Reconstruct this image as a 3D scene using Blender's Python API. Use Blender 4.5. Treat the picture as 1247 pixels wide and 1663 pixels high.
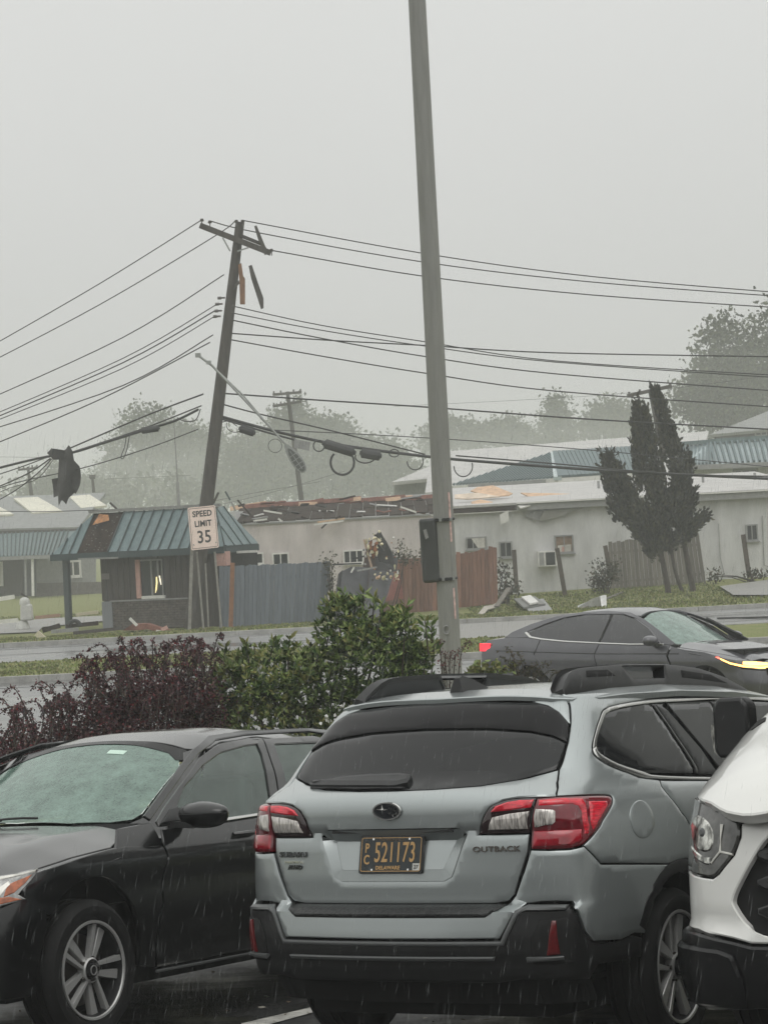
import bpy, bmesh, math, random
import numpy as np
from mathutils import Vector, Matrix
from mathutils.geometry import delaunay_2d_cdt
sc = bpy.context.scene
for o in list(bpy.data.objects): bpy.data.objects.remove(o)
C = sc.collection
rng = random.Random(7); nr = np.random.default_rng(7)
R = math.radians
# ------------------------------------------------------------------ camera
F_PX, CX, CY, ROLL, CAMZ = 4000.0, 623.5, 831.5, R(3.0), 3.0
CR = np.array([math.cos(ROLL), 0, -math.sin(ROLL)]); CU = np.array([math.sin(ROLL), 0, math.cos(ROLL)])
cam_d = bpy.data.cameras.new('camera'); cam = bpy.data.objects.new('camera', cam_d); C.objects.link(cam)
cam_d.sensor_fit = 'VERTICAL'; cam_d.sensor_height = 24.0; cam_d.lens = 24.0 * F_PX / 1663.0
cam_d.clip_start = 0.1; cam_d.clip_end = 3000
cam.matrix_world = Matrix(((CR[0], CU[0], 0, 0), (CR[1], CU[1], -1, 0), (CR[2], CU[2], 0, CAMZ), (0, 0, 0, 1)))
sc.camera = cam
# ------------------------------------------------------------------ sky, sun, exposure
HAZE = 0.0019
SUN_EL, SUN_AZ = R(58), R(150)
w = bpy.data.worlds.new('World'); sc.world = w; w.use_nodes = True
nt = w.node_tree; nt.nodes.clear()
def N(t, **kw):
    n = nt.nodes.new(t)
    for k, v in kw.items(): setattr(n, k, v)
    return n
out = N('ShaderNodeOutputWorld'); bg = N('ShaderNodeBackground'); bg.inputs[1].default_value = 0.12
sky = N('ShaderNodeTexSky', sky_type='NISHITA', sun_disc=False, sun_elevation=SUN_EL, sun_rotation=SUN_AZ, air_density=1.0, dust_density=4.0)
hs = N('ShaderNodeHueSaturation'); hs.inputs['Saturation'].default_value = 0.06; nt.links.new(sky.outputs[0], hs.inputs['Color'])
tc = N('ShaderNodeTexCoord'); sp = N('ShaderNodeSeparateXYZ'); nt.links.new(tc.outputs['Generated'], sp.inputs[0])
mr = N('ShaderNodeMapRange'); mr.inputs[1].default_value = 0.0; mr.inputs[2].default_value = 1.0; mr.inputs[3].default_value = 5.2; mr.inputs[4].default_value = 11.6
nt.links.new(sp.outputs[2], mr.inputs[0])
nz = N('ShaderNodeTexNoise'); nz.inputs['Scale'].default_value = 3.2; nz.inputs['Detail'].default_value = 5; nt.links.new(tc.outputs['Generated'], nz.inputs['Vector'])
mr2 = N('ShaderNodeMapRange'); mr2.inputs[3].default_value = 0.94; mr2.inputs[4].default_value = 1.06; nt.links.new(nz.outputs[0], mr2.inputs[0])
mul = N('ShaderNodeMath', operation='MULTIPLY'); nt.links.new(mr.outputs[0], mul.inputs[0]); nt.links.new(mr2.outputs[0], mul.inputs[1])
cl = N('ShaderNodeVectorMath', operation='SCALE'); cl.inputs[0].default_value = (0.99, 1.0, 0.975); nt.links.new(mul.outputs[0], cl.inputs['Scale'])
mx = N('ShaderNodeMixRGB'); mx.inputs[0].default_value = 0.86
nt.links.new(hs.outputs[0], mx.inputs[1]); nt.links.new(cl.outputs[0], mx.inputs[2])
nt.links.new(mx.outputs[0], bg.inputs[0]); nt.links.new(bg.outputs[0], out.inputs[0])
sl = bpy.data.lights.new('sun', 'SUN'); sl.energy = 0.5; sl.angle = R(40); sl.color = (1, 0.98, 0.95)
so = bpy.data.objects.new('sun', sl); C.objects.link(so); so.location = (0, 0, 40)
dsun = Vector((math.sin(SUN_AZ) * math.cos(SUN_EL), math.cos(SUN_AZ) * math.cos(SUN_EL), math.sin(SUN_EL)))
so.rotation_euler = dsun.to_track_quat('Z', 'Y').to_euler()
sc.view_settings.view_transform = 'Standard'; sc.view_settings.look = 'None'; sc.view_settings.exposure = 0; sc.view_settings.gamma = 1
sc.view_settings.use_curve_mapping = False
sc.render.engine = 'CYCLES'
sc.cycles.max_bounces = 8; sc.cycles.transparent_max_bounces = 16; sc.cycles.volume_bounces = 2; sc.cycles.use_denoising = True
# ------------------------------------------------------------------ helpers
def at(px, py, d):
    """world point that the photograph's pixel (px, py) shows at distance d"""
    p = CR * ((px - CX) / F_PX * d) + CU * ((CY - py) / F_PX * d) + np.array([0, d, CAMZ])
    return Vector(p)
def gz(px, py, z=0.0):
    """ground point (height z) seen at a pixel"""
    a = CR * ((px - CX) / F_PX) + CU * ((CY - py) / F_PX) + np.array([0, 1.0, 0])
    t = (z - CAMZ) / a[2]
    return Vector(a * t + np.array([0, 0, CAMZ]))
def lin(r, g, b):
    f = lambda c: (c / 255 / 12.92) if c / 255 <= 0.04045 else ((c / 255 + 0.055) / 1.055) ** 2.4
    return (f(r), f(g), f(b))
MATS = {}
def mat(name, col, rough=0.6, metal=0.0, var=0.0, scale=6.0, bump=0.0, bscale=40.0, coat=0.0, col2=None, spec=0.5, emit=None, es=0.0, stretch=None, rvar=0.0, detail=5.0, c_rough=0.06, lo=0.35, hi=0.65):
    if name in MATS: return MATS[name]
    m = bpy.data.materials.new(name); m.use_nodes = True; t = m.node_tree; b = t.nodes['Principled BSDF']
    b.inputs['Base Color'].default_value = (*col, 1); b.inputs['Roughness'].default_value = rough; b.inputs['Metallic'].default_value = metal
    b.inputs['Specular IOR Level'].default_value = spec
    if coat: b.inputs['Coat Weight'].default_value = coat; b.inputs['Coat Roughness'].default_value = c_rough
    if emit: b.inputs['Emission Color'].default_value = (*emit, 1); b.inputs['Emission Strength'].default_value = es
    src = t.nodes.new('ShaderNodeTexCoord').outputs['Object']
    if stretch:
        mp = t.nodes.new('ShaderNodeMapping'); mp.inputs['Scale'].default_value = stretch; t.links.new(src, mp.inputs[0]); src = mp.outputs[0]
    if var or col2 or rvar:
        n = t.nodes.new('ShaderNodeTexNoise'); n.inputs['Scale'].default_value = scale; n.inputs['Detail'].default_value = detail; n.inputs['Roughness'].default_value = 0.62
        t.links.new(src, n.inputs['Vector'])
        r = t.nodes.new('ShaderNodeMapRange'); r.inputs[1].default_value = lo; r.inputs[2].default_value = hi; t.links.new(n.outputs[0], r.inputs[0])
        if var or col2:
            x = t.nodes.new('ShaderNodeMixRGB'); c2 = col2 or tuple(c * (1 + var) for c in col); c1 = col if col2 else tuple(c * (1 - var) for c in col)
            x.inputs[1].default_value = (*c1, 1); x.inputs[2].default_value = (*c2, 1)
            t.links.new(r.outputs[0], x.inputs[0]); t.links.new(x.outputs[0], b.inputs['Base Color'])
        if rvar:
            q = t.nodes.new('ShaderNodeMapRange'); q.inputs[1].default_value = lo; q.inputs[2].default_value = hi; q.inputs[3].default_value = max(0.02, rough - rvar); q.inputs[4].default_value = min(1, rough + rvar)
            t.links.new(n.outputs[0], q.inputs[0]); t.links.new(q.outputs[0], b.inputs['Roughness'])
    if bump:
        n2 = t.nodes.new('ShaderNodeTexNoise'); n2.inputs['Scale'].default_value = bscale; n2.inputs['Detail'].default_value = 3; t.links.new(src, n2.inputs['Vector'])
        bp = t.nodes.new('ShaderNodeBump'); bp.inputs['Strength'].default_value = bump; bp.inputs['Distance'].default_value = 0.01
        t.links.new(n2.outputs[0], bp.inputs['Height']); t.links.new(bp.outputs[0], b.inputs['Normal'])
        if coat: t.links.new(bp.outputs[0], b.inputs['Coat Normal'])
    MATS[name] = m
    return m
def glass(name, tint, film, film_amt, rough=0.03):
    """car or window glass: tinted see-through pane, mirror-like skin, a thin wet film"""
    if name in MATS: return MATS[name]
    m = bpy.data.materials.new(name); m.use_nodes = True; t = m.node_tree; t.nodes.clear()
    o = t.nodes.new('ShaderNodeOutputMaterial'); tr = t.nodes.new('ShaderNodeBsdfTransparent'); tr.inputs[0].default_value = (*tint, 1)
    g = t.nodes.new('ShaderNodeBsdfGlossy'); g.inputs['Roughness'].default_value = rough; g.inputs[0].default_value = (0.95, 1, 0.97, 1)
    d = t.nodes.new('ShaderNodeBsdfDiffuse'); d.inputs[0].default_value = (*film, 1)
    a = t.nodes.new('ShaderNodeMixShader'); b = t.nodes.new('ShaderNodeMixShader'); fr = t.nodes.new('ShaderNodeFresnel'); fr.inputs[0].default_value = 1.5
    n = t.nodes.new('ShaderNodeTexNoise'); n.inputs['Scale'].default_value = 9; n.inputs['Detail'].default_value = 8; n.inputs['Roughness'].default_value = 0.7
    t.links.new(t.nodes.new('ShaderNodeTexCoord').outputs['Object'], n.inputs['Vector'])
    r = t.nodes.new('ShaderNodeMapRange'); r.inputs[1].default_value = 0.3; r.inputs[2].default_value = 0.7; r.inputs[3].default_value = film_amt * 0.6; r.inputs[4].default_value = film_amt * 1.4
    nf = t.nodes.new('ShaderNodeTexNoise'); nf.inputs['Scale'].default_value = 95; nf.inputs['Detail'].default_value = 2; ad = t.nodes.new('ShaderNodeMath'); ad.operation = 'MULTIPLY_ADD'; ad.inputs[1].default_value = 0.55; t.links.new(nf.outputs[0], ad.inputs[0]); sb = t.nodes.new('ShaderNodeMath'); sb.operation = 'SUBTRACT'; sb.inputs[1].default_value = 0.275; t.links.new(n.outputs[0], sb.inputs[0]); t.links.new(sb.outputs[0], ad.inputs[2])
    t.links.new(ad.outputs[0], r.inputs[0]); t.links.new(r.outputs[0], a.inputs[0])
    bp = t.nodes.new('ShaderNodeBump'); bp.inputs['Strength'].default_value = 0.12; bp.inputs['Distance'].default_value = 0.004
    n2 = t.nodes.new('ShaderNodeTexNoise'); n2.inputs['Scale'].default_value = 90; t.links.new(n2.outputs[0], bp.inputs['Height']); t.links.new(bp.outputs[0], g.inputs['Normal'])
    t.links.new(tr.outputs[0], a.inputs[1]); t.links.new(d.outputs[0], a.inputs[2])
    t.links.new(fr.outputs[0], b.inputs[0]); t.links.new(a.outputs[0], b.inputs[1]); t.links.new(g.outputs[0], b.inputs[2]); t.links.new(b.outputs[0], o.inputs[0])
    MATS[name] = m
    return m
def tag(o, label=None, cat=None, group=None, kind=None):
    if label: o['label'] = label
    if cat: o['category'] = cat
    if group: o['group'] = group
    if kind: o['kind'] = kind
    return o
def empty(name, loc=(0, 0, 0), label=None, cat=None, group=None, mw=None):
    o = bpy.data.objects.new(name, None); C.objects.link(o); o.location = loc; o.empty_display_size = 0.2
    if mw is not None: o.matrix_world = mw
    return tag(o, label, cat, group)
def link(name, me, parent=None, loc=None, rot=None):
    o = bpy.data.objects.new(name, me); C.objects.link(o)
    if parent is not None: o.parent = parent
    if loc is not None: o.location = loc
    if rot is not None: o.rotation_euler = rot
    return o
def copy_tree(o, parent=None):
    c = o.copy(); C.objects.link(c)
    if parent is not None: c.parent = parent
    for ch in list(o.children): copy_tree(ch, c)
    return c
class MB:
    """collects verts and faces of ONE object"""
    def __init__(s): s.v = []; s.f = []; s.m = []
    def add(s, v, f, mi=0):
        b = len(s.v); s.v += [tuple(p) for p in v]; s.f += [tuple(i + b for i in q) for q in f]; s.m += [mi] * len(f); return s
    def box(s, c, size, rot=None, mi=0, taper=None):
        x, y, z = (q / 2 for q in size)
        v = [Vector((a * x, b * y, d * z)) for d in (-1, 1) for b in (-1, 1) for a in (-1, 1)]
        if taper:
            for i in range(4, 8): v[i].x *= taper; v[i].y *= taper
        if rot is not None: v = [rot @ p for p in v]
        c = Vector(c)
        return s.add([p + c for p in v], [(0, 2, 3, 1), (4, 5, 7, 6), (0, 1, 5, 4), (2, 6, 7, 3), (0, 4, 6, 2), (1, 3, 7, 5)], mi)
    def beam(s, a, b, wd, ht, up=(0, 0, 1), mi=0):
        a, b = Vector(a), Vector(b); d = (b - a); L = d.length; d.normalize(); u = Vector(up); sd = d.cross(u)
        if sd.length < 1e-4: sd = d.cross(Vector((1, 0, 0)))
        sd.normalize(); u = sd.cross(d)
        m = Matrix((d, sd, u)).transposed()
        return s.box((a + b) / 2, (L, wd, ht), m, mi)
    def tube(s, path, rad, n=8, mi=0, cap=True):
        P = [Vector(p) for p in path]; k = len(P); rad = rad if isinstance(rad, (list, tuple)) else [rad] * k
        v = []; f = []; ref = None
        for i in range(k):
            t = (P[min(i + 1, k - 1)] - P[max(i - 1, 0)]).normalized()
            if ref is None: ref = t.cross(Vector((0, 0, 1)) if abs(t.z) < 0.9 else Vector((1, 0, 0))).normalized()
            x = (ref - t * ref.dot(t)).normalized(); y = t.cross(x); ref = x
            for j in range(n):
                a = 2 * math.pi * j / n; v.append(P[i] + (x * math.cos(a) + y * math.sin(a)) * rad[i])
        for i in range(k - 1):
            for j in range(n): f.append((i * n + j, i * n + (j + 1) % n, (i + 1) * n + (j + 1) % n, (i + 1) * n + j))
        if cap: f.append(tuple(range(n - 1, -1, -1))); f.append(tuple(range((k - 1) * n, k * n)))
        return s.add(v, f, mi)
    def prism(s, poly, axis_fn, d0, d1, mi=0):
        """poly of 2D points, axis_fn(u, v, d) -> 3D"""
        n = len(poly); v = [axis_fn(u, q, d0) for u, q in poly] + [axis_fn(u, q, d1) for u, q in poly]
        f = [tuple(range(n - 1, -1, -1)), tuple(range(n, 2 * n))] + [(i, (i + 1) % n, n + (i + 1) % n, n + i) for i in range(n)]
        return s.add(v, f, mi)
    def lathe(s, prof, fn, n=32, mi=0):
        """prof [(radius, axial)], fn(x, y, axial) -> 3D"""
        k = len(prof); v = []; f = []
        for r_, a_ in prof:
            for j in range(n):
                t = 2 * math.pi * j / n; v.append(fn(r_ * math.cos(t), r_ * math.sin(t), a_))
        for i in range(k - 1):
            for j in range(n): f.append((i * n + j, i * n + (j + 1) % n, (i + 1) * n + (j + 1) % n, (i + 1) * n + j))
        return s.add(v, f, mi)
    def mesh(s, name, mats, smooth=None):
        me = bpy.data.meshes.new(name); me.from_pydata(s.v, [], s.f)
        for m in (mats if isinstance(mats, (list, tuple)) else [mats]): me.materials.append(m)
        if any(s.m): me.polygons.foreach_set('material_index', s.m)
        if smooth is not None:
            me.polygons.foreach_set('use_smooth', [True] * len(me.polygons)); me.set_sharp_from_angle(angle=R(smooth))
        me.validate(); me.update(); return me
    def build(s, name, mats, parent=None, smooth=None, loc=None, rot=None):
        return link(name, s.mesh(name, mats, smooth), parent, loc, rot)
def densify(poly, h):
    o = []
    for i, a in enumerate(poly):
        b = poly[(i + 1) % len(poly)]; n = max(1, int(math.ceil(math.hypot(b[0] - a[0], b[1] - a[1]) / h)))
        o += [(a[0] + (b[0] - a[0]) * t / n, a[1] + (b[1] - a[1]) * t / n) for t in range(n)]
    return o
def smooth_poly(poly, it=2):
    for _ in range(it):
        o = []
        for i, a in enumerate(poly):
            b = poly[(i + 1) % len(poly)]; o += [(a[0] * .75 + b[0] * .25, a[1] * .75 + b[1] * .25), (a[0] * .25 + b[0] * .75, a[1] * .25 + b[1] * .75)]
        poly = o
    return poly
def cr(seq, n=4):
    """smooth open curve through 2D points"""
    o = []
    for i in range(len(seq) - 1):
        p0, p1, p2, p3 = (np.array(seq[max(0, min(len(seq) - 1, j))]) for j in (i - 1, i, i + 1, i + 2))
        for k in range(n):
            t = k / n; q = .5 * (2 * p1 + (p2 - p0) * t + (2 * p0 - 5 * p1 + 4 * p2 - p3) * t * t + (3 * p1 - p0 - 3 * p2 + p3) * t ** 3); o.append((float(q[0]), float(q[1])))
    return o + [tuple(seq[-1])]
def area2(p): return sum(p[i][0] * p[(i + 1) % len(p)][1] - p[(i + 1) % len(p)][0] * p[i][1] for i in range(len(p))) / 2
def inset(poly, b):
    n = len(poly); o = []
    for i in range(n):
        p, q, r_ = poly[i - 1], poly[i], poly[(i + 1) % n]
        a = Vector((q[0] - p[0], q[1] - p[1])); c = Vector((r_[0] - q[0], r_[1] - q[1]))
        if a.length < 1e-9 or c.length < 1e-9: o.append(q); continue
        na = Vector((-a.y, a.x)).normalized(); nc = Vector((-c.y, c.x)).normalized(); m = na + nc
        if m.length < 0.3: o.append(q); continue
        m.normalize(); k = b / max(0.5, m.dot(na)); o.append((q[0] + m.x * k, q[1] + m.y * k))
    return o
def patch(mb, poly, fn, h=0.03, lift=0.0, depth=0.012, bev=0.004, holes=(), mi=0, inner=(2.4, 0, 0.8), flat_edge=False, drop=0.7):
    """a panel: polygon in surface coordinates laid on surface fn, with rolled edges and a skirt. Y of fn is to the right; stored as -Y."""
    if area2(poly) < 0: poly = poly[::-1]
    poly = densify(poly, h); n = len(poly); ins = inset(poly, bev)
    hs_ = []
    for q in holes:
        if area2(q) > 0: q = q[::-1]
        hs_.append(densify(q, h))
    pts = list(ins); loops = [list(range(n))]; hin = []
    for q in hs_:
        qi = inset(q, bev); b = len(pts); pts += qi; loops.append(list(range(b, b + len(q)))); hin.append(b)
    us = [p[0] for p in ins]; vs = [p[1] for p in ins]
    edges = []
    for L in loops: edges += [(L[i], L[(i + 1) % len(L)]) for i in range(len(L))]
    gx = np.arange(min(us) + h * .5, max(us), h); gy = np.arange(min(vs) + h * .5, max(vs), h)
    A = np.array(ins); G = np.array([(x, y) for x in gx for y in gy]) if len(gx) and len(gy) else np.zeros((0, 2))
    if len(G):
        allb = np.array(pts); keep = np.ones(len(G), bool)
        for i in range(0, len(G), 400):
            dd = ((G[i:i + 400, None] - allb[None]) ** 2).sum(-1).min(1); keep[i:i + 400] = dd > (h * .5) ** 2
        G = G[keep]; pts += [tuple(g) for g in G]
    V, E, Fc = delaunay_2d_cdt([Vector(p) for p in pts], edges, [loops[0]] if not holes else loops, 2 if holes else 1, 1e-6)[:3]
    P2 = np.array([(p.x, p.y) for p in V]); e = 1e-3
    def ev(q, lf):
        P = fn(q[:, 0], q[:, 1]); du = fn(q[:, 0] + e, q[:, 1]) - P; dv = fn(q[:, 0], q[:, 1] + e) - P
        nn = np.cross(du, dv); nn /= np.linalg.norm(nn, axis=1)[:, None] + 1e-12
        sg = np.sign((nn * (P - np.array(inner))).sum(1)); sg[sg == 0] = 1
        nn *= sg[:, None]
        return (P + nn * lf) * np.array([1, -1, 1]), nn * np.array([1, -1, 1])
    used = sorted({i for f in Fc for i in f}); rm = {o: i for i, o in enumerate(used)}; P2 = P2[used]; Fc = [[rm[i] for i in f] for f in Fc]
    P3, n3 = ev(P2, lift)
    faces = []
    for f in Fc:
        a, b, c = P3[f[0]], P3[f[1]], P3[f[2]]
        faces.append(tuple(f) if np.dot(np.cross(b - a, c - a), n3[f[0]]) > 0 else tuple(f[::-1]))
    base = len(mb.v); mb.add([tuple(p) for p in P3], faces, mi)
    # rolled rim and skirt
    def rim(loop2, ins2):
        q = np.array(loop2); r1, nn = ev(q, lift - bev * drop); r2, _ = ev(q, lift - depth); i3, _ = ev(np.array(ins2), lift); k = len(q)
        v = [tuple(p) for p in i3] + [tuple(p) for p in r1] + [tuple(p) for p in r2]; f = []
        for i in range(k):
            j = (i + 1) % k
            for a_, b_ in ((0, k), (k, 2 * k)):
                qd = (a_ + i, b_ + i, b_ + j, a_ + j)
                p0, p1, p3 = (np.array(v[x]) for x in (qd[0], qd[1], qd[3])); g = np.cross(p1 - p0, p3 - p0)
                cn = np.array(loop2).mean(0)
                f.append(qd)
        mb.add(v, f, mi)
    rim(poly, ins)
    for q, b in zip(hs_, hin): rim(q, inset(q, bev))
    return mb
def fixn(me):
    bm = bmesh.new(); bm.from_mesh(me); bmesh.ops.remove_doubles(bm, verts=bm.verts, dist=2e-4); bmesh.ops.recalc_face_normals(bm, faces=bm.faces); bm.to_mesh(me); bm.free()
def panel(name, poly, fn, m, parent, h=0.03, lift=0.0, depth=0.012, bev=0.004, holes=(), inner=(2.4, 0, 0.8), mirror=False, ang=40, drop=0.7):
    mb = MB(); patch(mb, poly, fn, h, lift, depth, bev, holes, 0, inner, drop=drop)
    if mirror: patch(mb, [(-u, v) for u, v in poly], fn, h, lift, depth, bev, [[(-u, v) for u, v in q] for q in holes], 0, inner, drop=drop)
    me = mb.mesh(name, m); bm = bmesh.new(); bm.from_mesh(me); bmesh.ops.remove_doubles(bm, verts=bm.verts, dist=2e-4); bm.to_mesh(me); bm.free()
    me.polygons.foreach_set('use_smooth', [True] * len(me.polygons)); me.set_sharp_from_angle(angle=R(ang))
    return link(name, me, parent)
def text_mesh(txt, size, depth=0.0, bold=0.0, align='CENTER', sx=1.0, spacing=1.0):
    cu = bpy.data.curves.new('lettering', 'FONT'); cu.body = txt; cu.size = size; cu.extrude = depth; cu.offset = bold; cu.align_x = align; cu.align_y = 'CENTER'; cu.space_character = spacing; cu.resolution_u = 3
    o = bpy.data.objects.new('lettering', cu); C.objects.link(o); dg = bpy.context.evaluated_depsgraph_get(); me = bpy.data.meshes.new_from_object(o.evaluated_get(dg)); bpy.data.objects.remove(o); bpy.data.curves.remove(cu)
    if sx != 1.0:
        for v in me.vertices: v.co.x *= sx
    return me
def tab(*pts):
    a = np.array(pts, float); return lambda q: np.interp(q, a[:, 0], a[:, 1])
def make_wrap(xr, k, yw, r, tap, sgn=1.0, x0=0.0):
    """car body as a plan outline per height: (s, Z) -> X forward, Y right, Z up; s runs from the end's centre line round the corner and along the flank"""
    def W(s, Z):
        s = np.atleast_1d(np.asarray(s, float)); Z = np.atleast_1d(np.asarray(Z, float))
        a = np.abs(s); x_ = xr(Z); kk = k(Z); wd = yw(Z); rr = r(Z); yc = wd - .05
        for _ in range(6): xc = x_ + kk * yc ** 2; yc = wd - tap(xc)
        xc = x_ + kk * yc ** 2; X = 0; Y = 0
        for t in np.linspace(-1, 1, 13):
            q = a + t * rr; on = q < yc; xs = xc + (q - yc)
            X = X + np.where(on, x_ + kk * q * q, xs); Y = Y + np.where(on, q, wd - tap(xs))
        return np.stack([x0 + sgn * X / 13, np.where(s < 0, -Y, Y) / 13, Z * np.ones_like(X)], -1)
    def s_of(X, Z):
        X = np.asarray(X, float); Z = np.asarray(Z, float); x_ = xr(Z); kk = k(Z); wd = yw(Z); yc = wd - .05
        for _ in range(6): xc = x_ + kk * yc ** 2; yc = wd - tap(xc)
        return yc + (sgn * (X - x0) - (x_ + kk * yc ** 2))
    W.s_of = s_of
    return W
def cam_pose(pose):
    """rigid pose fitted in camera axes (yaw, pitch, roll, x, y, z) -> world matrix whose local axes are X forward, Y left, Z up"""
    a, b, c, tx, ty, tz = pose
    F = np.array([math.sin(a), 0, math.cos(a)]); Rt = np.array([math.cos(a), 0, -math.sin(a)]); U = np.array([0, 1.0, 0])
    F2 = F * math.cos(b) + U * math.sin(b); U2 = U * math.cos(b) - F * math.sin(b)
    R3 = Rt * math.cos(c) + U2 * math.sin(c); U3 = U2 * math.cos(c) - Rt * math.sin(c)
    tw = lambda v: CR * v[0] + CU * v[1] + np.array([0, 1, 0]) * v[2]
    f, l, u = tw(F2), -tw(R3), tw(U3); t = tw((tx, ty, tz)) + np.array([0, 0, CAMZ])
    return Matrix(((f[0], l[0], u[0], t[0]), (f[1], l[1], u[1], t[1]), (f[2], l[2], u[2], t[2]), (0, 0, 0, 1)))
def wheel(parent, X, Y, Z, Rt, rim, width, side, style, mt, steer=0.0, name='wheel'):
    """tyre + rim. side=+1 : outer face towards +local Y"""
    wo = empty(name, (X, Y, Z)); wo.parent = parent; wo.rotation_euler = (0, 0, steer)
    fn = lambda x, y, a: (x, a * side, y)
    hw = width / 2; m = MB()
    prof = [(rim + .0, -hw + .015), (rim + .02, -hw + .002), (Rt - .035, -hw), (Rt - .010, -hw + .022), (Rt, -hw + .045)]
    for g in np.linspace(-hw + .05, hw - .05, 4): prof += [(Rt, g - .006), (Rt - .008, g - .004), (Rt - .008, g + .004), (Rt, g + .006)]
    prof += [(Rt, hw - .045), (Rt - .010, hw - .022), (Rt - .035, hw), (rim + .045, hw + .002), (rim + .02, hw - .003), (rim + .006, hw - .012), (rim, hw - .02)]
    m.lathe(prof, fn, 48); t_ = m.build('tyre', mt['tyre'], wo, 30)
    m = MB(); m.lathe([(rim + .006, hw - .014), (rim + .004, hw - .004), (rim - .006, hw - .005), (rim - .010, hw - .012)], fn, 48, 0); m.lathe([(rim - .010, hw - .012), (rim - .018, hw - .03), (rim - .03, -hw + .03)], fn, 48, 1)
    m.lathe([(rim - .02, -.02), (.05, -.02), (.001, -.02)], fn, 40, 1)
    m.lathe([(.17, -.03), (.17, .0), (.05, .0), (.001, .0)], fn, 32, 2)
    o0 = hw - .028
    for k in range(style['n']):
        a0 = 2 * math.pi * k / style['n'] + style.get('ph', 0)
        for (wi, wo_, off_i, off_o, mi, zi, zo) in style['blades']:
            # blade: inner half-width, outer half-width, angular offsets (metres sideways)
            ri, ro = .045, rim - .006; ca, sa = math.cos(a0), math.sin(a0)
            pts = [(ri, off_i - wi), (ro * .55, (off_i + off_o) / 2 - (wi + wo_) / 2), (ro, off_o - wo_), (ro, off_o + wo_), (ro * .55, (off_i + off_o) / 2 + (wi + wo_) / 2), (ri, off_i + wi)]
            def put(d, bev=0.0):
                res = []
                for i, (r_, t) in enumerate(pts):
                    rr = math.hypot(r_, t); rr2 = min(rr, ro); sc_ = rr2 / rr; zz = zi + (zo - zi) * (r_ / ro)
                    tt = t * sc_; r2 = r_ * sc_
                    if bev: tc_ = (off_i + (off_o - off_i) * r_ / ro); tt = tc_ + (tt - tc_) * (1 - bev)
                    res.append(fn(r2 * ca - tt * sa, r2 * sa + tt * ca, o0 + zz + d))
                return res
            v = put(-.03) + put(-.004) + put(0, .12); n = 6; f = []
            for lv in (0, 1): f += [(lv * n + i, lv * n + (i + 1) % n, (lv + 1) * n + (i + 1) % n, (lv + 1) * n + i) for i in range(n)]
            f += [(12, 13, 16, 17), (13, 14, 15, 16)]
            m.add(v, f, mi)
    m.lathe([(.062, o0 - .03), (.060, o0 + .004), (.052, o0 + .010)], fn, 24, 0); 
    for k in range(5):
        a = 2 * math.pi * (k + .5) / 5; m.lathe([(.011, o0 - .02), (.011, o0 + .002), (.001, o0 + .004)], lambda x, y, q, a=a: fn(x + .057 * math.cos(a), y + .057 * math.sin(a), q), 8, 2)
    ro_ = m.build('rim', [mt['alloy'], mt['dark'], mt['disc']], wo, 30); fixn(ro_.data)
    m = MB(); m.lathe([(.036, o0 - .01), (.036, o0 + .012), (.028, o0 + .016), (.001, o0 + .016)], fn, 24); m.lathe([(.024, o0 + .0165), (.024, o0 + .020), (.019, o0 + .020), (.019, o0 + .0165)], fn, 20, 1)
    m.build('hub_cap', [mt['dark'], mt['alloy']], wo, 30)
    return wo
# ================================================================== ground, street, buildings
LOT_N = np.array([0.0145, 0.0926, 0.9956]); LOT_O = np.array([-0.1158, 10.3946, 0.6446])
def lot_z(x, y): return LOT_O[2] - (LOT_N[0] * (x - LOT_O[0]) + LOT_N[1] * (y - LOT_O[1])) / LOT_N[2]
def sstep(a, b, t): t = min(1, max(0, (t - a) / (b - a))); return t * t * (3 - 2 * t)
def ground_z(x, y):
    if y < 17.4: return lot_z(x, max(y, -9.0)) - .05
    if y < 18.2: return lot_z(x, y) * (1 - (y - 17.4) / .8) + .16
    if y < 30.6: return .14
    if y < 63.95: return -.08
    z = .10 - .23 * sstep(64, 72, y) * (1 - .75 * sstep(1, 13, x))
    if y > 76: z -= .65 * sstep(78, 130, y) * sstep(2, -14, x)
    return z
class Thing:
    """an Empty at a thing's base; part() takes world-space geometry and hangs it under the Empty"""
    def __init__(s, name, base, label, cat, group=None):
        s.base = Vector(base); s.o = empty(name, s.base, label, cat, group)
    def part(s, mb, name, m, parent=None, smooth=None, kind=None, label=None):
        for i, p in enumerate(mb.v): mb.v[i] = (p[0] - s.base.x, p[1] - s.base.y, p[2] - s.base.z)
        o = mb.build(name, m, parent or s.o, smooth)
        if kind: o['kind'] = kind
        if label: o['label'] = label
        return o
def single(mb, name, m, label, cat, group=None, smooth=None, kind=None, base=None):
    """a thing that is one mesh, origin at its base"""
    V = np.array(mb.v); b = Vector(base) if base is not None else Vector(((V[:, 0].min() + V[:, 0].max()) / 2, (V[:, 1].min() + V[:, 1].max()) / 2, V[:, 2].min()))
    mb.v = [(p[0] - b.x, p[1] - b.y, p[2] - b.z) for p in mb.v]
    return tag(mb.build(name, m, None, smooth, loc=b), label, cat, group, kind)
def slab(pts, d, th=.1, mi=0, mb=None):
    """outline given by sight lines, standing at distance d with thickness th behind it"""
    mb = mb or MB(); P = [at(x, y, d) for x, y in pts]; n = len(P)
    return mb.add([tuple(p) for p in P] + [(p.x, p.y + th, p.z) for p in P], [tuple(range(n)), tuple(range(2 * n - 1, n - 1, -1))] + [(i, n + i, n + (i + 1) % n, (i + 1) % n) for i in range(n)], mi)
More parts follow.
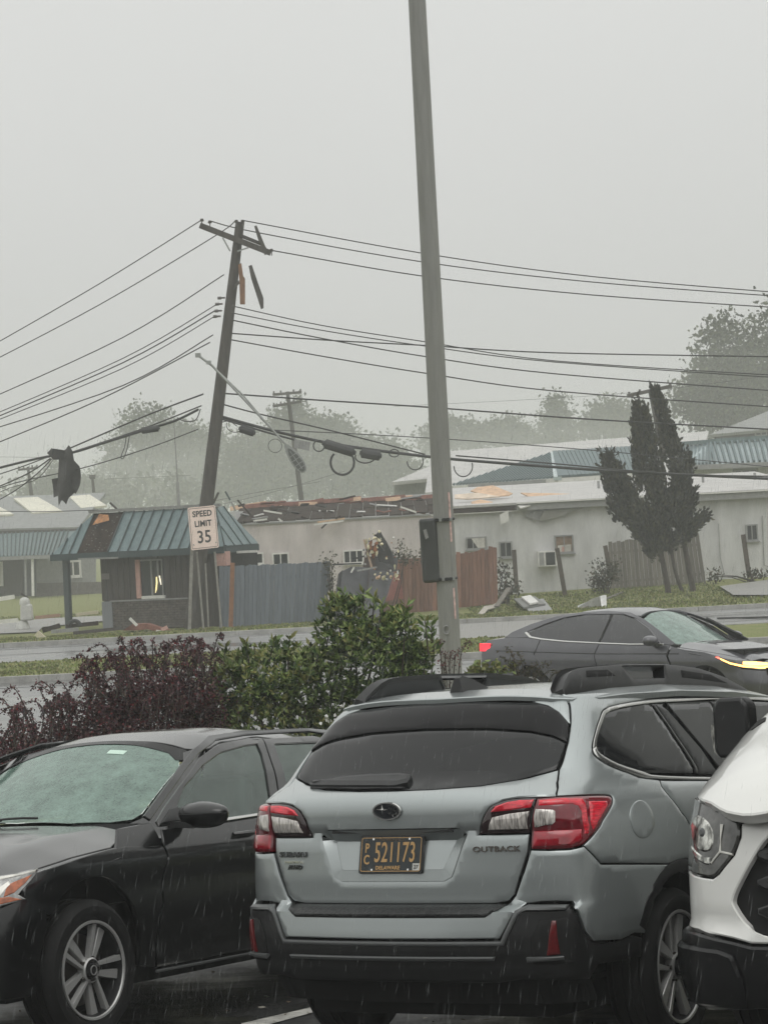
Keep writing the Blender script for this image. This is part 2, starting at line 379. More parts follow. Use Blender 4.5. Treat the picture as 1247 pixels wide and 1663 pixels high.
def plate(P, th=.05, mb=None, mi=0):
    mb = mb or MB(); P = [Vector(p) for p in P]; nn = (P[1] - P[0]).cross(P[2] - P[0]).normalized() * th; n = len(P)
    return mb.add([tuple(p) for p in P] + [tuple(p + nn) for p in P], [tuple(range(n)), tuple(range(2 * n - 1, n - 1, -1))] + [(i, n + i, n + (i + 1) % n, (i + 1) % n) for i in range(n)], mi)
GRASS = mat('grass_ground', (0.150, 0.175, 0.055), 0.9, spec=.15, col2=(0.205, 0.200, 0.095), scale=3.0, bump=.6, bscale=18, detail=8)
STREET = mat('wet_street', (0.165, 0.165, 0.162), 0.32, var=.30, scale=.4, rvar=.18, bump=.10, bscale=26, stretch=(.25, 1, 1), detail=8)
LOT = mat('lot_asphalt', (0.014, 0.014, 0.014), 0.50, var=.5, scale=1.6, rvar=.22, bump=.5, bscale=90, detail=8)
KERB = mat('kerb_concrete', (0.34, 0.335, 0.32), 0.8, var=.2, scale=4, bump=.2)
PAINT = mat('road_paint', (0.55, 0.54, 0.50), 0.6, var=.35, scale=7, detail=8)
xs = [-700, -300, -150, -80, -50, -35] + list(np.arange(-26, 27, 2.0)) + [35, 50, 80, 150, 300, 700]
ys = [-60, -30, -15, -8, -4, 0, 4, 8, 10, 12, 14, 16, 17.0, 17.39, 17.4, 18.2, 20, 24, 28, 30.59, 30.6, 34, 50, 60, 63.94, 63.95, 65, 66.5, 68, 69.5, 71, 72.5, 75, 78, 84, 90, 98, 108, 120, 135, 160, 200, 260, 340, 450, 700, 1100]
m = MB(); m.add([(x, y, ground_z(x, y)) for y in ys for x in xs], [(j * len(xs) + i, j * len(xs) + i + 1, (j + 1) * len(xs) + i + 1, (j + 1) * len(xs) + i) for j in range(len(ys) - 1) for i in range(len(xs) - 1)])
m.build('ground', GRASS, smooth=60)['kind'] = 'structure'
m = MB(); lx = np.linspace(-26, 26, 14); ly = np.linspace(-8.7, 17.2, 14)
m.add([(x, y, lot_z(x, y)) for y in ly for x in lx], [(j * 14 + i, j * 14 + i + 1, (j + 1) * 14 + i + 1, (j + 1) * 14 + i) for j in range(13) for i in range(13)])
m.build('parking_lot', LOT)['kind'] = 'structure'
def strip(name, y0, y1, z, m_, x0=-160, x1=160, kind='structure', tilt=0.0):
    mb = MB(); n = 40; X = np.linspace(x0, x1, n + 1); mb.add([(x, y0 + tilt * x, z) for x in X] + [(x, y1 + tilt * x, z) for x in X], [(i, i + 1, n + 2 + i, n + 1 + i) for i in range(n)])
    o = mb.build(name, m_); o['kind'] = kind; return o
TL = 0.0
strip('street', 30.8, 63.98, 0.0, STREET, tilt=TL)
for nm, y0, y1 in (('lot_kerb', 17.2, 17.38),):
    mb = MB()
    for x in np.arange(-16, 16, 2.0): mb.box((x + 1, 17.29, lot_z(x + 1, 17.29) + .05), (1.985, .17, .22))
    mb.build(nm, KERB)['kind'] = 'structure'
def kerb(y, z0, h, wd=.16):
    mb = MB()
    for x in np.arange(-40, 40, 3.0): mb.beam((x, y + TL * x, z0 + h / 2), (x + 2.985, y + TL * (x + 2.985), z0 + h / 2), wd, h)
    mb.build('street_kerb', KERB)['kind'] = 'structure'
kerb(30.72, 0.0, .15); kerb(49.0, 0, .12); kerb(54.6, 0, .12); kerb(63.9, 0, .12)
MED = mat('median_grass', (0.150, 0.180, 0.055), 0.95, spec=.15, col2=(0.205, 0.205, 0.095), scale=2.2, bump=.6, bscale=20, detail=8)
for y0, y1, z, nm in ((49.08, 54.52, .10, 'grass_median'),):
    strip(nm, y0, y1, z, MED, x0=-60, x1=60 if y0 < 60 else 2.2, tilt=TL)
# painted lane lines and darker tar seams on the wet street
for y, x0, x1, wd in ((58.8, -30, 40, .10), (61.6, -30, 40, .08), (44.6, -30, 30, .10)):
    mb = MB()
    for x in np.arange(x0, x1, 9.0): mb.add([(x, y + TL * x, .004), (x + (3 if y != 44.6 else 3), y + TL * (x + 3), .004), (x + 3, y + wd + TL * (x + 3), .004), (x, y + wd + TL * x, .004)], [(0, 1, 2, 3)])
    mb.build('lane_line', PAINT)['kind'] = 'structure'
mb = MB()
for y, x0, x1 in ((61.0, 5, 40), (56.6, 7, 40), (59.9, -18, -7), (62.6, -20, -5), (47.2, -25, 5)):
    mb.add([(x0, y + TL * x0, .005), (x1, y + TL * x1, .005), (x1, y + .14 + TL * x1, .005), (x0, y + .10 + TL * x0, .005)], [(0, 1, 2, 3)])
mb.build('tar_seam', mat('tar', (0.02, 0.02, 0.02), .4))['kind'] = 'structure'
# concrete drive and apron across the street
CONC = mat('wet_concrete', (0.22, 0.215, 0.20), 0.5, var=.2, scale=1.2, rvar=.12, bump=.15)
def gpoly(name, px, z, m_): 
    mb = MB(); mb.add([tuple(gz(x, y, z)) for x, y in px], [tuple(range(len(px)))]); o = mb.build(name, m_); o['kind'] = 'structure'; return o
gpoly('driveway', [(-30, 1030), (62, 1026), (70, 1018), (160, 1009), (240, 1004), (240, 996), (80, 1004), (-30, 1014)], -.09, CONC)
gpoly('pavement', [(1168, 952), (1300, 934), (1300, 966), (1190, 966)], .115, CONC)
gpoly('driveway_apron', [(745, 1012), (880, 1004), (870, 1030), (745, 1040)], .008, CONC)
# parking bay line on the lot
mb = MB()
def lot_pt(px, py, dz=.006):
    a = CR * ((px - CX) / F_PX) + CU * ((CY - py) / F_PX) + np.array([0, 1.0, 0]); o = np.array([0, 0, CAMZ]); t = ((LOT_O - o) @ LOT_N) / (a @ LOT_N); p = o + a * t; return (p[0], p[1], p[2] + dz)
pl_ = [lot_pt(392, 1664), lot_pt(508, 1637), lot_pt(512, 1645), lot_pt(398, 1676)]; mb.add(pl_, [(0, 1, 2, 3)])
a_, b_ = Vector(pl_[0]), Vector(pl_[1]); dd = (b_ - a_).normalized()
for k_ in range(1, 3):
    of = Vector((2.75 * k_, -.45 * k_, 0)); mb.add([(p[0] + of.x - (2.2 * dd.x), p[1] + of.y - 2.2 * dd.y, lot_z(p[0] + of.x - 2.2 * dd.x, p[1] + of.y - 2.2 * dd.y) + .006) for p in pl_], [(0, 1, 2, 3)])
mb.build('parking_line', PAINT)['kind'] = 'structure'
# litter and leaf scraps lying on the lot
mb = MB()
for i in range(420):
    x, y = rng.uniform(-3.4, 3.4), rng.uniform(8.2, 16.5); s_ = rng.uniform(.006, .028); a = rng.uniform(0, 6.28); z = lot_z(x, y) + .004
    p = [(x + s_ * math.cos(a + q) * (1 if q_ % 2 else .5), y + s_ * math.sin(a + q) * (1 if q_ % 2 else .5), z + rng.uniform(0, .012)) for q_, q in enumerate((0, 1.6, 3.1, 4.7))]; mb.add(p, [(0, 1, 2, 3)], rng.choice((0, 0, 1, 2)))
mb.build('leaf_litter', [mat('litter_brown', (0.12, 0.085, 0.05), .8), mat('litter_pale', (0.35, 0.33, 0.28), .8), mat('litter_green', (0.05, 0.07, 0.03), .8)])['kind'] = 'stuff'
# ------------------------------------------------------------------ materials of the far side
WALL = mat('painted_block_wall', (0.535, 0.533, 0.528), 0.85, var=.15, scale=1.5, stretch=(1.2, 1.2, .4), bump=.15, bscale=14, detail=8); PINK = mat('pink_block_wall', (0.545, 0.497, 0.485), 0.85, var=.13, scale=1.5, stretch=(1.2, 1.2, .4), bump=.15, bscale=14, detail=8)
TEAL = mat('teal_roof_metal', (0.130, 0.182, 0.188), 0.42, .15, var=.16, scale=2.5, stretch=(3, 3, .6)); TEALD = mat('teal_seam', (0.03, 0.05, 0.055), .5)
BRN = mat('dark_brown_deck', (0.036, 0.026, 0.021), 0.9, spec=.08, var=.45, scale=5, bump=.3, bscale=30); SID = mat('dark_siding', (0.055, 0.047, 0.042), 0.75, var=.25, scale=6, stretch=(4, 4, .4), bump=.2)
WHT = mat('white_trim', (0.66, 0.65, 0.62), .6, var=.1, scale=5); DGL = mat('dark_window', (0.025, 0.028, 0.03), .08, coat=.4); PINKT = mat('pink_trim', (0.50, 0.30, 0.26), .7, var=.12, scale=8)
GRYT = mat('grey_trim', (0.25, 0.25, 0.245), .6, var=.15, scale=6); PLY = mat('raw_plywood', (0.58, 0.40, 0.27), .75, var=.2, scale=4, stretch=(1, 1, 4)); REDW = mat('reddish_boards', (0.20, 0.085, 0.062), .8, var=.3, scale=5)
ROOFW = mat('pale_roofing', (0.44, 0.43, 0.415), .6, var=.14, scale=1.5, detail=8); GREYROOF = mat('grey_shingle', (0.24, 0.245, 0.24), .8, var=.15, scale=3, bump=.2); CURT = mat('pale_blind', (0.48, 0.46, 0.42), .8, var=.2, scale=9)
def window(T, x0, y0, x1, y1, d, n=2, fr=WHT, pane=DGL, proud=.05, fw=.05, sill=True, panes=None):
    """a framed window in a wall face at distance d: frame > panes"""
    a, b = at(x0, y1, d), at(x1, y0, d); mb = MB(); w_, h_ = b.x - a.x, b.z - a.z
    for x in (a.x + fw / 2, b.x - fw / 2): mb.box((x, d - proud / 2, a.z + h_ / 2), (fw, proud + .06, h_))
    for z in (a.z + fw / 2, b.z - fw / 2): mb.box((a.x + w_ / 2, d - proud / 2 + .002, z), (w_ - 2 * fw - .004, proud + .05, fw))
    for i in range(1, n): mb.box((a.x + w_ * i / n, d - proud / 2 + .004, a.z + h_ / 2), (fw * .7, proud + .04, h_ - 2 * fw - .004))
    if sill: mb.box((a.x + w_ / 2, d - .05, a.z - .025), (w_ + .08, .14, .045))
    f = T.part(mb, 'window', fr)
    for i in range(n):
        q = MB(); q.box((a.x + w_ * (i + .5) / n, d - .012, a.z + h_ / 2), (w_ / n - fw * .7, .02, h_ - fw)); T.part(q, 'pane', panes[i] if panes else pane, f)
    return f
# ------------------------------------------------------------------ long low white building with the torn roof
D0 = 86.0
T = Thing('commercial_building', at(760, 990, D0), 'long low white painted building with half its flat roof torn open', 'building')
def seg(px0, px1): return at(px0, 900, D0).x, at(px1, 900, D0).x
for i, (p0, p1, m_) in enumerate(((372, 716, PINK), (716, 1330, WALL))):
    xa, xb = seg(p0, p1); mb = MB(); mb.box(((xa + xb) / 2, D0 + .15, 1.30), (xb - xa - .004, .3, 3.06)); T.part(mb, 'wall', m_, label='pinkish end of the wall' if i == 0 else 'pale grey end of the wall')
mb = MB(); xa, xb = seg(372, 1330); mb.box((xa + .15, D0 + 7, 1.6), (.3, 13.6, 3.4)); mb.box(((xa + xb) / 2, D0 + 14, 1.6), (xb - xa, .3, 4.1)); T.part(mb, 'back_wall', WALL)
# torn part: brown decking sloping up behind the eave, broken rafters and reddish boards at its top
xa, xb = seg(376, 722); DK = 16
for i in range(DK):
    for j in range(2):
        u0, u1 = xa + (xb - xa) * i / DK, xa + (xb - xa) * (i + 1) / DK - .02; v0, v1 = D0 + .1 + j * 3.4, D0 + 3.47 + j * 3.4; z0, z1 = 2.86 + j * .26, 3.11 + j * .26; dz = rng.uniform(-.02, .03)
        T.part(plate([(u0, v0, z0 + dz), (u1, v0, z0 + dz), (u1, v1, z1 + dz), (u0, v1, z1 + dz)], .05), 'decking_board', BRN)
mb = MB(); mb.beam((xa, D0 - .03, 2.82), (xb + .3, D0 - .03, 2.82), .07, .05); T.part(mb, 'eave_strip', GRYT)
for i in range(15):
    u = xa + .3 + (xb - xa - .8) * i / 14; mb = MB(); L = rng.uniform(.7, 2.0); an = rng.uniform(-.35, .35); mb.beam((u - L / 2, D0 + 6.8 + rng.uniform(-.4, .2), 3.46 + .03 * i / 14 + rng.uniform(-.05, .02)), (u + L / 2, D0 + 6.6 + an, 3.50 + rng.uniform(-.07, .09)), .16, .05, (0, -1, .3)); T.part(mb, 'rafter', REDW if i % 4 else PLY)
for (x0, y0, x1, y1, m_, wd) in ((428, 829, 458, 834, WHT, .07), (412, 846, 434, 843, WHT, .08), (452, 842, 458, 847, WHT, .1), (510, 852, 558, 846, WHT, .10), (516, 848, 560, 842, PLY, .05), (522, 858, 533, 848, BRN, .08), (386, 812, 410, 840, BRN, .07), (650, 823, 676, 832, WHT, .06), (545, 842, 553, 838, BRN, .12), (376, 815, 383, 830, GRYT, .08), (366, 798, 374, 812, TEALD, .05)):
    mb = MB(); mb.beam(at(x0, y0, D0 - .3), at(x1, y1, D0 - .3), .06, wd, (0, -1, 0)); T.part(mb, 'broken_board', m_)
for i in range(34):
    x = rng.uniform(382, 735); y0 = 846 - (x - 382) * .045 - rng.uniform(0, 28); L = rng.uniform(8, 34); an = rng.uniform(-.5, .5); mb = MB(); dq = D0 - .2 + (846 - (x - 382) * .045 - y0) * .22
    mb.beam(at(x, y0, dq), at(x + L * math.cos(an), y0 - L * math.sin(an) * .6, dq + rng.uniform(-.3, .4)), .05, rng.uniform(.04, .13), (0, -1, .4)); T.part(mb, 'broken_board', rng.choice((BRN, BRN, REDW, GRYT, BRN, WHT, SID)))
# intact part: pale membrane roof, deep fascia, vent pipes
xa, xb = seg(726, 1330)
T.part(plate([(xa, D0 - .2, 3.0), (xb, D0 - .2, 3.03), (xb, D0 + 14, 3.78), (xa, D0 + 14, 3.74)], .08), 'roof', ROOFW)
xc = at(838, 830, D0).x
mb = MB(); mb.box(((xc + xb) / 2, D0 - .27, 2.93), (xb - xc, .10, .24)); T.part(mb, 'fascia', GRYT)
mb = MB(); mb.box(((xc + xb) / 2, D0 - .33, 3.06), (xb - xc, .12, .05)); T.part(mb, 'gutter_lip', WHT)
mb = MB(); mb.box(((xa + xc) / 2, D0 - .1, 2.90), (xc - xa, .2, .16)); T.part(mb, 'torn_fascia', BRN)
mb = MB(); mb.box(((xa + xc) / 2 - .2, D0 - .16, 2.80), (xc - xa + .6, .06, .03)); T.part(mb, 'eave_strip', WHT)
for px, py in ((972, 797), (1141, 781), (1225, 776)):
    mb = MB(); p = at(px, py, D0 + 7); mb.tube([(p.x, p.y, 3.35), (p.x, p.y, 3.75)], .05, 8); mb.lathe([(.12, 3.36), (.05, 3.45)], lambda x, y, a, p=p: (p.x + x, p.y + y, a), 10); T.part(mb, 'vent_pipe', GRYT)
# soffit pieces hanging down under the eave
T.part(slab([(851, 838), (862, 831), (884, 829), (878, 846), (860, 842)], D0 - .12, .04), 'hanging_soffit', GRYT)
T.part(slab([(874, 847), (883, 829), (950, 824), (905, 840)], D0 - .2, .05), 'hanging_soffit', mat('soffit_olive', (0.22, 0.215, 0.19), .7))
T.part(slab([(811, 836), (825, 829), (826, 846), (813, 852)], D0 - .35, .03), 'hanging_panel', WHT)
window(T, 385, 897, 428, 918, D0, 4, WHT); window(T, 443, 897, 469, 919, D0, 2, WHT); window(T, 558, 892, 590, 916, D0, 3, WHT)
window(T, 757, 871, 790, 893, D0, 3, GRYT, panes=[DGL, DGL, CURT]); window(T, 811, 879, 831, 906, D0, 2, GRYT); window(T, 901, 868, 930, 899, D0, 2, GRYT, panes=[mat('brown_blind', (0.22, 0.15, 0.10), .8, var=.3, scale=7), mat('brown_blind', None)], sill=True)
T.part(slab([(905, 886), (927, 884), (927, 898), (906, 898)], D0 - .06, .02), 'window_board', CURT); T.part(slab([(912, 888), (916, 888), (916, 896), (912, 896)], D0 - .09, .02), 'window_board', PINKT); T.part(slab([(764, 873), (787, 872), (787, 892), (777, 892)], D0 - .07, .02), 'blind', CURT)
window(T, 1211, 851, 1229, 879, D0, 2, GRYT)
for (x0, y0, x1, y1) in ((873, 894, 902, 920), ):
    mb = MB(); a, b = at(x0, y1, D0), at(x1, y0, D0); mb.box(((a.x + b.x) / 2, D0 - .22, (a.z + b.z) / 2), (b.x - a.x, .44, b.z - a.z)); u = T.part(mb, 'air_conditioner', WHT)
    mb = MB(); 
    for k_ in range(7): mb.box((a.x + (b.x - a.x) * (.42 + .075 * k_), D0 - .447, (a.z + b.z) / 2), (.02, .02, (b.z - a.z) * .78))
    mb.box(((a.x + b.x) / 2 + .1, D0 - .441, (a.z + b.z) / 2), ((b.x - a.x) * .5, .012, (b.z - a.z) * .84)); T.part(mb, 'grille', mat('dark_window', None), u)
    mb = MB(); mb.box((a.x + .12, D0 - .445, (a.z + b.z) / 2), (.16, .02, (b.z - a.z) * .85)); T.part(mb, 'side_louvre', GRYT, u)
mb = MB(); mb.tube([at(1237, 838, D0 - .06), at(1240, 918, D0 - .06), at(1250, 921, D0 - .06)], .02, 6); T.part(mb, 'conduit', GRYT); mb = MB(); mb.tube([at(1166, 850, D0 - .05), at(1169, 905, D0 - .05), at(1176, 935, D0 - .05)], .012, 6); T.part(mb, 'conduit', GRYT)
# plywood and membrane scraps thrown onto the roof
for k_, (pts, m_, d, nm, lb) in enumerate(((((764, 797), (775, 791), (800, 788), (832, 801), (826, 804), (800, 806)), PLY, D0 + 2.0, 'plywood_sheet', 'pale orange plywood sheet lying tilted on the roof of the white building'),
    (((845, 800), (900, 801), (955, 803), (950, 806), (858, 806)), PLY, D0 + 3.0, 'plywood_strip', 'long thin raw wood strip lying on the pale roof'),
    (((738, 803), (775, 800), (812, 806), (760, 810), (738, 809)), mat('pale_plywood', (0.60, 0.50, 0.40), .75, var=.2, scale=4), D0 + 1.2, 'roofing_sheet', 'pale torn roofing sheet beside the steel pole on the roof edge'),
    (((765, 815), (780, 811), (800, 815), (790, 820), (768, 820)), PLY, D0 + .5, 'broken_plywood', 'small broken plywood scrap at the torn roof edge'),
    (((838, 818), (872, 814), (871, 818), (845, 825)), WHT, D0 - .3, 'white_flashing', 'bent white flashing lying over the roof edge'))):
    P = [at(x, y, d + (820 - y) * .05) for x, y in pts]; single(plate(P, .04), nm, m_, lb, 'debris')
for (x0, y0, x1, y1, m_) in ((742, 806, 836, 814, PLY), (760, 800, 800, 805, WHT), (752, 818, 838, 811, GRYT), (838, 803, 846, 797, BRN), (778, 786, 800, 790, REDW)):
    pass
# ------------------------------------------------------------------ corner kiosk with the teal metal roof
al = R(22); E1 = Vector((math.cos(al), -math.sin(al), 0)); E2 = Vector((math.sin(al), math.cos(al), 0)); KO = at(85, 905, 74.5); KO.z = -.13
def K(u, v, z): p = KO + E1 * u + E2 * v; return Vector((p.x, p.y, z))
T = Thing('corner_shop', K(3, 1, -.13), 'small dark corner shop with a damaged teal metal roof and lit window', 'shop')
ZE, ZT, VT = 2.24, 3.42, 1.2
def sl(u, t, lift=0.0):  # point on the front roof slope, t from eave 0 to top 1, hips taken in
    p = K(u, VT * t, ZE + (ZT - ZE) * t); return p + (E2 * -.7 + Vector((0, 0, .7))) * lift
UL, UR, TLu, TRu = 0.0, 5.78, .80, 4.95
def lim(u): return min(1.0, u / TLu if u < TLu else 1.0, (UR - u) / (UR - TRu) if u > TRu else 1.0)
mb = MB(); P_ = [sl(UL, 0, -.06), sl(UR, 0, -.06), sl(TRu, 1, -.06), sl(TLu, 1, -.06)]; plate(P_, -.05, mb); T.part(mb, 'roof_deck', BRN)
mb = MB(); plate([sl(UR, 0, -.05), K(UR, 2.3, ZE), K(TRu, 1.75, ZT), sl(TRu, 1, -.05)], -.05, mb); plate([sl(UL, 0, -.05), sl(TLu, 1, -.05), K(TLu, 2.4, ZT), K(UL, 3.6, ZE)], -.05, mb); plate([K(TLu, VT, ZT), K(TRu, VT, ZT), K(TRu, 1.75, ZT - .02), K(TLu, 2.4, ZT - .02)], -.05, mb); T.part(mb, 'roof_deck', BRN)
pw_ = .337
edges_ = [0, .30, .58, .86] ; right_ = [1.90 + pw_ * i for i in range(11)] + [5.75]
def roofpanel(u0, u1, wob=0):
    t0, t1 = lim(u0 + .001), lim(u1 - .001); tm = min(t0, t1); g = .012
    P = [sl(u0 + g, .0, .0), sl(u1 - g, 0, .0), sl(u1 - g, max(t1, .02), wob), sl(u0 + g, max(t0, .02), wob)]
    p_ = T.part(plate(P, -.025), 'roof_panel', TEAL)
    mb = MB(); mb.beam(sl(u0 + g + .012, 0, .03), sl(u0 + g + .012, max(t0, .02), .03 + wob), .028, .055, (0, -.7, .7)); T.part(mb, 'standing_seam', TEALD, p_)
for a, b in zip(edges_[:-1], edges_[1:]): roofpanel(a, b)
for a, b in zip(right_[:-1], right_[1:]): roofpanel(a, b, rng.uniform(0, .015))
for i in range(4):
    v0, v1 = .03 + i * .56, .03 + (i + 1) * .56; tt = lambda v: max(.02, min(1, v / 1.2)) if v < 1.75 else max(.02, (2.3 - v) / .55)
    side = lambda v, t: K(UR + (TRu - UR) * t, v + 0 * t, ZE + (ZT - ZE) * t) + E1 * .02
    P = [side(v0, 0), side(v1, 0), side(v1, tt(v1)), side(v0, tt(v0))]; p_ = T.part(plate(P, .025), 'roof_panel', TEAL)
    mb = MB(); mb.beam(side(v0, 0) + E1 * .03, side(v0, tt(v0)) + E1 * .03, .03, .05, E1); T.part(mb, 'standing_seam', TEALD, p_)
mb = MB(); mb.tube([sl(TRu - .28, 1.02, .05), sl(TRu - .10, .8, .16), sl(TRu - .02, .45, .12), sl(TRu + .22, .12, .10)], [.10, .07, .09, .12], 6); T.part(mb, 'crumpled_flashing', TEAL, smooth=20); mb = MB(); mb.box(sl(TRu + .2, .12, .16), (.26, .2, .28), Matrix.Rotation(.5, 3, 'Y')); T.part(mb, 'torn_bracket', mat('wet_black_tread', (0.012, 0.013, 0.013), 0.3, bump=0.5, bscale=60))
mb = MB(); mb.beam(K(UL - .02, -.04, ZE - .10), K(UR + .02, -.04, ZE - .10), .07, .20); mb.beam(K(UR + .02, -.02, ZE - .10), K(UR + .02, 2.3, ZE - .10), .07, .20); mb.beam(K(UL - .02, -.02, ZE - .10), K(UL - .02, 3.6, ZE - .10), .07, .20); T.part(mb, 'fascia', TEALD)
mb = MB(); mb.beam(K(.95, -.09, ZE - .17), K(2.3, -.09, ZE - .19), .04, .05); T.part(mb, 'gutter_lip', GRYT)
mb = MB(); mb.add([sl(1.05, .98, .0), sl(1.40, .93, .02), sl(1.5, .80, .0), sl(1.15, .72, .02), sl(.98, .70, .0)], [(0, 1, 2, 3, 4)]); T.part(mb, 'bare_board_patch', mat('orange_board', (0.42, 0.20, 0.085), .8, var=.35, scale=7))
mb = MB()
for _ in range(50): p = sl(rng.uniform(.95, 1.85), rng.uniform(.05, .9), .01); q = rng.uniform(.01, .03); mb.box(p, (q, q, q))
T.part(mb, 'shingle_grit', GRYT, kind='stuff')
mb = MB(); mb.beam(K(TLu - .1, VT - .03, ZT + .06), K(TRu + .2, VT - .03, ZT + .05), .08, .09); T.part(mb, 'ridge_trim', GRYT)
for (u, h, l) in ((1.75, .30, -.32), (4.85, .42, .25)):
    mb = MB(); mb.beam(K(u, VT, ZT), K(u + l, VT, ZT + h), .06, .05); T.part(mb, 'broken_board', SID)
# walls: vertical siding above, masonry below; each board its own piece
U0, U1, VW = 1.42, 5.32, .42
nb_ = 20
for i in range(nb_):
    a, b = U0 + (U1 - U0) * i / nb_, U0 + (U1 - U0) * (i + 1) / nb_
    if 2.62 < (a + b) / 2 < 3.52:
        for z0, z1 in ((.76, .80), (1.96, 2.16)): mb = MB(); mb.beam(K(a + .006, VW, (z0 + z1) / 2), K(b - .006, VW, (z0 + z1) / 2), .06, z1 - z0); T.part(mb, 'siding_board', SID)
        continue
    z0 = .76 if i < 16 else -.14
    mb = MB(); mb.beam(K(a + .006, VW + rng.uniform(-.006, .006), (z0 + 2.16) / 2), K(b - .006, VW + rng.uniform(-.006, .006), (z0 + 2.16) / 2), .06, 2.16 - z0); T.part(mb, 'siding_board', SID)
mb = MB(); mb.box(K((U0 + U1) / 2, 2.3, 1.1), (.1, .1, .1)); c = (U0 + U1) / 2
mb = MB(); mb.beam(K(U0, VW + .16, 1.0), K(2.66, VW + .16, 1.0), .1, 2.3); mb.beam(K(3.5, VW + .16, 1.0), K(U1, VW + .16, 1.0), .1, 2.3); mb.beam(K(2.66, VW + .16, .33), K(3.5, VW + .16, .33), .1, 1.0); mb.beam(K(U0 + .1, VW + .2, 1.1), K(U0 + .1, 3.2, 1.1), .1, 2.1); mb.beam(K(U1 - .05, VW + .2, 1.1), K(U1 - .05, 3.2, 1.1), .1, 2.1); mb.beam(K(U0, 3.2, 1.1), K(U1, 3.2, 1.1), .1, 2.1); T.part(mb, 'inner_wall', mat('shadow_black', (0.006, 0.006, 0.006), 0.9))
BRK = mat('grey_brown_brick', (0.105, 0.09, 0.08), .85, var=.3, scale=6, bump=.3, bscale=40); mb = MB()
for r_ in range(11):
    u = U0 + .32; u += -.11 if r_ % 2 else 0
    while u < 4.55:
        mb.beam(K(max(u, U0 + .3), VW - .03 + rng.uniform(-.004, .004), -.07 + r_ * .075), K(min(u + .21, 4.58), VW - .03, -.07 + r_ * .075), .08, .064); u += .222
T.part(mb, 'brickwork', BRK, kind='stuff')
mb = MB(); mb.beam(K(U0 + .02, VW - .02, .30), K(U0 + .36, VW - .02, .30), .16, .88); T.part(mb, 'corner_pier', mat('grey_blue_paint', (0.20, 0.21, 0.23), .7))
mb = MB(); mb.beam(K(U0 + .3, VW - .06, .745), K(4.6, VW - .06, .745), .10, .045); T.part(mb, 'ledge', GRYT)
mb = MB(); mb.beam(K(.32, .25, -.14), K(.34, .25, 2.06), .17, .17, E1); T.part(mb, 'porch_post', mat('teal_post', (0.06, 0.075, 0.08), .6))
mb = MB(); mb.beam(K(.32, .25, -.16), K(.32, .25, -.06), .3, .3, E1); T.part(mb, 'post_base', GRYT)
wf = MB(); wf.beam(K(2.70, VW - .05, .80), K(2.70, VW - .05, 1.96), .07, .15, E1); wo = T.part(wf, 'window', PINKT)
wf = MB(); wf.beam(K(2.80, VW - .06, .82), K(3.58, VW - .06, .82), .10, .09); T.part(wf, 'window_sill', WHT, wo)
wf = MB(); wf.beam(K(3.14, VW - .03, .85), K(3.14, VW - .03, 1.94), .05, .045, E1); wf.beam(K(3.36, VW - .03, 1.4), K(3.36, VW - .03, 1.94), .04, .05, E1); wf.beam(K(3.5, VW - .03, .85), K(3.5, VW - .03, 1.94), .05, .04, E1); wf.beam(K(2.8, VW - .03, 1.93), K(3.5, VW - .03, 1.93), .05, .05); T.part(wf, 'window_frame', GRYT, wo)
for a, b in ((2.78, 3.12), (3.16, 3.48)):
    wf = MB(); wf.beam(K(a, VW + .01, 1.38), K(b, VW + .01, 1.38), .01, 1.06); T.part(wf, 'pane', DGL, wo)
nm = MB(); nm.tube([K(3.30, VW - .035, 1.42), K(3.30, VW - .035, 1.25), K(3.27, VW - .035, 1.05), K(3.24, VW - .035, .95)], [.02, .024, .022, .012], 6); T.part(nm, 'lit_tube', mat('lit_yellow_tube', (1, .9, .6), .4, emit=(1.0, .80, .34), es=1.3), wo)
nm = MB(); nm.tube([K(3.40, VW - .035, 1.45), K(3.42, VW - .035, 1.30), K(3.44, VW - .035, 1.18)], [.016, .02, .012], 6); T.part(nm, 'lit_tube', mat('lit_white_tube', (1, .95, .85), .4, emit=(1.0, .88, .66), es=1.4), wo)
mb = MB(); mb.beam(K(1.46, VW - .05, 1.50), K(1.72, VW - .05, 1.50), .03, .18); T.part(mb, 'faded_notice', mat('faded_notice', (0.16, 0.15, 0.14), .8))
mb = MB(); mb.beam(K(5.50, .1, 1.88), K(5.84, .1, 1.88), .3, .42); T.part(mb, 'pink_pier', PINKT)
mb = MB(); mb.beam(K(5.85, .7, 2.04), K(6.5, .7, 2.04), .06, .07); T.part(mb, 'lintel', WHT)
# ------------------------------------------------------------------ motel at the far left
D1 = 140.0
T = Thing('motel_building', at(60, 967, D1), 'low grey roofed motel with a teal canopy and pale skylights, far left', 'building')
T.part(plate([at(-60, 860, D1), at(128, 856, D1), at(172, 800, D1 + 9), at(-60, 809, D1 + 9)], -.2), 'roof', GREYROOF)
for q in ([(23, 812), (62, 810), (104, 834), (53, 836)], [(113, 809), (146, 806), (174, 824), (132, 828)], [(-40, 827), (0, 826), (23, 838), (-15, 840)]):
    P = [at(x, y, D1 + (860 - y) / 55 * 9 - .35) for x, y in q]; T.part(plate(P, -.12), 'skylight', mat('skylight_sheet', (0.62, 0.60, 0.50), .5, var=.1, scale=1.5))
mb = MB(); mb.beam(at(-60, 866, D1 - .6), at(125, 861, D1 - .6), .2, .16); T.part(mb, 'fascia', SID)
P = [at(-60, 906, D1 - 3), at(98, 900, D1 - 3), at(125, 862, D1 - .7), at(-60, 869, D1 - .7)]; T.part(plate(P, -.08), 'canopy_roof', TEAL)
mb = MB(); A, B, Cc, Dd = P
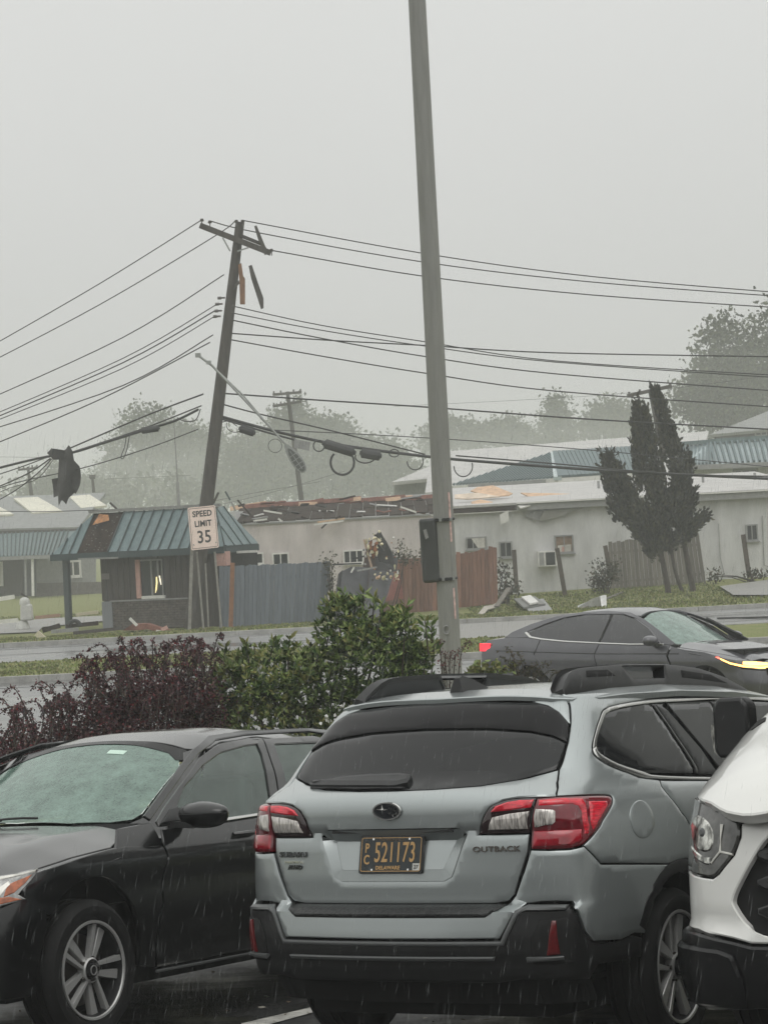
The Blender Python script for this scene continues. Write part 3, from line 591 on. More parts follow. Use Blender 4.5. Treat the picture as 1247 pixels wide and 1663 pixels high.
for i in range(26):
    t = (i + .5) / 26; mb.beam(A.lerp(B, min(1, t + .02)) + Vector((0, -.06, .05)), Dd.lerp(Cc, max(0, t - .05)) + Vector((0, -.06, .05)), .05, .09, (0, -.7, .7))
T.part(mb, 'standing_seams', TEALD, kind='stuff')
mb = MB(); mb.beam(at(-60, 910, D1 - 3), at(100, 903, D1 - 3), .1, .2); T.part(mb, 'gutter', GRYT)
T.part(slab([(-60, 908), (38, 905), (38, 968), (-60, 970)], D1, .2), 'wall', SID, label='dark recessed wall'); T.part(slab([(60, 905), (156, 900), (156, 946), (60, 946)], D1, .2), 'wall', GRYT, label='grey wall with a window'); T.part(slab([(38.2, 905), (59.8, 905), (59.8, 968), (38.2, 968)], D1 + .1, .2), 'entrance', mat('dim_entrance', (0.10, 0.10, 0.105), .7))
T.part(slab([(60, 946.5), (170, 945), (170, 968), (60, 969)], D1 - .1, .3), 'stone_base', BRK)
T.part(slab([(51, 905), (55, 905), (56, 968), (52, 968)], D1 - 2.8, .15), 'canopy_post', WHT); T.part(slab([(40, 905), (43, 905), (44, 966), (41, 966)], D1 - 2.8, .15), 'canopy_post', GRYT)
window(T, 107, 909, 132, 938, D1, 2, WHT, fw=.12); T.part(slab([(-2, 912), (5, 912), (6, 952), (-2, 952)], D1 - .1, .1), 'door_frame', WHT)
# ------------------------------------------------------------------ teal hip roofed buildings behind
def ribs(mb, P, n, w_=.10, lift=.06, skew=0.0):
    A, B, Cc, Dd = [Vector(p) for p in P]
    for i in range(n):
        t = (i + .5) / n; t2 = min(1, max(0, t + skew)); mb.beam(A.lerp(B, t) + Vector((0, -lift, lift)), Dd.lerp(Cc, t2) + Vector((0, -lift, lift)), w_, .10, (0, -.7, .7))
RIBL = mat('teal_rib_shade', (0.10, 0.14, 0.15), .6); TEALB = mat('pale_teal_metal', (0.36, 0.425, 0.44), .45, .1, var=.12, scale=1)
D2 = 108.0
T = Thing('hip_roof_building', at(900, 800, D2), 'pale building with a blue teal ribbed hip roof behind the torn roof', 'building')
P1 = [at(905, 778, D2), at(1060, 768, D2), at(1062, 727, D2 + 6), at(900, 737, D2 + 6)]; P2 = [at(735, 790, D2 + 14), at(905, 778, D2), at(900, 737, D2 + 6), at(893, 738, D2 + 7)]
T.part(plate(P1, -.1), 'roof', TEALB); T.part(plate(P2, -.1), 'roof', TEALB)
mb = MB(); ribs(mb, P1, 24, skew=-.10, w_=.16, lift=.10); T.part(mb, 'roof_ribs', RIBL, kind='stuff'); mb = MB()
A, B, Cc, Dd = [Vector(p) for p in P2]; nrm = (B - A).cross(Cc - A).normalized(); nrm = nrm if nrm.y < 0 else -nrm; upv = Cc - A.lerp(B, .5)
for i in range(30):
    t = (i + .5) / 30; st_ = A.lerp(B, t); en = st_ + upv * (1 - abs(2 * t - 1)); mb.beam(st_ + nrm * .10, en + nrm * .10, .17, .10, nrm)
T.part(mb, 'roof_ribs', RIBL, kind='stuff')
mb = MB(); mb.beam(at(905, 777, D2 - .1), at(900, 736, D2 + 5.9), .35, .16, (0, -.7, .7)); T.part(mb, 'hip_cap', mat('pale_hip_cap', (0.45, 0.52, 0.53), .4))
mb = MB(); mb.beam(at(735, 793, D2 + 14), at(905, 781, D2), .15, .25); mb.beam(at(905, 781, D2), at(1060, 771, D2), .15, .25); T.part(mb, 'gutter', WHT)
T.part(slab([(760, 786), (1058, 768), (1058, 830), (760, 830)], D2 + 1.2, .3), 'wall', GRYT)
D3 = 112.0
T = Thing('hip_roof_building', at(1190, 790, D3), 'white walled building with a teal mansard roof behind the cypress', 'building')
P1 = [at(1108, 757, D3), at(1155, 754, D3), at(1153, 719, D3 + 2), at(1100, 723, D3 + 4)]; P2 = [at(1155, 754, D3), at(1320, 748, D3), at(1320, 708, D3 + 2), at(1153, 719, D3 + 2)]
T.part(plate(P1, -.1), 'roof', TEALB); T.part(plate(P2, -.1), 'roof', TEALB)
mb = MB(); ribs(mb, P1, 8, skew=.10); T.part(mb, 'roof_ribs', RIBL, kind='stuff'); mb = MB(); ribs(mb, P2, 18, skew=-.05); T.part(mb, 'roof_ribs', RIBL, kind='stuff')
mb = MB(); mb.beam(at(1100, 721, D3 + 3), at(1153, 717, D3 + 1.9), .2, .18); mb.beam(at(1153, 717, D3 + 1.9), at(1320, 706, D3 + 1.9), .2, .22); T.part(mb, 'ridge_trim', TEAL)
mb = MB(); mb.beam(at(1106, 760, D3 - .1), at(1320, 751, D3 - .1), .2, .22); T.part(mb, 'gutter', GRYT)
T.part(slab([(1112, 760), (1320, 752), (1320, 795), (1112, 800)], D3 + .8, .3), 'wall', WALL); window(T, 1190, 760, 1230, 772, D3 + .8, 3, GRYT, fw=.1, sill=False)
T = Thing('flat_roof_building', at(880, 790, 138), 'wide pale roofed building in the haze behind the blue roof', 'building')
T.part(plate([at(690, 800, 132), at(1130, 770, 132), at(1150, 700, 150), at(700, 735, 150)], -.2), 'roof', ROOFW); T.part(slab([(690, 801), (1130, 771), (1130, 800), (690, 820)], 132.3, .3), 'wall', WALL)
T = Thing('hip_roof_building', at(690, 800, 150), 'grey hip roofed building left of the steel pole in the haze', 'building')
T.part(plate([at(635, 783, 150), at(770, 770, 150), at(760, 745, 158), at(700, 756, 158)], -.2), 'roof', ROOFW); T.part(slab([(640, 784), (770, 771), (770, 815), (640, 820)], 151, .3), 'wall', GREYROOF)
T = Thing('house', at(1225, 715, 165), 'far house with a sloping grey roof at the right edge below the tall tree', 'house')
T.part(plate([at(1150, 706, 165), at(1320, 690, 165), at(1320, 640, 172), at(1245, 668, 172)], -.2), 'roof', GREYROOF); T.part(slab([(1160, 707), (1320, 692), (1320, 730), (1160, 735)], 165.5, .3), 'wall', SID); window(T, 1225, 699, 1245, 709, 165.5, 2, GRYT, fw=.1, sill=False)
# unseen wall and canopy added behind the camera to block low sky from car reflections
T = Thing('reflection_wall', (0, -9, 2.4), 'unseen dark wall added behind the camera to darken car reflections', 'building')
mb = MB(); mb.box((0, -9, 4.6), (40, .4, 4.6)); T.part(mb, 'wall', mat('reflection_wall_dark', (0.10, 0.075, 0.06), .85, var=.3, scale=3)); mb = MB(); mb.box((0, -8.4, 5.6), (40.2, 1.6, .5)); T.part(mb, 'canopy', GRYT)
# ================================================================== poles, wires, sign, fences, storm debris
WOODP = mat('utility_pole_wood', (0.060, 0.053, 0.047), 0.9, var=.35, scale=7, stretch=(2, 2, .25), bump=.3); WIRE = mat('cable_black', (0.022, 0.022, 0.023), .6); GALV = mat('galvanised_steel', (0.30, 0.31, 0.30), .45, .5, var=.15, scale=6)
def curve_pts(P, n=10):
    P = [Vector(p) for p in P]; o = []
    for i in range(len(P) - 1):
        p0, p1, p2, p3 = P[max(i - 1, 0)], P[i], P[i + 1], P[min(i + 2, len(P) - 1)]
        for k in range(n):
            t = k / n; o.append(.5 * ((2 * p1) + (p2 - p0) * t + (2 * p0 - 5 * p1 + 4 * p2 - p3) * t * t + (3 * p1 - p0 - 3 * p2 + p3) * t ** 3))
    return o + [P[-1]]
# --- broken leaning utility pole
DP = 72.0
pb, ptop = at(311, 1026, DP), at(390, 361, DP)
T = Thing('utility_pole', (pb.x, pb.y, .0), 'dark wooden utility pole leaning to the right with a snapped crossarm', 'utility pole')
mb = MB(); mb.tube([pb - (ptop - pb) * .03, pb.lerp(ptop, .33), pb.lerp(ptop, .66), ptop], [.225, .20, .17, .13], 14); T.part(mb, 'pole', WOODP, smooth=50)
mb = MB(); mb.beam(at(325, 366, DP - .25), at(440, 411, DP - .25), .12, .16); ca = T.part(mb, 'crossarm', WOODP)
mb = MB(); mb.beam(at(394, 384, DP - .1), at(424, 396, DP - .1), .09, .10); T.part(mb, 'split_timber', WOODP, ca)
T.part(slab([(413, 367), (417, 366), (431, 400), (438, 410), (430, 414), (426, 406), (419, 388)], DP - .3, .09), 'splintered_timber', WOODP, ca)
INS = mat('insulator_glaze', (0.07, 0.06, 0.055), .3, coat=.4)
def insulator(px, py, d, par, h=.20):
    q = at(px, py, d); mb = MB(); mb.lathe([(.015, -h), (.015, -h * .45), (.05, -h * .42), (.065, -h * .25), (.04, -h * .2), (.055, -h * .05), (.03, 0), (.001, .01)], lambda x, y, a: (q.x + x, q.y + y, q.z + a), 10); T.part(mb, 'insulator', INS, par, smooth=40)
for px, py in ((328, 355), (341, 358), (384, 357), (394, 357), (441, 404)): insulator(px, py, DP - .25, ca)
mb = MB(); mb.beam(at(362, 386, DP - .3), at(374, 408, DP - .25), .03, .04); mb.beam(at(404, 402, DP - .3), at(386, 408, DP - .25), .03, .04); T.part(mb, 'crossarm_brace', GALV, ca)
for (x, y, sx) in ((357, 484, -1), (353, 494, -1), (352, 505, -1), (350, 514, -1), (377, 497, 1), (375, 508, 1), (372, 518, 1)):
    q = at(x, y, DP - .1); mb = MB(); mb.tube([q - Vector((.05 * sx, 0, 0)), q + Vector((.06 * sx, 0, 0))], .045, 8); mb.beam(q - Vector((.16 * sx, 0, 0)), q, .03, .05); T.part(mb, 'spool_insulator', INS)
for k_, (pts, m_, lb) in enumerate((([(387, 430), (392, 427), (395, 448), (398, 452), (398, 494), (390, 494), (389, 455)], mat('raw_brown_wood', (0.20, 0.10, 0.05), .8, var=.3, scale=8, stretch=(3, 3, .4)), 'raw brown broken timber dangling below the crossarm'), ([(404, 432), (409, 430), (420, 462), (428, 484), (428, 500), (424, 502), (417, 480), (408, 452)], WOODP, 'dark splintered timber dangling beside the brown one'))):
    single(slab(pts, DP - .3, .09), 'hanging_timber', m_, lb, 'broken timber')
single(slab([(381, 462), (388, 455), (389, 460), (384, 466), (379, 472)], DP - .35, .08), 'timber_splinter', WOODP, 'short splinter stuck between the pole and the hanging timbers', 'broken timber')
def wire(pts, r, label, group, cat='power line', d0=DP, d1=None, name='power_line', m_=WIRE, n=6):
    d1 = d1 or d0; x0, x1 = pts[0][0], pts[-1][0]
    P = [at(x, y, d0 + (d1 - d0) * ((x - x0) / (x1 - x0) if x1 != x0 else 0)) for x, y in pts]
    mb = MB(); C_ = curve_pts(P, n); mb.tube(C_, r, 5, cap=False); return single(mb, name, m_, label, cat, group, smooth=80, base=P[0])
GR, GL_ = 'power lines right of the leaning pole', 'power lines left of the leaning pole'
for pts, r, lb in (([(395, 358), (690, 412), (960, 449), (1300, 478)], .017, 'topmost thin wire running right from the crossarm'), ([(342, 359), (420, 378), (690, 426), (960, 458), (1300, 484)], .017, 'second thin wire from the top, right of the leaning pole'), ([(443, 407), (690, 449), (960, 479), (1300, 502)], .018, 'third thin wire leaving the snapped right end of the crossarm'),
    ([(378, 497), (520, 528), (690, 555), (900, 586), (1300, 612)], .016, 'upper wire of the middle bundle, right of the leaning pole'), ([(376, 508), (520, 536), (690, 562), (900, 588), (1300, 616)], .016, 'second wire of the middle bundle, close under the upper one'), ([(373, 519), (520, 549), (690, 579), (900, 607), (1300, 638)], .019, 'third wire of the middle bundle, clearly below the first two'),
    ([(368, 541), (384, 542), (540, 553), (690, 561), (900, 573), (1300, 580)], .020, 'nearly level wire with a small splice close to the pole'), ([(366, 550), (520, 578), (690, 606), (900, 635), (1300, 664)], .019, 'lowest wire of the middle bundle, right of the leaning pole'),
    ([(351, 638), (520, 650), (690, 661), (960, 681), (1300, 700)], .024, 'dark single wire midway between the bundle and the thick cable'), ([(349, 653), (420, 672), (540, 700), (690, 738)], .022, 'wire sloping down into the thick communication cable'), ([(438, 698), (690, 711), (960, 731), (1300, 763)], .014, 'faint thin wire just above the thick cable')):
    wire(pts, r, lb, GR, d1=74)
for pts, r, lb in (([(328, 357), (160, 462), (-40, 577)], .016, 'topmost thin wire running left from the crossarm'), ([(382, 359), (345, 386), (160, 496), (-40, 601)], .016, 'second thin wire from the top, left of the leaning pole'), ([(364, 446), (200, 548), (-40, 658)], .017, 'lone thin wire below the upper pair on the left'),
    ([(356, 492), (200, 582), (-40, 686)], .015, 'upper wire of the left bundle'), ([(352, 503), (200, 589), (-40, 692)], .020, 'second wire of the left bundle'), ([(350, 513), (200, 598), (-40, 697)], .015, 'third wire of the left bundle'), ([(346, 544), (200, 626), (-40, 706)], .018, 'fourth wire of the left bundle, meeting the others at the frame edge'), ([(341, 556), (160, 650), (-40, 734)], .019, 'lowest wire of the left bundle'),
    ([(330, 640), (240, 674), (116, 727)], .026, 'upper wire running from the pole to the torn black sheet'), ([(327, 659), (230, 697), (118, 734)], .022, 'middle wire running from the pole to the torn black sheet'), ([(322, 697), (240, 728), (135, 760), (30, 783), (-40, 806)], .017, 'thin sagging wire passing behind the torn black sheet'),
    ([(78, 742), (30, 760), (-40, 783)], .018, 'upper of the loose wires fanning down left of the torn sheet'), ([(82, 745), (40, 772), (-40, 806)], .022, 'middle of the loose wires fanning down left of the torn sheet'), ([(84, 746), (60, 770), (20, 800), (-40, 832)], .018, 'steep loose wire fanning down left of the torn sheet'), ([(86, 748), (60, 778), (10, 795), (-40, 820)], .012, 'thinnest of the loose wires fanning down left of the torn sheet'),
    ([(160, 828), (60, 831), (-40, 829)], .012, 'nearly level thin wire crossing in front of the motel roof')):
    wire(pts, r, lb, GL_, d1=78)
wire([(330, 826), (440, 800), (560, 765)], .010, 'faint upper service wire sagging towards the far pole', 'service wires in the haze', d0=110, d1=125); wire([(300, 824), (400, 803), (520, 782)], .010, 'faint lower service wire above the kiosk roof', 'service wires in the haze', d0=110, d1=125); wire([(170, 778), (310, 772)], .010, 'short faint wire in front of the left tree', 'service wires in the haze', d0=150); wire([(0, 742), (80, 743)], .010, 'faint level wire at the far left edge', 'service wires in the haze', d0=150)
wire([(640, 660), (1000, 640), (1250, 610)], .009, 'barely visible far wire rising to the right', 'service wires in the haze', d0=140, d1=130)
# thick communication cable with lashed extras
wire([(344, 672), (400, 688), (470, 706), (560, 724), (690, 741), (800, 751), (1000, 765), (1300, 780)], .045, 'thick black communication cable crossing the whole right side', None, 'cable', name='communication_cable', d1=74)
wire([(344, 676), (390, 689), (440, 704), (500, 720)], .03, 'short lashed cable under the thick one near the pole', None, 'cable', name='communication_cable'); wire([(740, 740), (900, 753), (1100, 770), (1300, 774)], .022, 'thinner cable lashed just above the thick cable on the right', None, 'cable', name='communication_cable', d1=74)
wire([(322, 665), (285, 683), (240, 697), (170, 719), (118, 735), (75, 742), (30, 752), (-40, 770)], .040, 'thick black communication cable left of the leaning pole', None, 'cable', name='communication_cable', d1=78)
def closure(a, b, r, lb, m_=WIRE, name='splice_case', cat='cable box', d=DP - .1):
    A, B = at(*a, d), at(*b, d); mb = MB(); mb.tube([A, A.lerp(B, .06), A.lerp(B, .1), A.lerp(B, .9), A.lerp(B, .94), B], [r * .35, r * .55, r, r, r * .55, r * .35], 10); return single(mb, name, m_, lb, cat, 'cable boxes on the wires', smooth=35)
closure((228, 700), (260, 695), .10, 'black cable box hanging on the left cable'); closure((388, 695), (415, 704), .12, 'black cable box on the right cable nearest the pole'); closure((523, 719), (578, 736), .15, 'long black splice case above the big cable loop'); closure((584, 735), (620, 741), .15, 'black splice case just right of the big loop')
single(slab([(478, 713), (504, 718), (502, 732), (478, 727)], DP - .15, .15), 'cable_box', GRYT, 'pale grey cable box beside the dangling street lamp', 'cable box', 'cable boxes on the wires')
def loop(cx, cy, rx, ry, r, lb, a0=-2.0, a1=5.1, d=DP - .05):
    wire([(cx + rx * math.cos(t), cy - ry * math.sin(t)) for t in np.linspace(a0, a1, 14)], r, lb, 'cable loops', 'cable', d0=d, name='cable_loop', n=3)
TP = math.pi
loop(556, 751, 19, 20, .035, 'large thick cable loop hanging under the long splice case', TP * .75, TP * 2.25); loop(518, 724, 9, 9, .02, 'small tight loop left of the long splice case', 0, TP * 2); loop(593, 742, 16, 10, .02, 'flat loop between the two splice cases', TP * .9, TP * 2.1); loop(674, 749, 13, 14, .017, 'thin drooping loop left of the steel pole', TP * 1.0, TP * 2.15); loop(752, 757, 15, 17, .018, 'thin drooping loop right of the steel pole', TP * 1.0, TP * 2.1); loop(447, 724, 11, 11, .01, 'faint coil left of the dangling lamp', 0, TP * 2); loop(382, 690, 14, 12, .012, 'thin loop beside the cable box nearest the pole', TP * .9, TP * 1.8); loop(640, 736, 8, 6, .018, 'small bundle of cable turns near the right splice case', 0, TP * 2)
wire([(206, 706), (203, 725), (197, 742), (201, 744), (207, 728), (211, 705)], .014, 'narrow drop loop hanging from the left cable', 'cable loops', 'cable', name='cable_loop'); wire([(326, 664), (318, 682), (300, 684), (288, 678)], .016, 'slack jumper between the pole and the left cable', 'cable loops', 'cable', name='cable_loop'); wire([(345, 678), (355, 686), (372, 684), (385, 692)], .014, 'slack jumper between the pole and the right cable', 'cable loops', 'cable', name='cable_loop')
# knocked-down street lamp arm hanging across the cable
T = Thing('street_lamp', at(400, 670, DP - .4), 'street lamp arm knocked loose, its oval lamp head dangling over the cable', 'street lamp')
A, B, C2, D_ = at(322, 577, DP - .4), at(345, 594, DP - .4), at(440, 695, DP - .45), at(466, 724, DP - .45)
mb = MB(); mb.tube([A, B, C2, D_], [.035, .035, .03, .03], 8); mb.tube([B + Vector((-.12, 0, .12)), B.lerp(C2, .5) + Vector((.03, 0, .07)), C2], [.025, .025, .02], 6); T.part(mb, 'arm', GALV, smooth=40)
mb = MB(); mb.box(A, (.16, .16, .12)); mb.box(B + Vector((-.1, 0, .1)), (.14, .14, .1)); T.part(mb, 'arm_clamp', GALV)
hp = at(479, 744, DP - .5); ax = (at(494, 766, DP - .5) - at(462, 720, DP - .5)); L_ = ax.length; ax.normalize(); sd = Vector((ax.z, 0, -ax.x)); up = Vector((0, -1, 0))
mb = MB(); n_ = 20; oval = [(math.cos(2 * TP * i / n_) * L_ / 2, math.sin(2 * TP * i / n_) * .17 * (1 + .25 * math.cos(2 * TP * i / n_))) for i in range(n_)]
mb.prism(oval, lambda u, v, d: tuple(hp + ax * u + sd * v - up * d), 0, .14); T.part(mb, 'lamp_head', GALV)
mb = MB(); mb.prism([(u * .80 + .06, v * .72) for u, v in oval], lambda u, v, d: tuple(hp + ax * u + sd * v + up * d), 0, .03); gl2 = T.part(mb, 'lamp_lens', mat('lamp_lens_grey', (0.09, 0.095, 0.09), .3))
mb = MB()
for k_ in (-.1, .05, .2, .33): mb.beam(hp + ax * k_ + sd * .12 + up * .04, hp + ax * k_ - sd * .12 + up * .04, .02, .02, up)
mb.beam(hp - ax * .25 + up * .04, hp + ax * .38 + up * .04, .02, .02, up); T.part(mb, 'lens_grid', GALV, gl2)
# torn black roofing sheet wrapped round the left wires
sh = [(77, 736), (84, 728), (104, 731), (113, 723), (119, 733), (121, 748), (128, 757), (133, 772), (132, 785), (124, 802), (120, 800), (112, 808), (107, 819), (102, 812), (97, 822), (95, 805), (87, 808), (86, 795), (84, 778), (93, 776), (95, 746), (88, 747), (83, 741)]
mb = MB(); pts = densify(sh, 5)
Vv, Ee, Ff = delaunay_2d_cdt([Vector((float(x), float(y))) for x, y in pts] + [Vector((float(x), float(y))) for x in range(80, 133, 6) for y in range(728, 818, 6)], [(i, (i + 1) % len(pts)) for i in range(len(pts))], [list(range(len(pts)))], 1, 1e-5)[:3]
def shp(p, o): q = at(p.x, p.y, DP + 3.2); q.y += .16 * math.sin(p.x * .21 + p.y * .05) + .07 * math.sin(p.x * .55) + o; return tuple(q)
mb.add([shp(p, 0) for p in Vv], [tuple(f) for f in Ff]); mb.add([shp(p, .03) for p in Vv], [tuple(f[::-1]) for f in Ff]); nb = len(Vv)
single(mb, 'torn_sheet', mat('black_roofing_felt', (0.030, 0.028, 0.027), .75, var=.4, scale=5, bump=.3), 'torn black roofing sheet caught on the wires at the left', 'debris', smooth=60)
# --- steel light pole beside the hedge
DL = 27.0; lb_, lt_ = at(736, 1150, DL), at(661.7, -300, DL)
T = Thing('light_pole', (lb_.x, lb_.y, .14), 'tall weathered steel light pole with a dark box strapped to it', 'light pole')
STEEL = mat('weathered_steel_pole', (0.25, 0.25, 0.238), .6, .2, var=.10, scale=4, stretch=(5, 5, .5), bump=.08, bscale=60, detail=8)
d_ = (lt_ - lb_) / (lt_.z - lb_.z); base_ = lb_ - d_ * (lb_.z - .1)
mb = MB(); mb.tube([base_, lb_, lb_.lerp(lt_, .5), lt_], [.122, .117, .103, .090], 28); T.part(mb, 'pole', STEEL, smooth=50)
mb = MB(); mb.box(base_ + Vector((0, 0, .06)), (.42, .42, .06)); T.part(mb, 'base_plate', STEEL)
def pole_at(y): t = (y + 300) / 1450; return lt_.lerp(lb_, t)
ca_, cb_ = at(694, 842, DL), at(701, 946, DL)
mb = MB(); mb.beam(ca_ + Vector((0, .03, 0)), cb_ + Vector((0, .03, 0)), .24, .19, (1, 0, 0)); bx = T.part(mb, 'equipment_box', mat('dark_box_paint', (0.055, 0.058, 0.057), .5, var=.12, scale=4)); bv = bx.modifiers.new('b', 'BEVEL'); bv.width = .03; bv.segments = 3
T.part(slab([(687, 861), (692, 859), (696, 873), (691, 876)], DL - .12, .008), 'box_label', GRYT, bx)
for y in (844, 940):
    q = pole_at(y); r_ = .112; mb = MB(); ring = [(q.x + r_ * math.cos(t), q.y + r_ * math.sin(t), q.z + .006 * math.cos(t)) for t in np.linspace(0, 2 * TP, 25)]; mb.tube(ring, .014, 5); st = T.part(mb, 'strap', WIRE)
    for k_ in range(5): mb = MB(); t = -TP / 2 + (k_ - 2) * .33; mb.box((q.x + r_ * 1.12 * math.cos(t), q.y + r_ * 1.12 * math.sin(t), q.z), (.03, .03, .035)); T.part(mb, 'strap_buckle', GALV if k_ in (1, 4) else WIRE, st)
q = pole_at(1022) + Vector((-.035, -.118, 0)); mb = MB(); mb.tube([(q.x + .032 * math.cos(t), q.y + .004 * math.cos(2 * t), q.z + .045 * math.sin(t)) for t in np.linspace(0, 2 * TP, 21)], .009, 5); T.part(mb, 'hand_hole_ring', GRYT)
HILITE = mat('pink_highlight', (0.58, 0.40, 0.38), .6, var=.4, scale=14)  # thin pink and grey strips paint the highlight line along the pole's edge
for y0, y1, m_ in ((800, 880, HILITE), (884, 935, GRYT), (955, 1005, HILITE)):
    a, b = pole_at(y0) + Vector((.068, -.088, 0)), pole_at(y1) + Vector((.070, -.090, 0)); mb = MB(); mb.beam(a, b, .022, .006, (0.6, -.8, 0)); T.part(mb, 'highlight_strip', m_)
# --- speed limit sign and the stakes beside it
SD = 70.6; c0 = at(330.5, 857, SD); T = Thing('speed_limit_sign', (at(309, 1023, SD).x, SD, .1), 'pale pink speed limit sign reading 35 on a thin post before the shop', 'road sign')
M_ = Matrix.Rotation(R(34), 4, 'Z') @ Matrix.Rotation(R(90), 4, 'X') @ Matrix.Rotation(R(2.6), 4, 'Z')
hx, hz = .457, .61
mb = MB(); rr_ = lambda hx, hz, rd: [(sx_ * (hx - rd) + rd * math.cos(a0 + t * TP / 8), sz_ * (hz - rd) + rd * math.sin(a0 + t * TP / 8)) for sx_, sz_, a0 in ((1, 1, 0), (-1, 1, TP / 2), (-1, -1, TP), (1, -1, 1.5 * TP)) for t in range(5)]
SGN = mat('sign_face_pink', (0.84, 0.68, 0.62), .45, var=.05, scale=2); SBK = mat('sign_black', (0.02, 0.02, 0.022), .5)
mb.prism(rr_(hx, hz, .05), lambda u, v, d: (u, v, d), -.004, .004); sp_ = mb.build('sign_panel', SGN, T.o); sp_.matrix_local = Matrix.Translation(c0 - T.base) @ M_
o_, i_ = rr_(hx - .03, hz - .03, .04), rr_(hx - .046, hz - .046, .03); n_ = len(o_); mb = MB(); mb.add([(u, v, .0055) for u, v in o_] + [(u, v, .0055) for u, v in i_], [(i, (i + 1) % n_, n_ + (i + 1) % n_, n_ + i) for i in range(n_)]); mb.build('sign_border', mat('sign_border_dark', (0.12, 0.06, 0.055), .5), sp_)
for tx, y, sz, sx_ in (('SPEED', .40, .235, .98), ('LIMIT', .115, .235, .98), ('35', -.275, .50, .95)):
    o = link('lettering', text_mesh(tx, sz, .001, .007, 'CENTER', sx_, 1.04), sp_); o.data.materials.append(SBK); o.location = (0, y, .007)
for u, v in ((-.37, -.46), (.37, -.46)): mb = MB(); mb.tube([(u, v, .004), (u, v, .016)], .02, 8); mb.build('bolt', GALV, sp_)
mb = MB(); mb.beam(at(314, 822, SD + .1), at(308, 1026, SD + .1), .07, .09, (1, 0, 0)); T.part(mb, 'post', mat('grey_post', (0.24, 0.23, 0.21), .7, var=.2, scale=8))
GP = mat('grey_post', None)
for (x0, y0, x1, y1, w_, lb) in ((320, 896, 331, 1023, .055, 'leaning grey stake just right of the sign post'), (334, 915, 339, 1018, .045, 'shorter upright stake between two leaning stakes'), (349, 896, 360, 1022, .055, 'leaning grey stake beside the blue fence')):
    mb = MB(); mb.beam(at(x0, y0, SD + .4), at(x1, y1, SD + .4), w_, w_, (1, 0, 0)); single(mb, 'wooden_stake', GP, lb, 'stake', 'stakes by the speed sign')
mb = MB(); mb.beam(at(378, 914, 71.3), at(375, 1020, 71.3), .15, .12, (1, 0, 0)); single(mb, 'wooden_post', mat('orange_brown_post', (0.24, 0.11, 0.055), .8, var=.25, scale=8), 'orange brown wooden post in front of the blue fence', 'post')
# --- fences, board by board
def fence(name, label, TL_, TR_, BL_, BR_, d0, d1, n, mats, gap=.012, jag=.05, rail=None, th=.025, wob=.012, cat='fence'):
    a, b = at(*BL_, d0), at(*BR_, d1); T = Thing(name, (a.lerp(b, .5)), label, cat)
    for i in range(n):
        t0, t1 = i / n, (i + 1) / n; L = lambda p, q, t: (p[0] + (q[0] - p[0]) * t, p[1] + (q[1] - p[1]) * t); D_ = lambda t: d0 + (d1 - d0) * t
        j = rng.uniform(-jag, jag); w = rng.uniform(-wob, wob)
        P = [at(*L(BL_, BR_, t0), D_(t0)), at(*L(BL_, BR_, t1), D_(t1)), at(*L(TL_, TR_, t1), D_(t1)), at(*L(TL_, TR_, t0), D_(t0))]
        e = (P[1] - P[0]).normalized() * gap / 2; P = [P[0] + e, P[1] - e, P[2] - e + Vector((0, 0, j)), P[3] + e + Vector((0, 0, j + rng.uniform(-.03, .03)))]; P = [p + Vector((0, w, 0)) for p in P]
        T.part(plate(P, th), 'board', mats[i % len(mats)] if len(mats) < 4 else rng.choice(mats))
    for f in (.22, .80):
        mb = MB(); p = at(TL_[0] + (BL_[0] - TL_[0]) * f, TL_[1] + (BL_[1] - TL_[1]) * f, d0 + .06); q = at(TR_[0] + (BR_[0] - TR_[0]) * f, TR_[1] + (BR_[1] - TR_[1]) * f, d1 + .06); mb.beam(p, q, .05, .09); T.part(mb, 'rail', rail or mats[0])
    return T
BLU = [mat('blue_grey_slat_%s' % c, (0.135 * k_, 0.155 * k_, 0.185 * k_), .7, var=.12, scale=5, stretch=(3, 3, .4)) for c, k_ in (('dull', .92), ('plain', 1.0), ('pale', 1.07))]
fence('slat_fence', 'blue grey slatted fence between the shop and the debris', (356, 920), (536, 912), (356, 1021), (530, 1008), 71.8, 72.6, 26, BLU, gap=.008, jag=.006, th=.03, wob=.016)
RB = [mat('red_brown_board_%s' % c, (0.205 * k_, 0.105 * k_, 0.072 * k_), .85, var=.3, scale=6, stretch=(4, 4, .3)) for c, k_ in (('dark', .78), ('plain', 1.0), ('pale', 1.25), ('worn', .9))]
fence('board_fence', 'red brown board fence behind the steel pole', (596, 916), (806, 889), (596, 1004), (808, 980), 75.2, 76.6, 32, RB, gap=.009, jag=.06)
single(slab([(612, 940), (650, 934), (655, 972), (614, 978)], 75.0, .04), 'painted_board', mat('red_painted_panel', (0.30, 0.105, 0.085), .8, var=.15, scale=4), 'red painted panel leaning on the brown fence below the debris', 'panel')
GW = [mat('grey_weathered_board_%s' % c, (0.165 * k_, 0.15 * k_, 0.13 * k_), .9, var=.25, scale=5, stretch=(4, 4, .3)) for c, k_ in (('dark', .82), ('plain', 1.0), ('pale', 1.12), ('worn', .92))]
fence('weathered_fence', 'grey weathered board fence behind the leaning cypress', (987, 880), (1134, 866), (992, 964), (1146, 948), 83.5, 83.0, 22, GW, gap=.008, jag=.04)
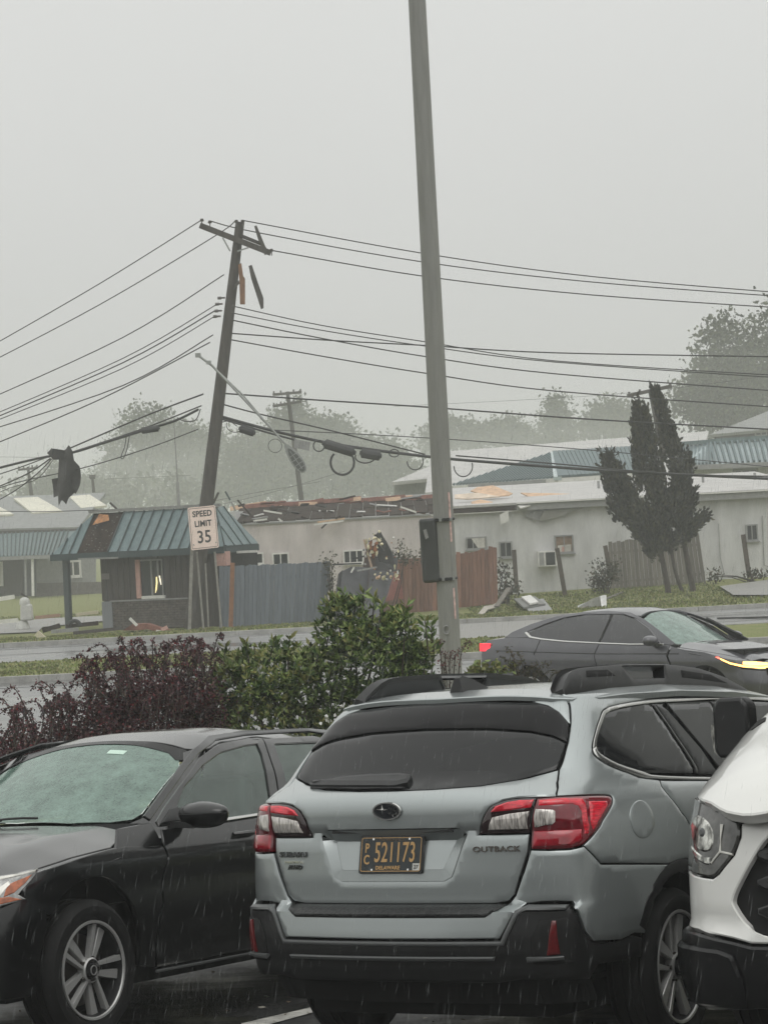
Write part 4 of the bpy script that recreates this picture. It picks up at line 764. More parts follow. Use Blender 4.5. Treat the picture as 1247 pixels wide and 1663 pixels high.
for (x0, y0, x1, y1, lb) in ((834, 893, 839, 962, 'short dark post left of the air conditioner'), (904, 890, 917, 966, 'leaning brown post right of the air conditioner'), (1206, 868, 1216, 938, 'dark post standing below the right window'), (982, 886, 990, 930, 'broken dark post at the left end of the weathered fence')):
    mb = MB(); d = 80.5 if x0 < 980 else 82.5; mb.beam(at(x0, y0, d), at(x1, y1, d), .16, .14, (1, 0, 0)); single(mb, 'fence_post', mat('dark_post_wood', (0.085, 0.068, 0.056), .9, var=.3, scale=7), lb, 'post', 'loose fence posts')
# --- torn roof section thrown over the fence
DKP = mat('grey_roof_panel', (0.078, 0.080, 0.090), .8, var=.2, scale=3); DK2 = mat('dark_roof_panel', (0.045, 0.046, 0.050), .85, var=.3, scale=5); FOAM = mat('yellow_insulation', (0.66, 0.60, 0.42), .85, var=.3, scale=9); RUST = mat('rust_orange_board', (0.34, 0.13, 0.05), .85, var=.35, scale=8); MAR = mat('dark_maroon_panel', (0.075, 0.05, 0.045), .8, var=.3, scale=5)
T = Thing('torn_roof_section', at(600, 1008, 71.3), 'torn roof section with yellow insulation thrown over the end of the fences', 'roof debris')
def bent(P3, m_, nm, th=.05): return T.part(plate(P3, th), nm, m_)
bent([at(548, 1006, 70.9), at(557, 927, 71.5), at(571, 920, 71.7), at(600, 922, 71.9), at(592, 1010, 71.0)], DKP, 'roof_panel'); bent([at(593, 1010, 70.95), at(601, 922, 71.8), at(628, 919, 72.0), at(640, 931, 71.9), at(626, 975, 71.2), at(612, 1008, 70.9)], mat('grey_roof_panel_light', (0.092, 0.094, 0.105), .8, var=.2, scale=3), 'roof_panel'); bent([at(542, 1000, 71.2), at(551, 932, 71.5), at(557, 926, 71.6), at(550, 1000, 71.1)], DK2, 'roof_panel')
bent([at(589, 923, 72.0), at(593, 897, 72.0), at(599, 889, 71.9), at(606, 886, 71.8), at(612, 923, 71.8)], MAR, 'torn_panel'); bent([at(605, 866, 71.3), at(610, 868, 71.3), at(617, 861, 71.3), at(622, 871, 71.4), at(628, 880, 71.5), at(624, 893, 71.6), at(613, 880, 71.5)], DKP, 'torn_panel'); bent([at(613, 881, 71.45), at(624, 893, 71.5), at(628, 880, 71.4), at(637, 897, 71.4), at(634, 915, 71.5), at(616, 912, 71.6), at(612, 900, 71.6)], DK2, 'torn_panel'); bent([at(612, 901, 71.5), at(616, 913, 71.5), at(634, 916, 71.4), at(637, 898, 71.35), at(646, 908, 71.4), at(644, 927, 71.3), at(628, 931, 71.3), at(611, 926, 71.5)], mat('mid_roof_panel', (0.060, 0.061, 0.067), .85, var=.25, scale=6), 'torn_panel')
mb = MB(); mb.beam(at(591, 876, 71.2), at(604, 923, 71.2), .06, .05, (0, -1, 0)); T.part(mb, 'batten', mat('pale_batten', (0.42, 0.30, 0.22), .8, var=.2, scale=8)); mb = MB(); mb.beam(at(580, 927, 71.1), at(612, 921, 71.1), .05, .05); T.part(mb, 'batten', GRYT); mb = MB(); mb.beam(at(540, 917, 71.5), at(587, 915, 71.5), .05, .045); T.part(mb, 'bent_bar', WIRE); mb = MB(); mb.beam(at(570, 930, 71.0), at(575, 921, 71.0), .05, .05); T.part(mb, 'batten', WHT); mb = MB(); mb.beam(at(573, 908, 71.6), at(592, 903, 71.5), .04, .05); T.part(mb, 'bent_bar', WIRE)
def shred(x, y, w_, h_, m_, nm, d=71.05, n=7, th=.05):
    pts = [(x + w_ * .5 * math.cos(t) * rng.uniform(.45, 1.15), y + h_ * .5 * math.sin(t) * rng.uniform(.45, 1.15)) for t in np.linspace(0, 2 * TP, n, endpoint=False)]
    P = [at(px, py, d + rng.uniform(-.10, .10)) for px, py in pts]; c = sum(P, Vector()) / n + Vector((rng.uniform(-.03, .03), -rng.uniform(.02, .10), 0)); mb = MB(); mb.add([tuple(p) for p in P] + [tuple(c)] + [(p.x, p.y + th, p.z) for p in P], [(i, (i + 1) % n, n) for i in range(n)] + [(i, n + 1 + i, n + 1 + (i + 1) % n, (i + 1) % n) for i in range(n)]); T.part(mb, nm, m_)
for x, y, w_, h_ in ((602, 884, 9, 22), (609, 893, 10, 18), (606, 902, 7, 10), (611, 882, 8, 8)): shred(x, y, w_, h_, RUST, 'rust_board_scrap', 71.25)
for x, y, w_, h_ in ((595, 880, 5, 14), (598, 890, 6, 12), (603, 897, 8, 8), (600, 876, 6, 6), (608, 874, 9, 6), (615, 878, 9, 9), (619, 884, 7, 7), (612, 898, 6, 9), (616, 863, 5, 6), (607, 868, 4, 4), (597, 900, 4, 8), (613, 889, 5, 5)): shred(x, y, w_, h_, FOAM, 'insulation_shred', 71.1)
for x, y, w_, h_, m_ in ((614, 938, 10, 10, PLY), (623, 939, 9, 11, FOAM), (629, 932, 6, 8, FOAM), (635, 937, 9, 8, PLY), (643, 935, 8, 12, FOAM), (641, 921, 5, 11, FOAM), (634, 927, 4, 6, WHT), (628, 941, 6, 4, WHT), (646, 929, 4, 8, WHT), (618, 931, 5, 4, FOAM), (609, 933, 4, 6, FOAM), (647, 941, 5, 5, PLY)): shred(x, y, w_, h_, m_, 'insulation_lump', 70.95, 7, .15)
for _ in range(26): x, y = rng.uniform(588, 648), rng.uniform(872, 944); shred(x, y, rng.uniform(2.5, 6), rng.uniform(2.5, 7), rng.choice((DK2, DKP, MAR, FOAM, GRYT, WHT, RUST)), 'torn_scrap', 71.0 + rng.uniform(-.05, .3), 5, .03)
# --- debris on the right-hand lawn
def flat(px, z, m_, nm, lb, th=.05, d=None, zz=None):
    P = [gz(x, y, z if not zz else zz[i]) for i, (x, y) in enumerate(px)]; return single(plate(P, th), nm, m_, lb, 'debris')
flat([(845, 976), (882, 972), (898, 992), (865, 1000)], .03, GRYT, 'grey_panel', 'grey flat panel lying on the grass, nearest the road'); flat([(834, 972), (868, 968), (885, 980), (850, 986)], .09, mat('grey_panel_dark', (0.18, 0.18, 0.17), .7), 'grey_panel', 'darker grey panel under the white board on the grass'); flat([(846, 969), (861, 966), (874, 977), (860, 980)], .17, WHT, 'white_board', 'small white board lying on top of the grey panels')
mb = MB(); sh_ = [(926, 1000), (940, 985), (962, 972), (981, 966), (983, 990), (978, 1003)]; mb = slab(sh_, 70.4, .04); mb = plate([at(924, 1003, 69.8), at(978, 1005, 69.8), at(979, 968, 71.3), at(938, 985, 71.3)], .03, mb); mb = plate([at(974, 968, 70.2), at(984, 966, 70.2), at(985, 1004, 69.8), at(979, 1004, 69.8)], .04, mb); single(mb, 'bent_metal_sheet', mat('bare_metal_sheet', (0.42, 0.42, 0.41), .35, .5, var=.2, scale=6), 'bent pale metal sheet standing on the verge behind the grey saloon', 'debris')
P = [gz(*p) for p in ((776, 994), (786, 985), (800, 980), (806, 972), (815, 968), (812, 975), (805, 984), (792, 990), (784, 997))]; P = [p + Vector((0, 0, -.04 + .05 * (i % 2))) for i, p in enumerate(P)]; single(plate(P, .04), 'crumpled_sheet', mat('pale_crumple', (0.40, 0.37, 0.32), .7, var=.2, scale=6), 'crumpled pale sheet at the foot of the brown fence', 'debris')
for (a, b, w_, m_, lb) in (((806, 985), (826, 955), .16, GW[1], 'grey board leaning beside the vine at the fence end'), ((940, 990), (1010, 962), .10, GW[0], 'long thin branch-like board on the grass by the bent sheet'), ((775, 1003), (790, 1008), .08, WHT, 'small white stick lying near the road'), ((1165, 1004), (1290, 1001), .12, mat('dark_tar_strip', (0.05, 0.05, 0.05), .6), 'long dark strip lying across the street on the right')):
    mb = MB(); z0 = .0 if a[1] != 1004 else .03; mb.beam(gz(*a, z0), gz(*b, z0 + (.5 if b[0] == 826 else 0)), w_, .04); single(mb, 'loose_board', m_, lb, 'debris')
# --- debris in front of the shop and on the left verge
mb = MB(); hl = [(200, 1024), (215, 1014), (240, 1013), (262, 1020), (283, 1026), (262, 1027), (240, 1022), (218, 1024)]; P = [at(x, y, 71.2 - i * .02) for i, (x, y) in enumerate(hl)]; single(slab(hl, 71.2, .6), 'red_debris_board', REDW, 'reddish bent board lying at the foot of the shop wall', 'debris')
for (a, b, w_, m_, d, lb) in (((211, 1004), (223, 1016), .07, WHT, 71.0, 'white stick poking up from the red board'), ((254, 1025), (282, 1029), .07, WHT, 70.8, 'white stick lying right of the red board'), ((263, 1023), (272, 1018), .10, PINKT, 70.9, 'small pink scrap beside the red board'), ((60, 1028), (72, 1038), .16, mat('cream_scrap', (0.55, 0.50, 0.38), .8), 69.0, 'cream scrap standing on the left verge'), ((108, 1017), (160, 1012), .12, BRN, 72.3, 'long dark board by the porch post'), ((84, 1026), (128, 1022), .10, GRYT, 71.5, 'grey board in front of the porch post'), ((120, 1028), (200, 1020), .09, SID, 71.2, 'long dark siding board before the corner pier'), ((70, 1024), (98, 1016), .14, BRN, 72.0, 'dark scrap left of the porch post'), ((0, 1010), (30, 1007), .12, WHT, 74, 'white board at the far left lawn edge'), ((58, 1003), (98, 999), .10, mat('orange_edge', (0.42, 0.27, 0.20), .8), 78, 'orange edged board on the left lawn'), ((124, 998), (160, 994), .10, mat('cream_scrap', None), 80, 'cream board on the lawn behind the porch post'), ((0, 973), (24, 969), .2, WHT, 118, 'white strip on the grass before the motel')):
    mb = MB(); mb.beam(at(*a, d), at(*b, d), .14, w_); single(mb, 'loose_board', m_, lb, 'debris')
mb = MB(); t_ = np.linspace(.15, TP * .95, 9); mb.tube([at(122 + 9 * math.cos(t) , 1018 - 10 * math.sin(t), 72.0) for t in t_], .06, 7); single(mb, 'bent_hose', WIRE, 'dark arched hose lying right of the porch post', 'debris', smooth=50)
# white marker on the left verge: hooded body on a flared foot
D9 = 78.0; q = at(44, 1020, D9); T = Thing('white_marker', (q.x, q.y, -.13), 'small white hooded marker standing on the left verge', 'marker')
MW = mat('weathered_white', (0.56, 0.56, 0.53), .6, var=.12, scale=5)
mb = MB(); mb.lathe([(.24, .0), (.22, .12), (.14, .30)], lambda x, y, a: (q.x - .12 + x, q.y + y, -.13 + a), 14); T.part(mb, 'foot', MW, smooth=40)
mb = MB(); mb.box((q.x + .03, q.y - .02, .42), (.40, .34, .52), taper=.86); mo = T.part(mb, 'body', MW); bv = mo.modifiers.new('b', 'BEVEL'); bv.width = .06; bv.segments = 3
mb = MB(); mb.lathe([(.17, .66), (.17, .76), (.14, .85), (.07, .90), (.001, .91)], lambda x, y, a: (q.x - .02 + x, q.y + y, a), 14); T.part(mb, 'cap', MW, smooth=40)
mb = MB(); mb.beam((q.x - .12, q.y - .02, 1.02), (q.x + .08, q.y, .88), .06, .05); T.part(mb, 'broken_stub', SID)
# --- poles in the haze
def hpole(name, base, top, d, arms, lb, r=.15):
    a, b = at(*base, d), at(*top, d); T = Thing(name, (a.x, a.y, a.z), lb, 'utility pole', 'utility poles in the haze'); mb = MB(); mb.tube([a, b], [r, r * .7], 8); T.part(mb, 'pole', WOODP, smooth=50)
    for (x0, y0, x1, y1) in arms:
        mb = MB(); mb.beam(at(x0, y0, d - .2), at(x1, y1, d - .2), .12, .16); c = T.part(mb, 'crossarm', WOODP)
        for t in (.04, .28, .72, .96): e_ = at(x0 + (x1 - x0) * t, y0 + (y1 - y0) * t - 4, d - .2); mb = MB(); mb.tube([e_ - Vector((0, 0, .14)), e_ + Vector((0, 0, .06))], .06, 6); T.part(mb, 'insulator', INS, c)
hpole('utility_pole', (490, 815), (467, 636), 150, [(443, 641, 490, 637), (443, 660, 490, 652)], 'distant utility pole with two crossarms left of centre', .16); hpole('utility_pole', (1078, 745), (1055, 632), 112, [(1018, 643, 1090, 627)], 'distant utility pole whose crossarm shows above the cypress'); hpole('utility_pole', (52, 806), (46, 758), 175, [(30, 763, 62, 760)], 'small distant utility pole above the motel roof', .14); hpole('utility_pole', (153, 800), (150, 771), 175, [(146, 777, 155, 776)], 'tiny far pole right of the torn sheet', .12)
a, b = at(291, 826, 95), at(283, 684, 95); mb = MB(); mb.tube([a, a.lerp(b, .3), a.lerp(b, .31), b], [.07, .06, .03, .02], 8); single(mb, 'antenna_mast', GRYT, 'thin pale mast rising behind the shop roof', 'mast')
# ================================================================== silver station wagon, seen from behind
def build_wagon():
    # kept in plain base colours: paint, glass and plastics look dark or bright from what they mirror
    P = mat('silver_green_paint', (0.36, 0.392, 0.392), 0.36, 0.62, coat=1.0, c_rough=0.05, bump=0.03, bscale=230, spec=0.5)
    BK = mat('black_plastic', (0.010, 0.0105, 0.011), 0.42, var=0.15, scale=30, bump=0.05, bscale=300)
    CLAD = mat('charcoal_cladding', (0.006, 0.0062, 0.0066), 0.5, bump=0.06, bscale=350)
    GL = mat('privacy_glass', (0.013, 0.014, 0.0145), 0.06, bump=0.012, bscale=70, spec=0.36)
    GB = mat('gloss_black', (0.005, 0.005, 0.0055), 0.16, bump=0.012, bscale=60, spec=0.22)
    RED = mat('red_lens', (0.62, 0.010, 0.030), 0.08, coat=0.8, var=0.35, scale=24, stretch=(1, 1, 5))
    REDD = mat('dark_red_lens', (0.15, 0.005, 0.013), 0.08, coat=0.8, var=0.3, scale=18)
    WHT = mat('clear_lens', (0.50, 0.47, 0.44), 0.10, 0.25, coat=0.9, var=0.55, scale=42, stretch=(1, 3, .4), detail=2)
    CHR = mat('chrome', (0.72, 0.72, 0.70), 0.12, 1.0)
    CORE = mat('shadow_black', (0.006, 0.006, 0.006), 0.9)
    ALLOY = mat('machined_alloy', (0.50, 0.50, 0.49), 0.33, 0.55)
    mt = dict(tyre=mat('tyre_rubber', (0.007, 0.007, 0.007), 0.75, bump=0.1, bscale=120, spec=.3), alloy=ALLOY, dark=mat('wheel_dark', (0.011, 0.011, 0.012), 0.45, spec=.3), disc=mat('brake_disc', (0.12, 0.11, 0.10), 0.4, 0.8))
    root = empty('station_wagon', mw=cam_pose(WAGON_POSE), label='silver station wagon with black roof rails and a dark number plate, seen from behind', cat='car')
    xr = tab((.20, .20), (.33, .12), (.36, .06), (.42, .035), (.455, .03), (.47, .02), (.56, .012), (.655, .022), (.668, .035), (.686, .103), (.70, .106), (.80, .098), (.93, .100), (.995, .112), (1.01, .098), (1.09, .092), (1.135, .105), (1.165, .14), (1.19, .195), (1.21, .235), (1.36, .37), (1.50, .515), (1.56, .60))
    k = tab((.2, .15), (.45, .20), (.65, .20), (.69, .16), (1.0, .17), (1.13, .20), (1.2, .30), (1.5, .36))
    yw = tab((.18, .84), (.33, .875), (.42, .905), (.60, .922), (.75, .918), (.90, .915), (1.0, .905), (1.08, .888), (1.12, .868), (1.16, .838), (1.30, .775), (1.50, .668), (1.56, .62), (1.60, .55))
    rr = tab((.2, .12), (.45, .165), (.65, .165), (.75, .165), (1.0, .17), (1.13, .175), (1.2, .15), (1.5, .14))
    W = make_wrap(xr, k, yw, rr, lambda X: .10 * np.clip(1.15 - X, 0, 2) ** 2 + .07 * np.clip(X - 3.6, 0, 2) ** 2)
    so = W.s_of
    def X2(X, Z): return (float(so(X, Z)), Z)
    # dark inner body
    m = MB(); ss = np.linspace(-4.7, 4.7, 190); zs = np.array([.26, .34, .42, .50, .60, .66, .70, .80, .90, 1.0, 1.08, 1.14, 1.18, 1.21, 1.30, 1.40, 1.50, 1.545])
    def shell(s0, s1, z0, z1, ins):
        S_ = ss[(ss >= s0) & (ss <= s1)]; Z_ = zs[(zs >= z0) & (zs <= z1)]
        G = np.array([W(S_, np.full_like(S_, z)) for z in Z_]); c = np.array([2.4, 0, .8])
        v = []
        for row in G:
            for p in row:
                y = p[1] - np.sign(p[1]) * min(abs(p[1]), ins); x = p[0] + ins * (1.0 if p[0] < 1.2 else 0.0); v.append((x, -y, p[2]))
        nn = len(S_); f = [(i * nn + j, i * nn + j + 1, (i + 1) * nn + j + 1, (i + 1) * nn + j) for i in range(len(Z_) - 1) for j in range(nn - 1)]
        m.add(v, f)
    shell(-4.7, 4.7, .80, 1.55, .035); shell(-1.0, 1.0, .26, .80, .05)
    m.box((2.35, 0, .52), (2.2, 1.66, .52)); m.box((4.3, 0, .55), (.7, 1.6, .6)); m.box((2.2, 0, .25), (3.6, 1.2, .12)); m.box((3.2, 0, .95), (2.6, 1.6, .3))
    m.box((1.07, 0, .62), (.9, 1.3, .3)); m.box((.62, 0, .5), (.5, 1.35, .3))
    m.build('underbody', CORE, root)
    # -------- tailgate with the number-plate recess
    half = [(0, .692), (.47, .692), (.535, .70), (.562, .725), (.608, .85), (.628, .905), (.634, .974), (.412, .974), (.44, 1.048), (.472, 1.094), (.527, 1.119), (.59, 1.128), (.68, 1.131), (.767, 1.129), (.757, 1.142), (.746, 1.160), (.707, 1.185), (.687, 1.206), (.677, 1.234), (.55, 1.203), (.39, 1.180), (.18, 1.171), (0, 1.170)]
    full = half + [(-a, b) for a, b in half[::-1] if a > 0]
    rec_h = [(0, .785), (.255, .785), (.292, .803), (.362, .978), (.33, 1.004), (0, 1.004)]
    rec = rec_h + [(-a, b) for a, b in rec_h[::-1] if a > 0]
    gate = panel('tailgate', full, W, P, root, .022, 0, .02, .005, holes=[rec])
    m = MB(); ro_ = inset(densify(rec, .02) if area2(rec) > 0 else densify(rec[::-1], .02), 0.0); ri_ = inset(ro_, .048)
    A = W(np.array([p[0] for p in ro_]), np.array([p[1] for p in ro_])); B = W(np.array([p[0] for p in ri_]), np.array([p[1] for p in ri_])) + np.stack([.004 + .034 * (np.array([p[1] for p in ri_]) - .83) / .13, 0 * np.array([p[1] for p in ri_]), 0 * np.array([p[1] for p in ri_])], -1)
    n = len(ro_); m.add([(p[0], -p[1], p[2]) for p in A] + [(p[0] * 1, -p[1], p[2]) for p in B], [(i, (i + 1) % n, n + (i + 1) % n, n + i) for i in range(n)])
    me = m.mesh('x', P); rc = link('plate_recess', me, gate); fixn(me); me.polygons.foreach_set('use_smooth', [True] * len(me.polygons)); me.set_sharp_from_angle(angle=R(50))
    fl = MB(); patch(fl, ri_, lambda s, z: W(s, z) + np.stack([.004 + .034 * (z - .83) / .13, 0 * z, 0 * z], -1), .03, 0, .01, .001); fo = fl.build('recess_back', P, rc, 40)
    m = MB(); m.beam((.145, -.30, 1.0), (.145, .30, 1.0), .05, .02); m.build('plate_lamp_strip', BK, rc)
    # glass, its black top band (frit plus painted spoiler shade) and the spoiler blades at its sides
    gl_h = [(0, 1.176), (.18, 1.177), (.39, 1.187), (.55, 1.211), (.668, 1.240), (.672, 1.325), (.672, 1.352), (.60, 1.378), (.49, 1.403), (.3, 1.422), (0, 1.430)]
    panel('rear_window', gl_h + [(-a, b) for a, b in gl_h[::-1] if a > 0], W, GL, root, .03, -.004, .02, .004)
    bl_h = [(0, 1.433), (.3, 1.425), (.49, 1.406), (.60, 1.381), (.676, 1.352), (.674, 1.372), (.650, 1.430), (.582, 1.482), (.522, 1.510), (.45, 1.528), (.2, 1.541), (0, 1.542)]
    panel('frit_shade_band', bl_h + [(-a, b) for a, b in bl_h[::-1] if a > 0], W, GB, root, .025, .004, .02, .005)
    # wiper and its cover
    m = MB(); pw = lambda s, z, l=.03: (lambda p: Vector((p[0] - l, -p[1], p[2] - l * .2)))(W([s], [z])[0])
    tip, mid, base = pw(-.50, 1.205), pw(-.33, 1.232, .04), pw(.04, 1.215, .05)
    pts = [(-.505, 1.200), (-.33, 1.226), (-.18, 1.232), (-.02, 1.233), (.035, 1.225), (.05, 1.188), (.0, 1.178), (-.49, 1.188)]
    patch(m, pts, W, .03, .026, .03, .012); m.build('wiper_cover', BK, root, 30)
    m = MB(); m.tube([pw(-.49, 1.192, .012), pw(-.2, 1.186, .014), pw(.04, 1.184, .016)], .006, 6); m.build('wiper_blade', BK, root)
    # -------- bumper
    bump = [(0, .548), (.53, .55), (.588, .655), (.615, .688), (.68, .697), (.75, .697), (.83, .692), (.892, .65), (.94, .565), (.99, .522), (1.19, .51), (1.30, .53), (1.385, .52), X2(.735, .585), X2(.80, .69), X2(.92, .785), (1.57, .797), (1.01, .832), (.905, .912), (.83, .902), (.72, .902), (.645, .906), (.636, .88), (.615, .82), (.572, .72), (.548, .692), (.535, .684), (0, .684)]
    bump_f = bump + [(-a, b) for a, b in bump[::-1] if a > 0]
    panel('bumper', bump_f, W, P, root, .022, 0, .03, .005)
    tr = [(0, .636), (.47, .636), (.505, .66), (.54, .683), (.5, .688), (0, .688)]
    panel('bumper_step', tr + [(-a, b) for a, b in tr[::-1] if a > 0], W, mat('wet_black_tread', (0.012, 0.013, 0.013), 0.3, bump=0.5, bscale=60), root, .02, .006, .02, .006)
    lw = [(0, .36), (.5, .36), (.60, .375), (.95, .36), (1.02, .42), (1.35, .42), (1.37, .50), (1.30, .515), (1.19, .496), (.985, .508), (.93, .56), (.885, .64), (.828, .68), (.75, .685), (.62, .678), (.598, .65), (.545, .538), (0, .536)]
    clad = panel('bumper_cladding', lw + [(-a, b) for a, b in lw[::-1] if a > 0], W, CLAD, root, .025, -.006, .03, .006)
    GREYP = mat('grey_plastic', (0.10, 0.105, 0.105), 0.4)
    st = [(0, .520), (.545, .520), (.61, .650), (.64, .664), (.82, .662), (.82, .678), (.63, .682), (.595, .662), (.535, .537), (0, .537)]
    panel('cladding_edge', st + [(-a, b) for a, b in st[::-1] if a > 0], W, GREYP, clad, .03, .006, .02, .005)
    st = [(0, .462), (.50, .462), (.505, .474), (0, .474)]
    panel('lower_lip', st + [(-a, b) for a, b in st[::-1] if a > 0], W, GREYP, clad, .03, .012, .02, .004)
    for sg in (1, -1):
        pod = [(.66, .44), (.86, .44), (.875, .60), (.82, .63), (.70, .62), (.66, .55)]
        panel('reflector_pod', [(sg * a, b) for a, b in pod], W, CORE, root, .03, .004, .02, .006)
        rf = [(.725, .478), (.785, .482), (.772, .618), (.752, .618)]
        panel('reflector', [(sg * a, b) for a, b in rf], W, mat('reflector_red', (0.11, 0.004, 0.006), 0.25, coat=.3, var=.2, scale=90), root, .02, .016, .02, .005)
        panel('reflector_ledge', [(sg * a, b) for a, b in [(.64, .462), (.80, .466), (.80, .474), (.64, .472)]], W, GREYP, root, .03, .022, .025, .003)
    # -------- quarter panels, doors, side windows (both flanks)
    for sg in (1, -1):
        fl_ = lambda q: [(sg * a, b) for a, b in q]
        quarter = [(.905, .918), (1.015, .840), (1.575, .803), X2(1.06, .815), X2(1.17, .815), X2(1.235, .93), X2(1.12, 1.045), X2(1.075, 1.165)] + cr([(1.31, 1.183), (1.05, 1.228), (.875, 1.280), (.832, 1.318), (.83, 1.362), (.85, 1.445), (.92, 1.502), (1.31, 1.535)]) + [(1.72, 1.552), (2.2, 1.562), (2.2, 1.575), (1.2, 1.570), (.8, 1.566)] + cr([(.56, 1.560), (.592, 1.548), (.630, 1.512), (.652, 1.47), (.668, 1.43), (.678, 1.39), (.685, 1.355), (.687, 1.32), (.690, 1.27), (.686, 1.235)], 3) + [(.695, 1.207), (.716, 1.187), (.753, 1.164), (.766, 1.143), (.774, 1.132), (.92, 1.131)] + cr([(1.04, 1.128), (1.125, 1.121), (1.147, 1.098), (1.120, 1.064), (1.035, 1.004), (.955, .948)], 3)
        qp = panel('rear_quarter_panel', fl_(quarter), W, P, root, .025, 0, .02, .004)
        th = np.linspace(0, 2 * math.pi, 24, endpoint=False); cf = X2(.757, 1.005)
        m = MB(); pa = fl_([(cf[0] + .105 * math.cos(t) - .0 * math.sin(t), cf[1] + .082 * math.sin(t)) for t in th])
        panel('fuel_flap', pa, W, P, qp, .03, .0035, .004, .0035) if sg > 0 else None
        arch = [X2(1.075 + .455 * math.cos(t), .36 + .455 * math.sin(t)) for t in np.linspace(.35, math.pi - .45, 16)] + [X2(1.075 + .40 * math.cos(t), .36 + .40 * math.sin(t)) for t in np.linspace(math.pi - .45, .35, 16)]
        panel('wheel_arch_trim', fl_(arch), W, CLAD, root, .03, .004, .04, .005)
        rdoor = [X2(1.245, .935), X2(1.13, 1.045), X2(1.085, 1.163), X2(1.66, 1.143), X2(2.14, 1.128), X2(2.17, .9), X2(2.15, .36), X2(1.75, .34), X2(1.62, .36), X2(1.53, .52), X2(1.43, .70)]
        rd = panel('rear_door', fl_(rdoor), W, P, root, .04, 0, .02, .004)
        fdoor = [X2(2.155, .36), X2(2.18, .9), X2(2.15, 1.127), X2(3.05, 1.10), X2(3.25, 1.06), X2(3.22, .8), X2(3.15, .36)]
        fd = panel('front_door', fl_(fdoor), W, P, root, .05, 0, .02, .004)
        panel('front_fender', fl_([X2(3.16, .36), X2(3.23, .8), X2(3.26, 1.06), X2(3.6, 1.03), X2(4.4, .95), X2(4.5, .6), X2(4.27, .55), X2(4.1, .74), X2(3.82, .83), X2(3.55, .74), X2(3.40, .5), X2(3.36, .36)]), W, P, root, .06, 0, .02, .004)
        panel('sill', fl_([X2(1.62, .24), X2(3.36, .24), X2(3.36, .345), X2(1.62, .345)]), W, CLAD, root, .06, .008, .03, .006)
        for dd, xh in ((rd, 1.40), (fd, 2.45)):
            m = MB(); hp = [(lambda p: (p[0], -p[1], p[2]))(W([sg * float(so(xh + a, .985))], [.985 + z])[0]) for a, z in ((0, 0), (.03, .004), (.1, .006), (.18, .004), (.21, 0))]
            hp = [Vector(p) + Vector((0, -sg * (.03 if 0 < i < 4 else .0), 0)) for i, p in enumerate(hp)]; m.tube(hp, [.010, .014, .015, .014, .010], 8); m.build('door_handle', P, dd, 40)
        # window band
        quarter_win = cr([(1.33, 1.203), (1.07, 1.247), (.90, 1.296), (.862, 1.325), (.862, 1.362), (.882, 1.432), (.945, 1.482), (1.31, 1.512)]) + [X2(1.40, 1.512), X2(1.44, 1.40), X2(1.47, 1.187)]
        panel('quarter_window', fl_(quarter_win), W, GL, root, .03, -.003, .015, .003)
        trim_o = cr([(.838, 1.32), (.836, 1.362), (.856, 1.442), (.925, 1.497), (1.31, 1.528), X2(1.81, 1.540), X2(2.3, 1.548), X2(2.9, 1.532), X2(3.0, 1.50)], 3)
        trim_i = cr([X2(3.0, 1.485), X2(2.9, 1.515), X2(2.3, 1.528), X2(1.81, 1.521), (1.31, 1.512), (.945, 1.482), (.882, 1.432), (.862, 1.362), (.862, 1.325)], 3)
        panel('window_trim', fl_(trim_o + trim_i), W, mat('satin_chrome', (0.62, 0.62, 0.60), 0.22, 1.0), root, .03, .003, .015, .003)
        low_o = cr([(.838, 1.318), (.88, 1.283), (1.05, 1.232), (1.31, 1.187), X2(1.085, 1.171), X2(1.66, 1.148), X2(3.1, 1.108)], 3)
        low_i = cr([X2(3.1, 1.120), X2(1.66, 1.160), X2(1.085, 1.185), (1.33, 1.203), (1.07, 1.247), (.90, 1.296), (.862, 1.325)], 3)
        panel('belt_trim', fl_(low_o + low_i), W, mat('satin_chrome', None), root, .03, .003, .015, .003)
        rw = [X2(1.52, 1.18), X2(1.485, 1.40), X2(1.45, 1.513), X2(1.81, 1.519), X2(2.1, 1.523), X2(2.13, 1.162)]
        panel('rear_door_window', fl_(rw), W, GL, root, .03, -.003, .015, .003)
        panel('pillar_panel', fl_([X2(1.475, 1.186), X2(1.445, 1.40), X2(1.405, 1.512), X2(1.445, 1.513), X2(1.48, 1.40), X2(1.515, 1.182)]), W, GB, root, .03, -.001, .015, .003)
        panel('pillar_panel', fl_([X2(2.135, 1.162), X2(2.105, 1.523), X2(2.20, 1.525), X2(2.23, 1.158)]), W, GB, root, .03, -.001, .015, .003)
        panel('front_door_window', fl_([X2(2.235, 1.158), X2(2.205, 1.525), X2(2.9, 1.513), X2(3.05, 1.44), X2(3.35, 1.20), X2(3.4, 1.11), X2(3.1, 1.122)]), W, GL, root, .04, -.003, .015, .003)
        m = MB(); a_, b_ = (W([sg * float(so(1.78, 1.18))], [1.18])[0], W([sg * float(so(1.55, 1.515))], [1.515])[0])
        m.tube([(a_[0], -a_[1] * 1.004, a_[2]), (b_[0], -b_[1] * 1.004, b_[2])], .009, 6); m.build('window_divider', GB, root)
        # door mirror
        m = MB(); m.box((3.02, -sg * 1.0, 1.14), (.16, .20, .15), Matrix.Rotation(R(-8 * sg), 3, 'Z'), taper=.85); m.box((3.05, -sg * .90, 1.08), (.08, .12, .05)); mo = m.build('door_mirror', P, root, 40)
        bv = mo.modifiers.new('b', 'BEVEL'); bv.width = .035; bv.segments = 3
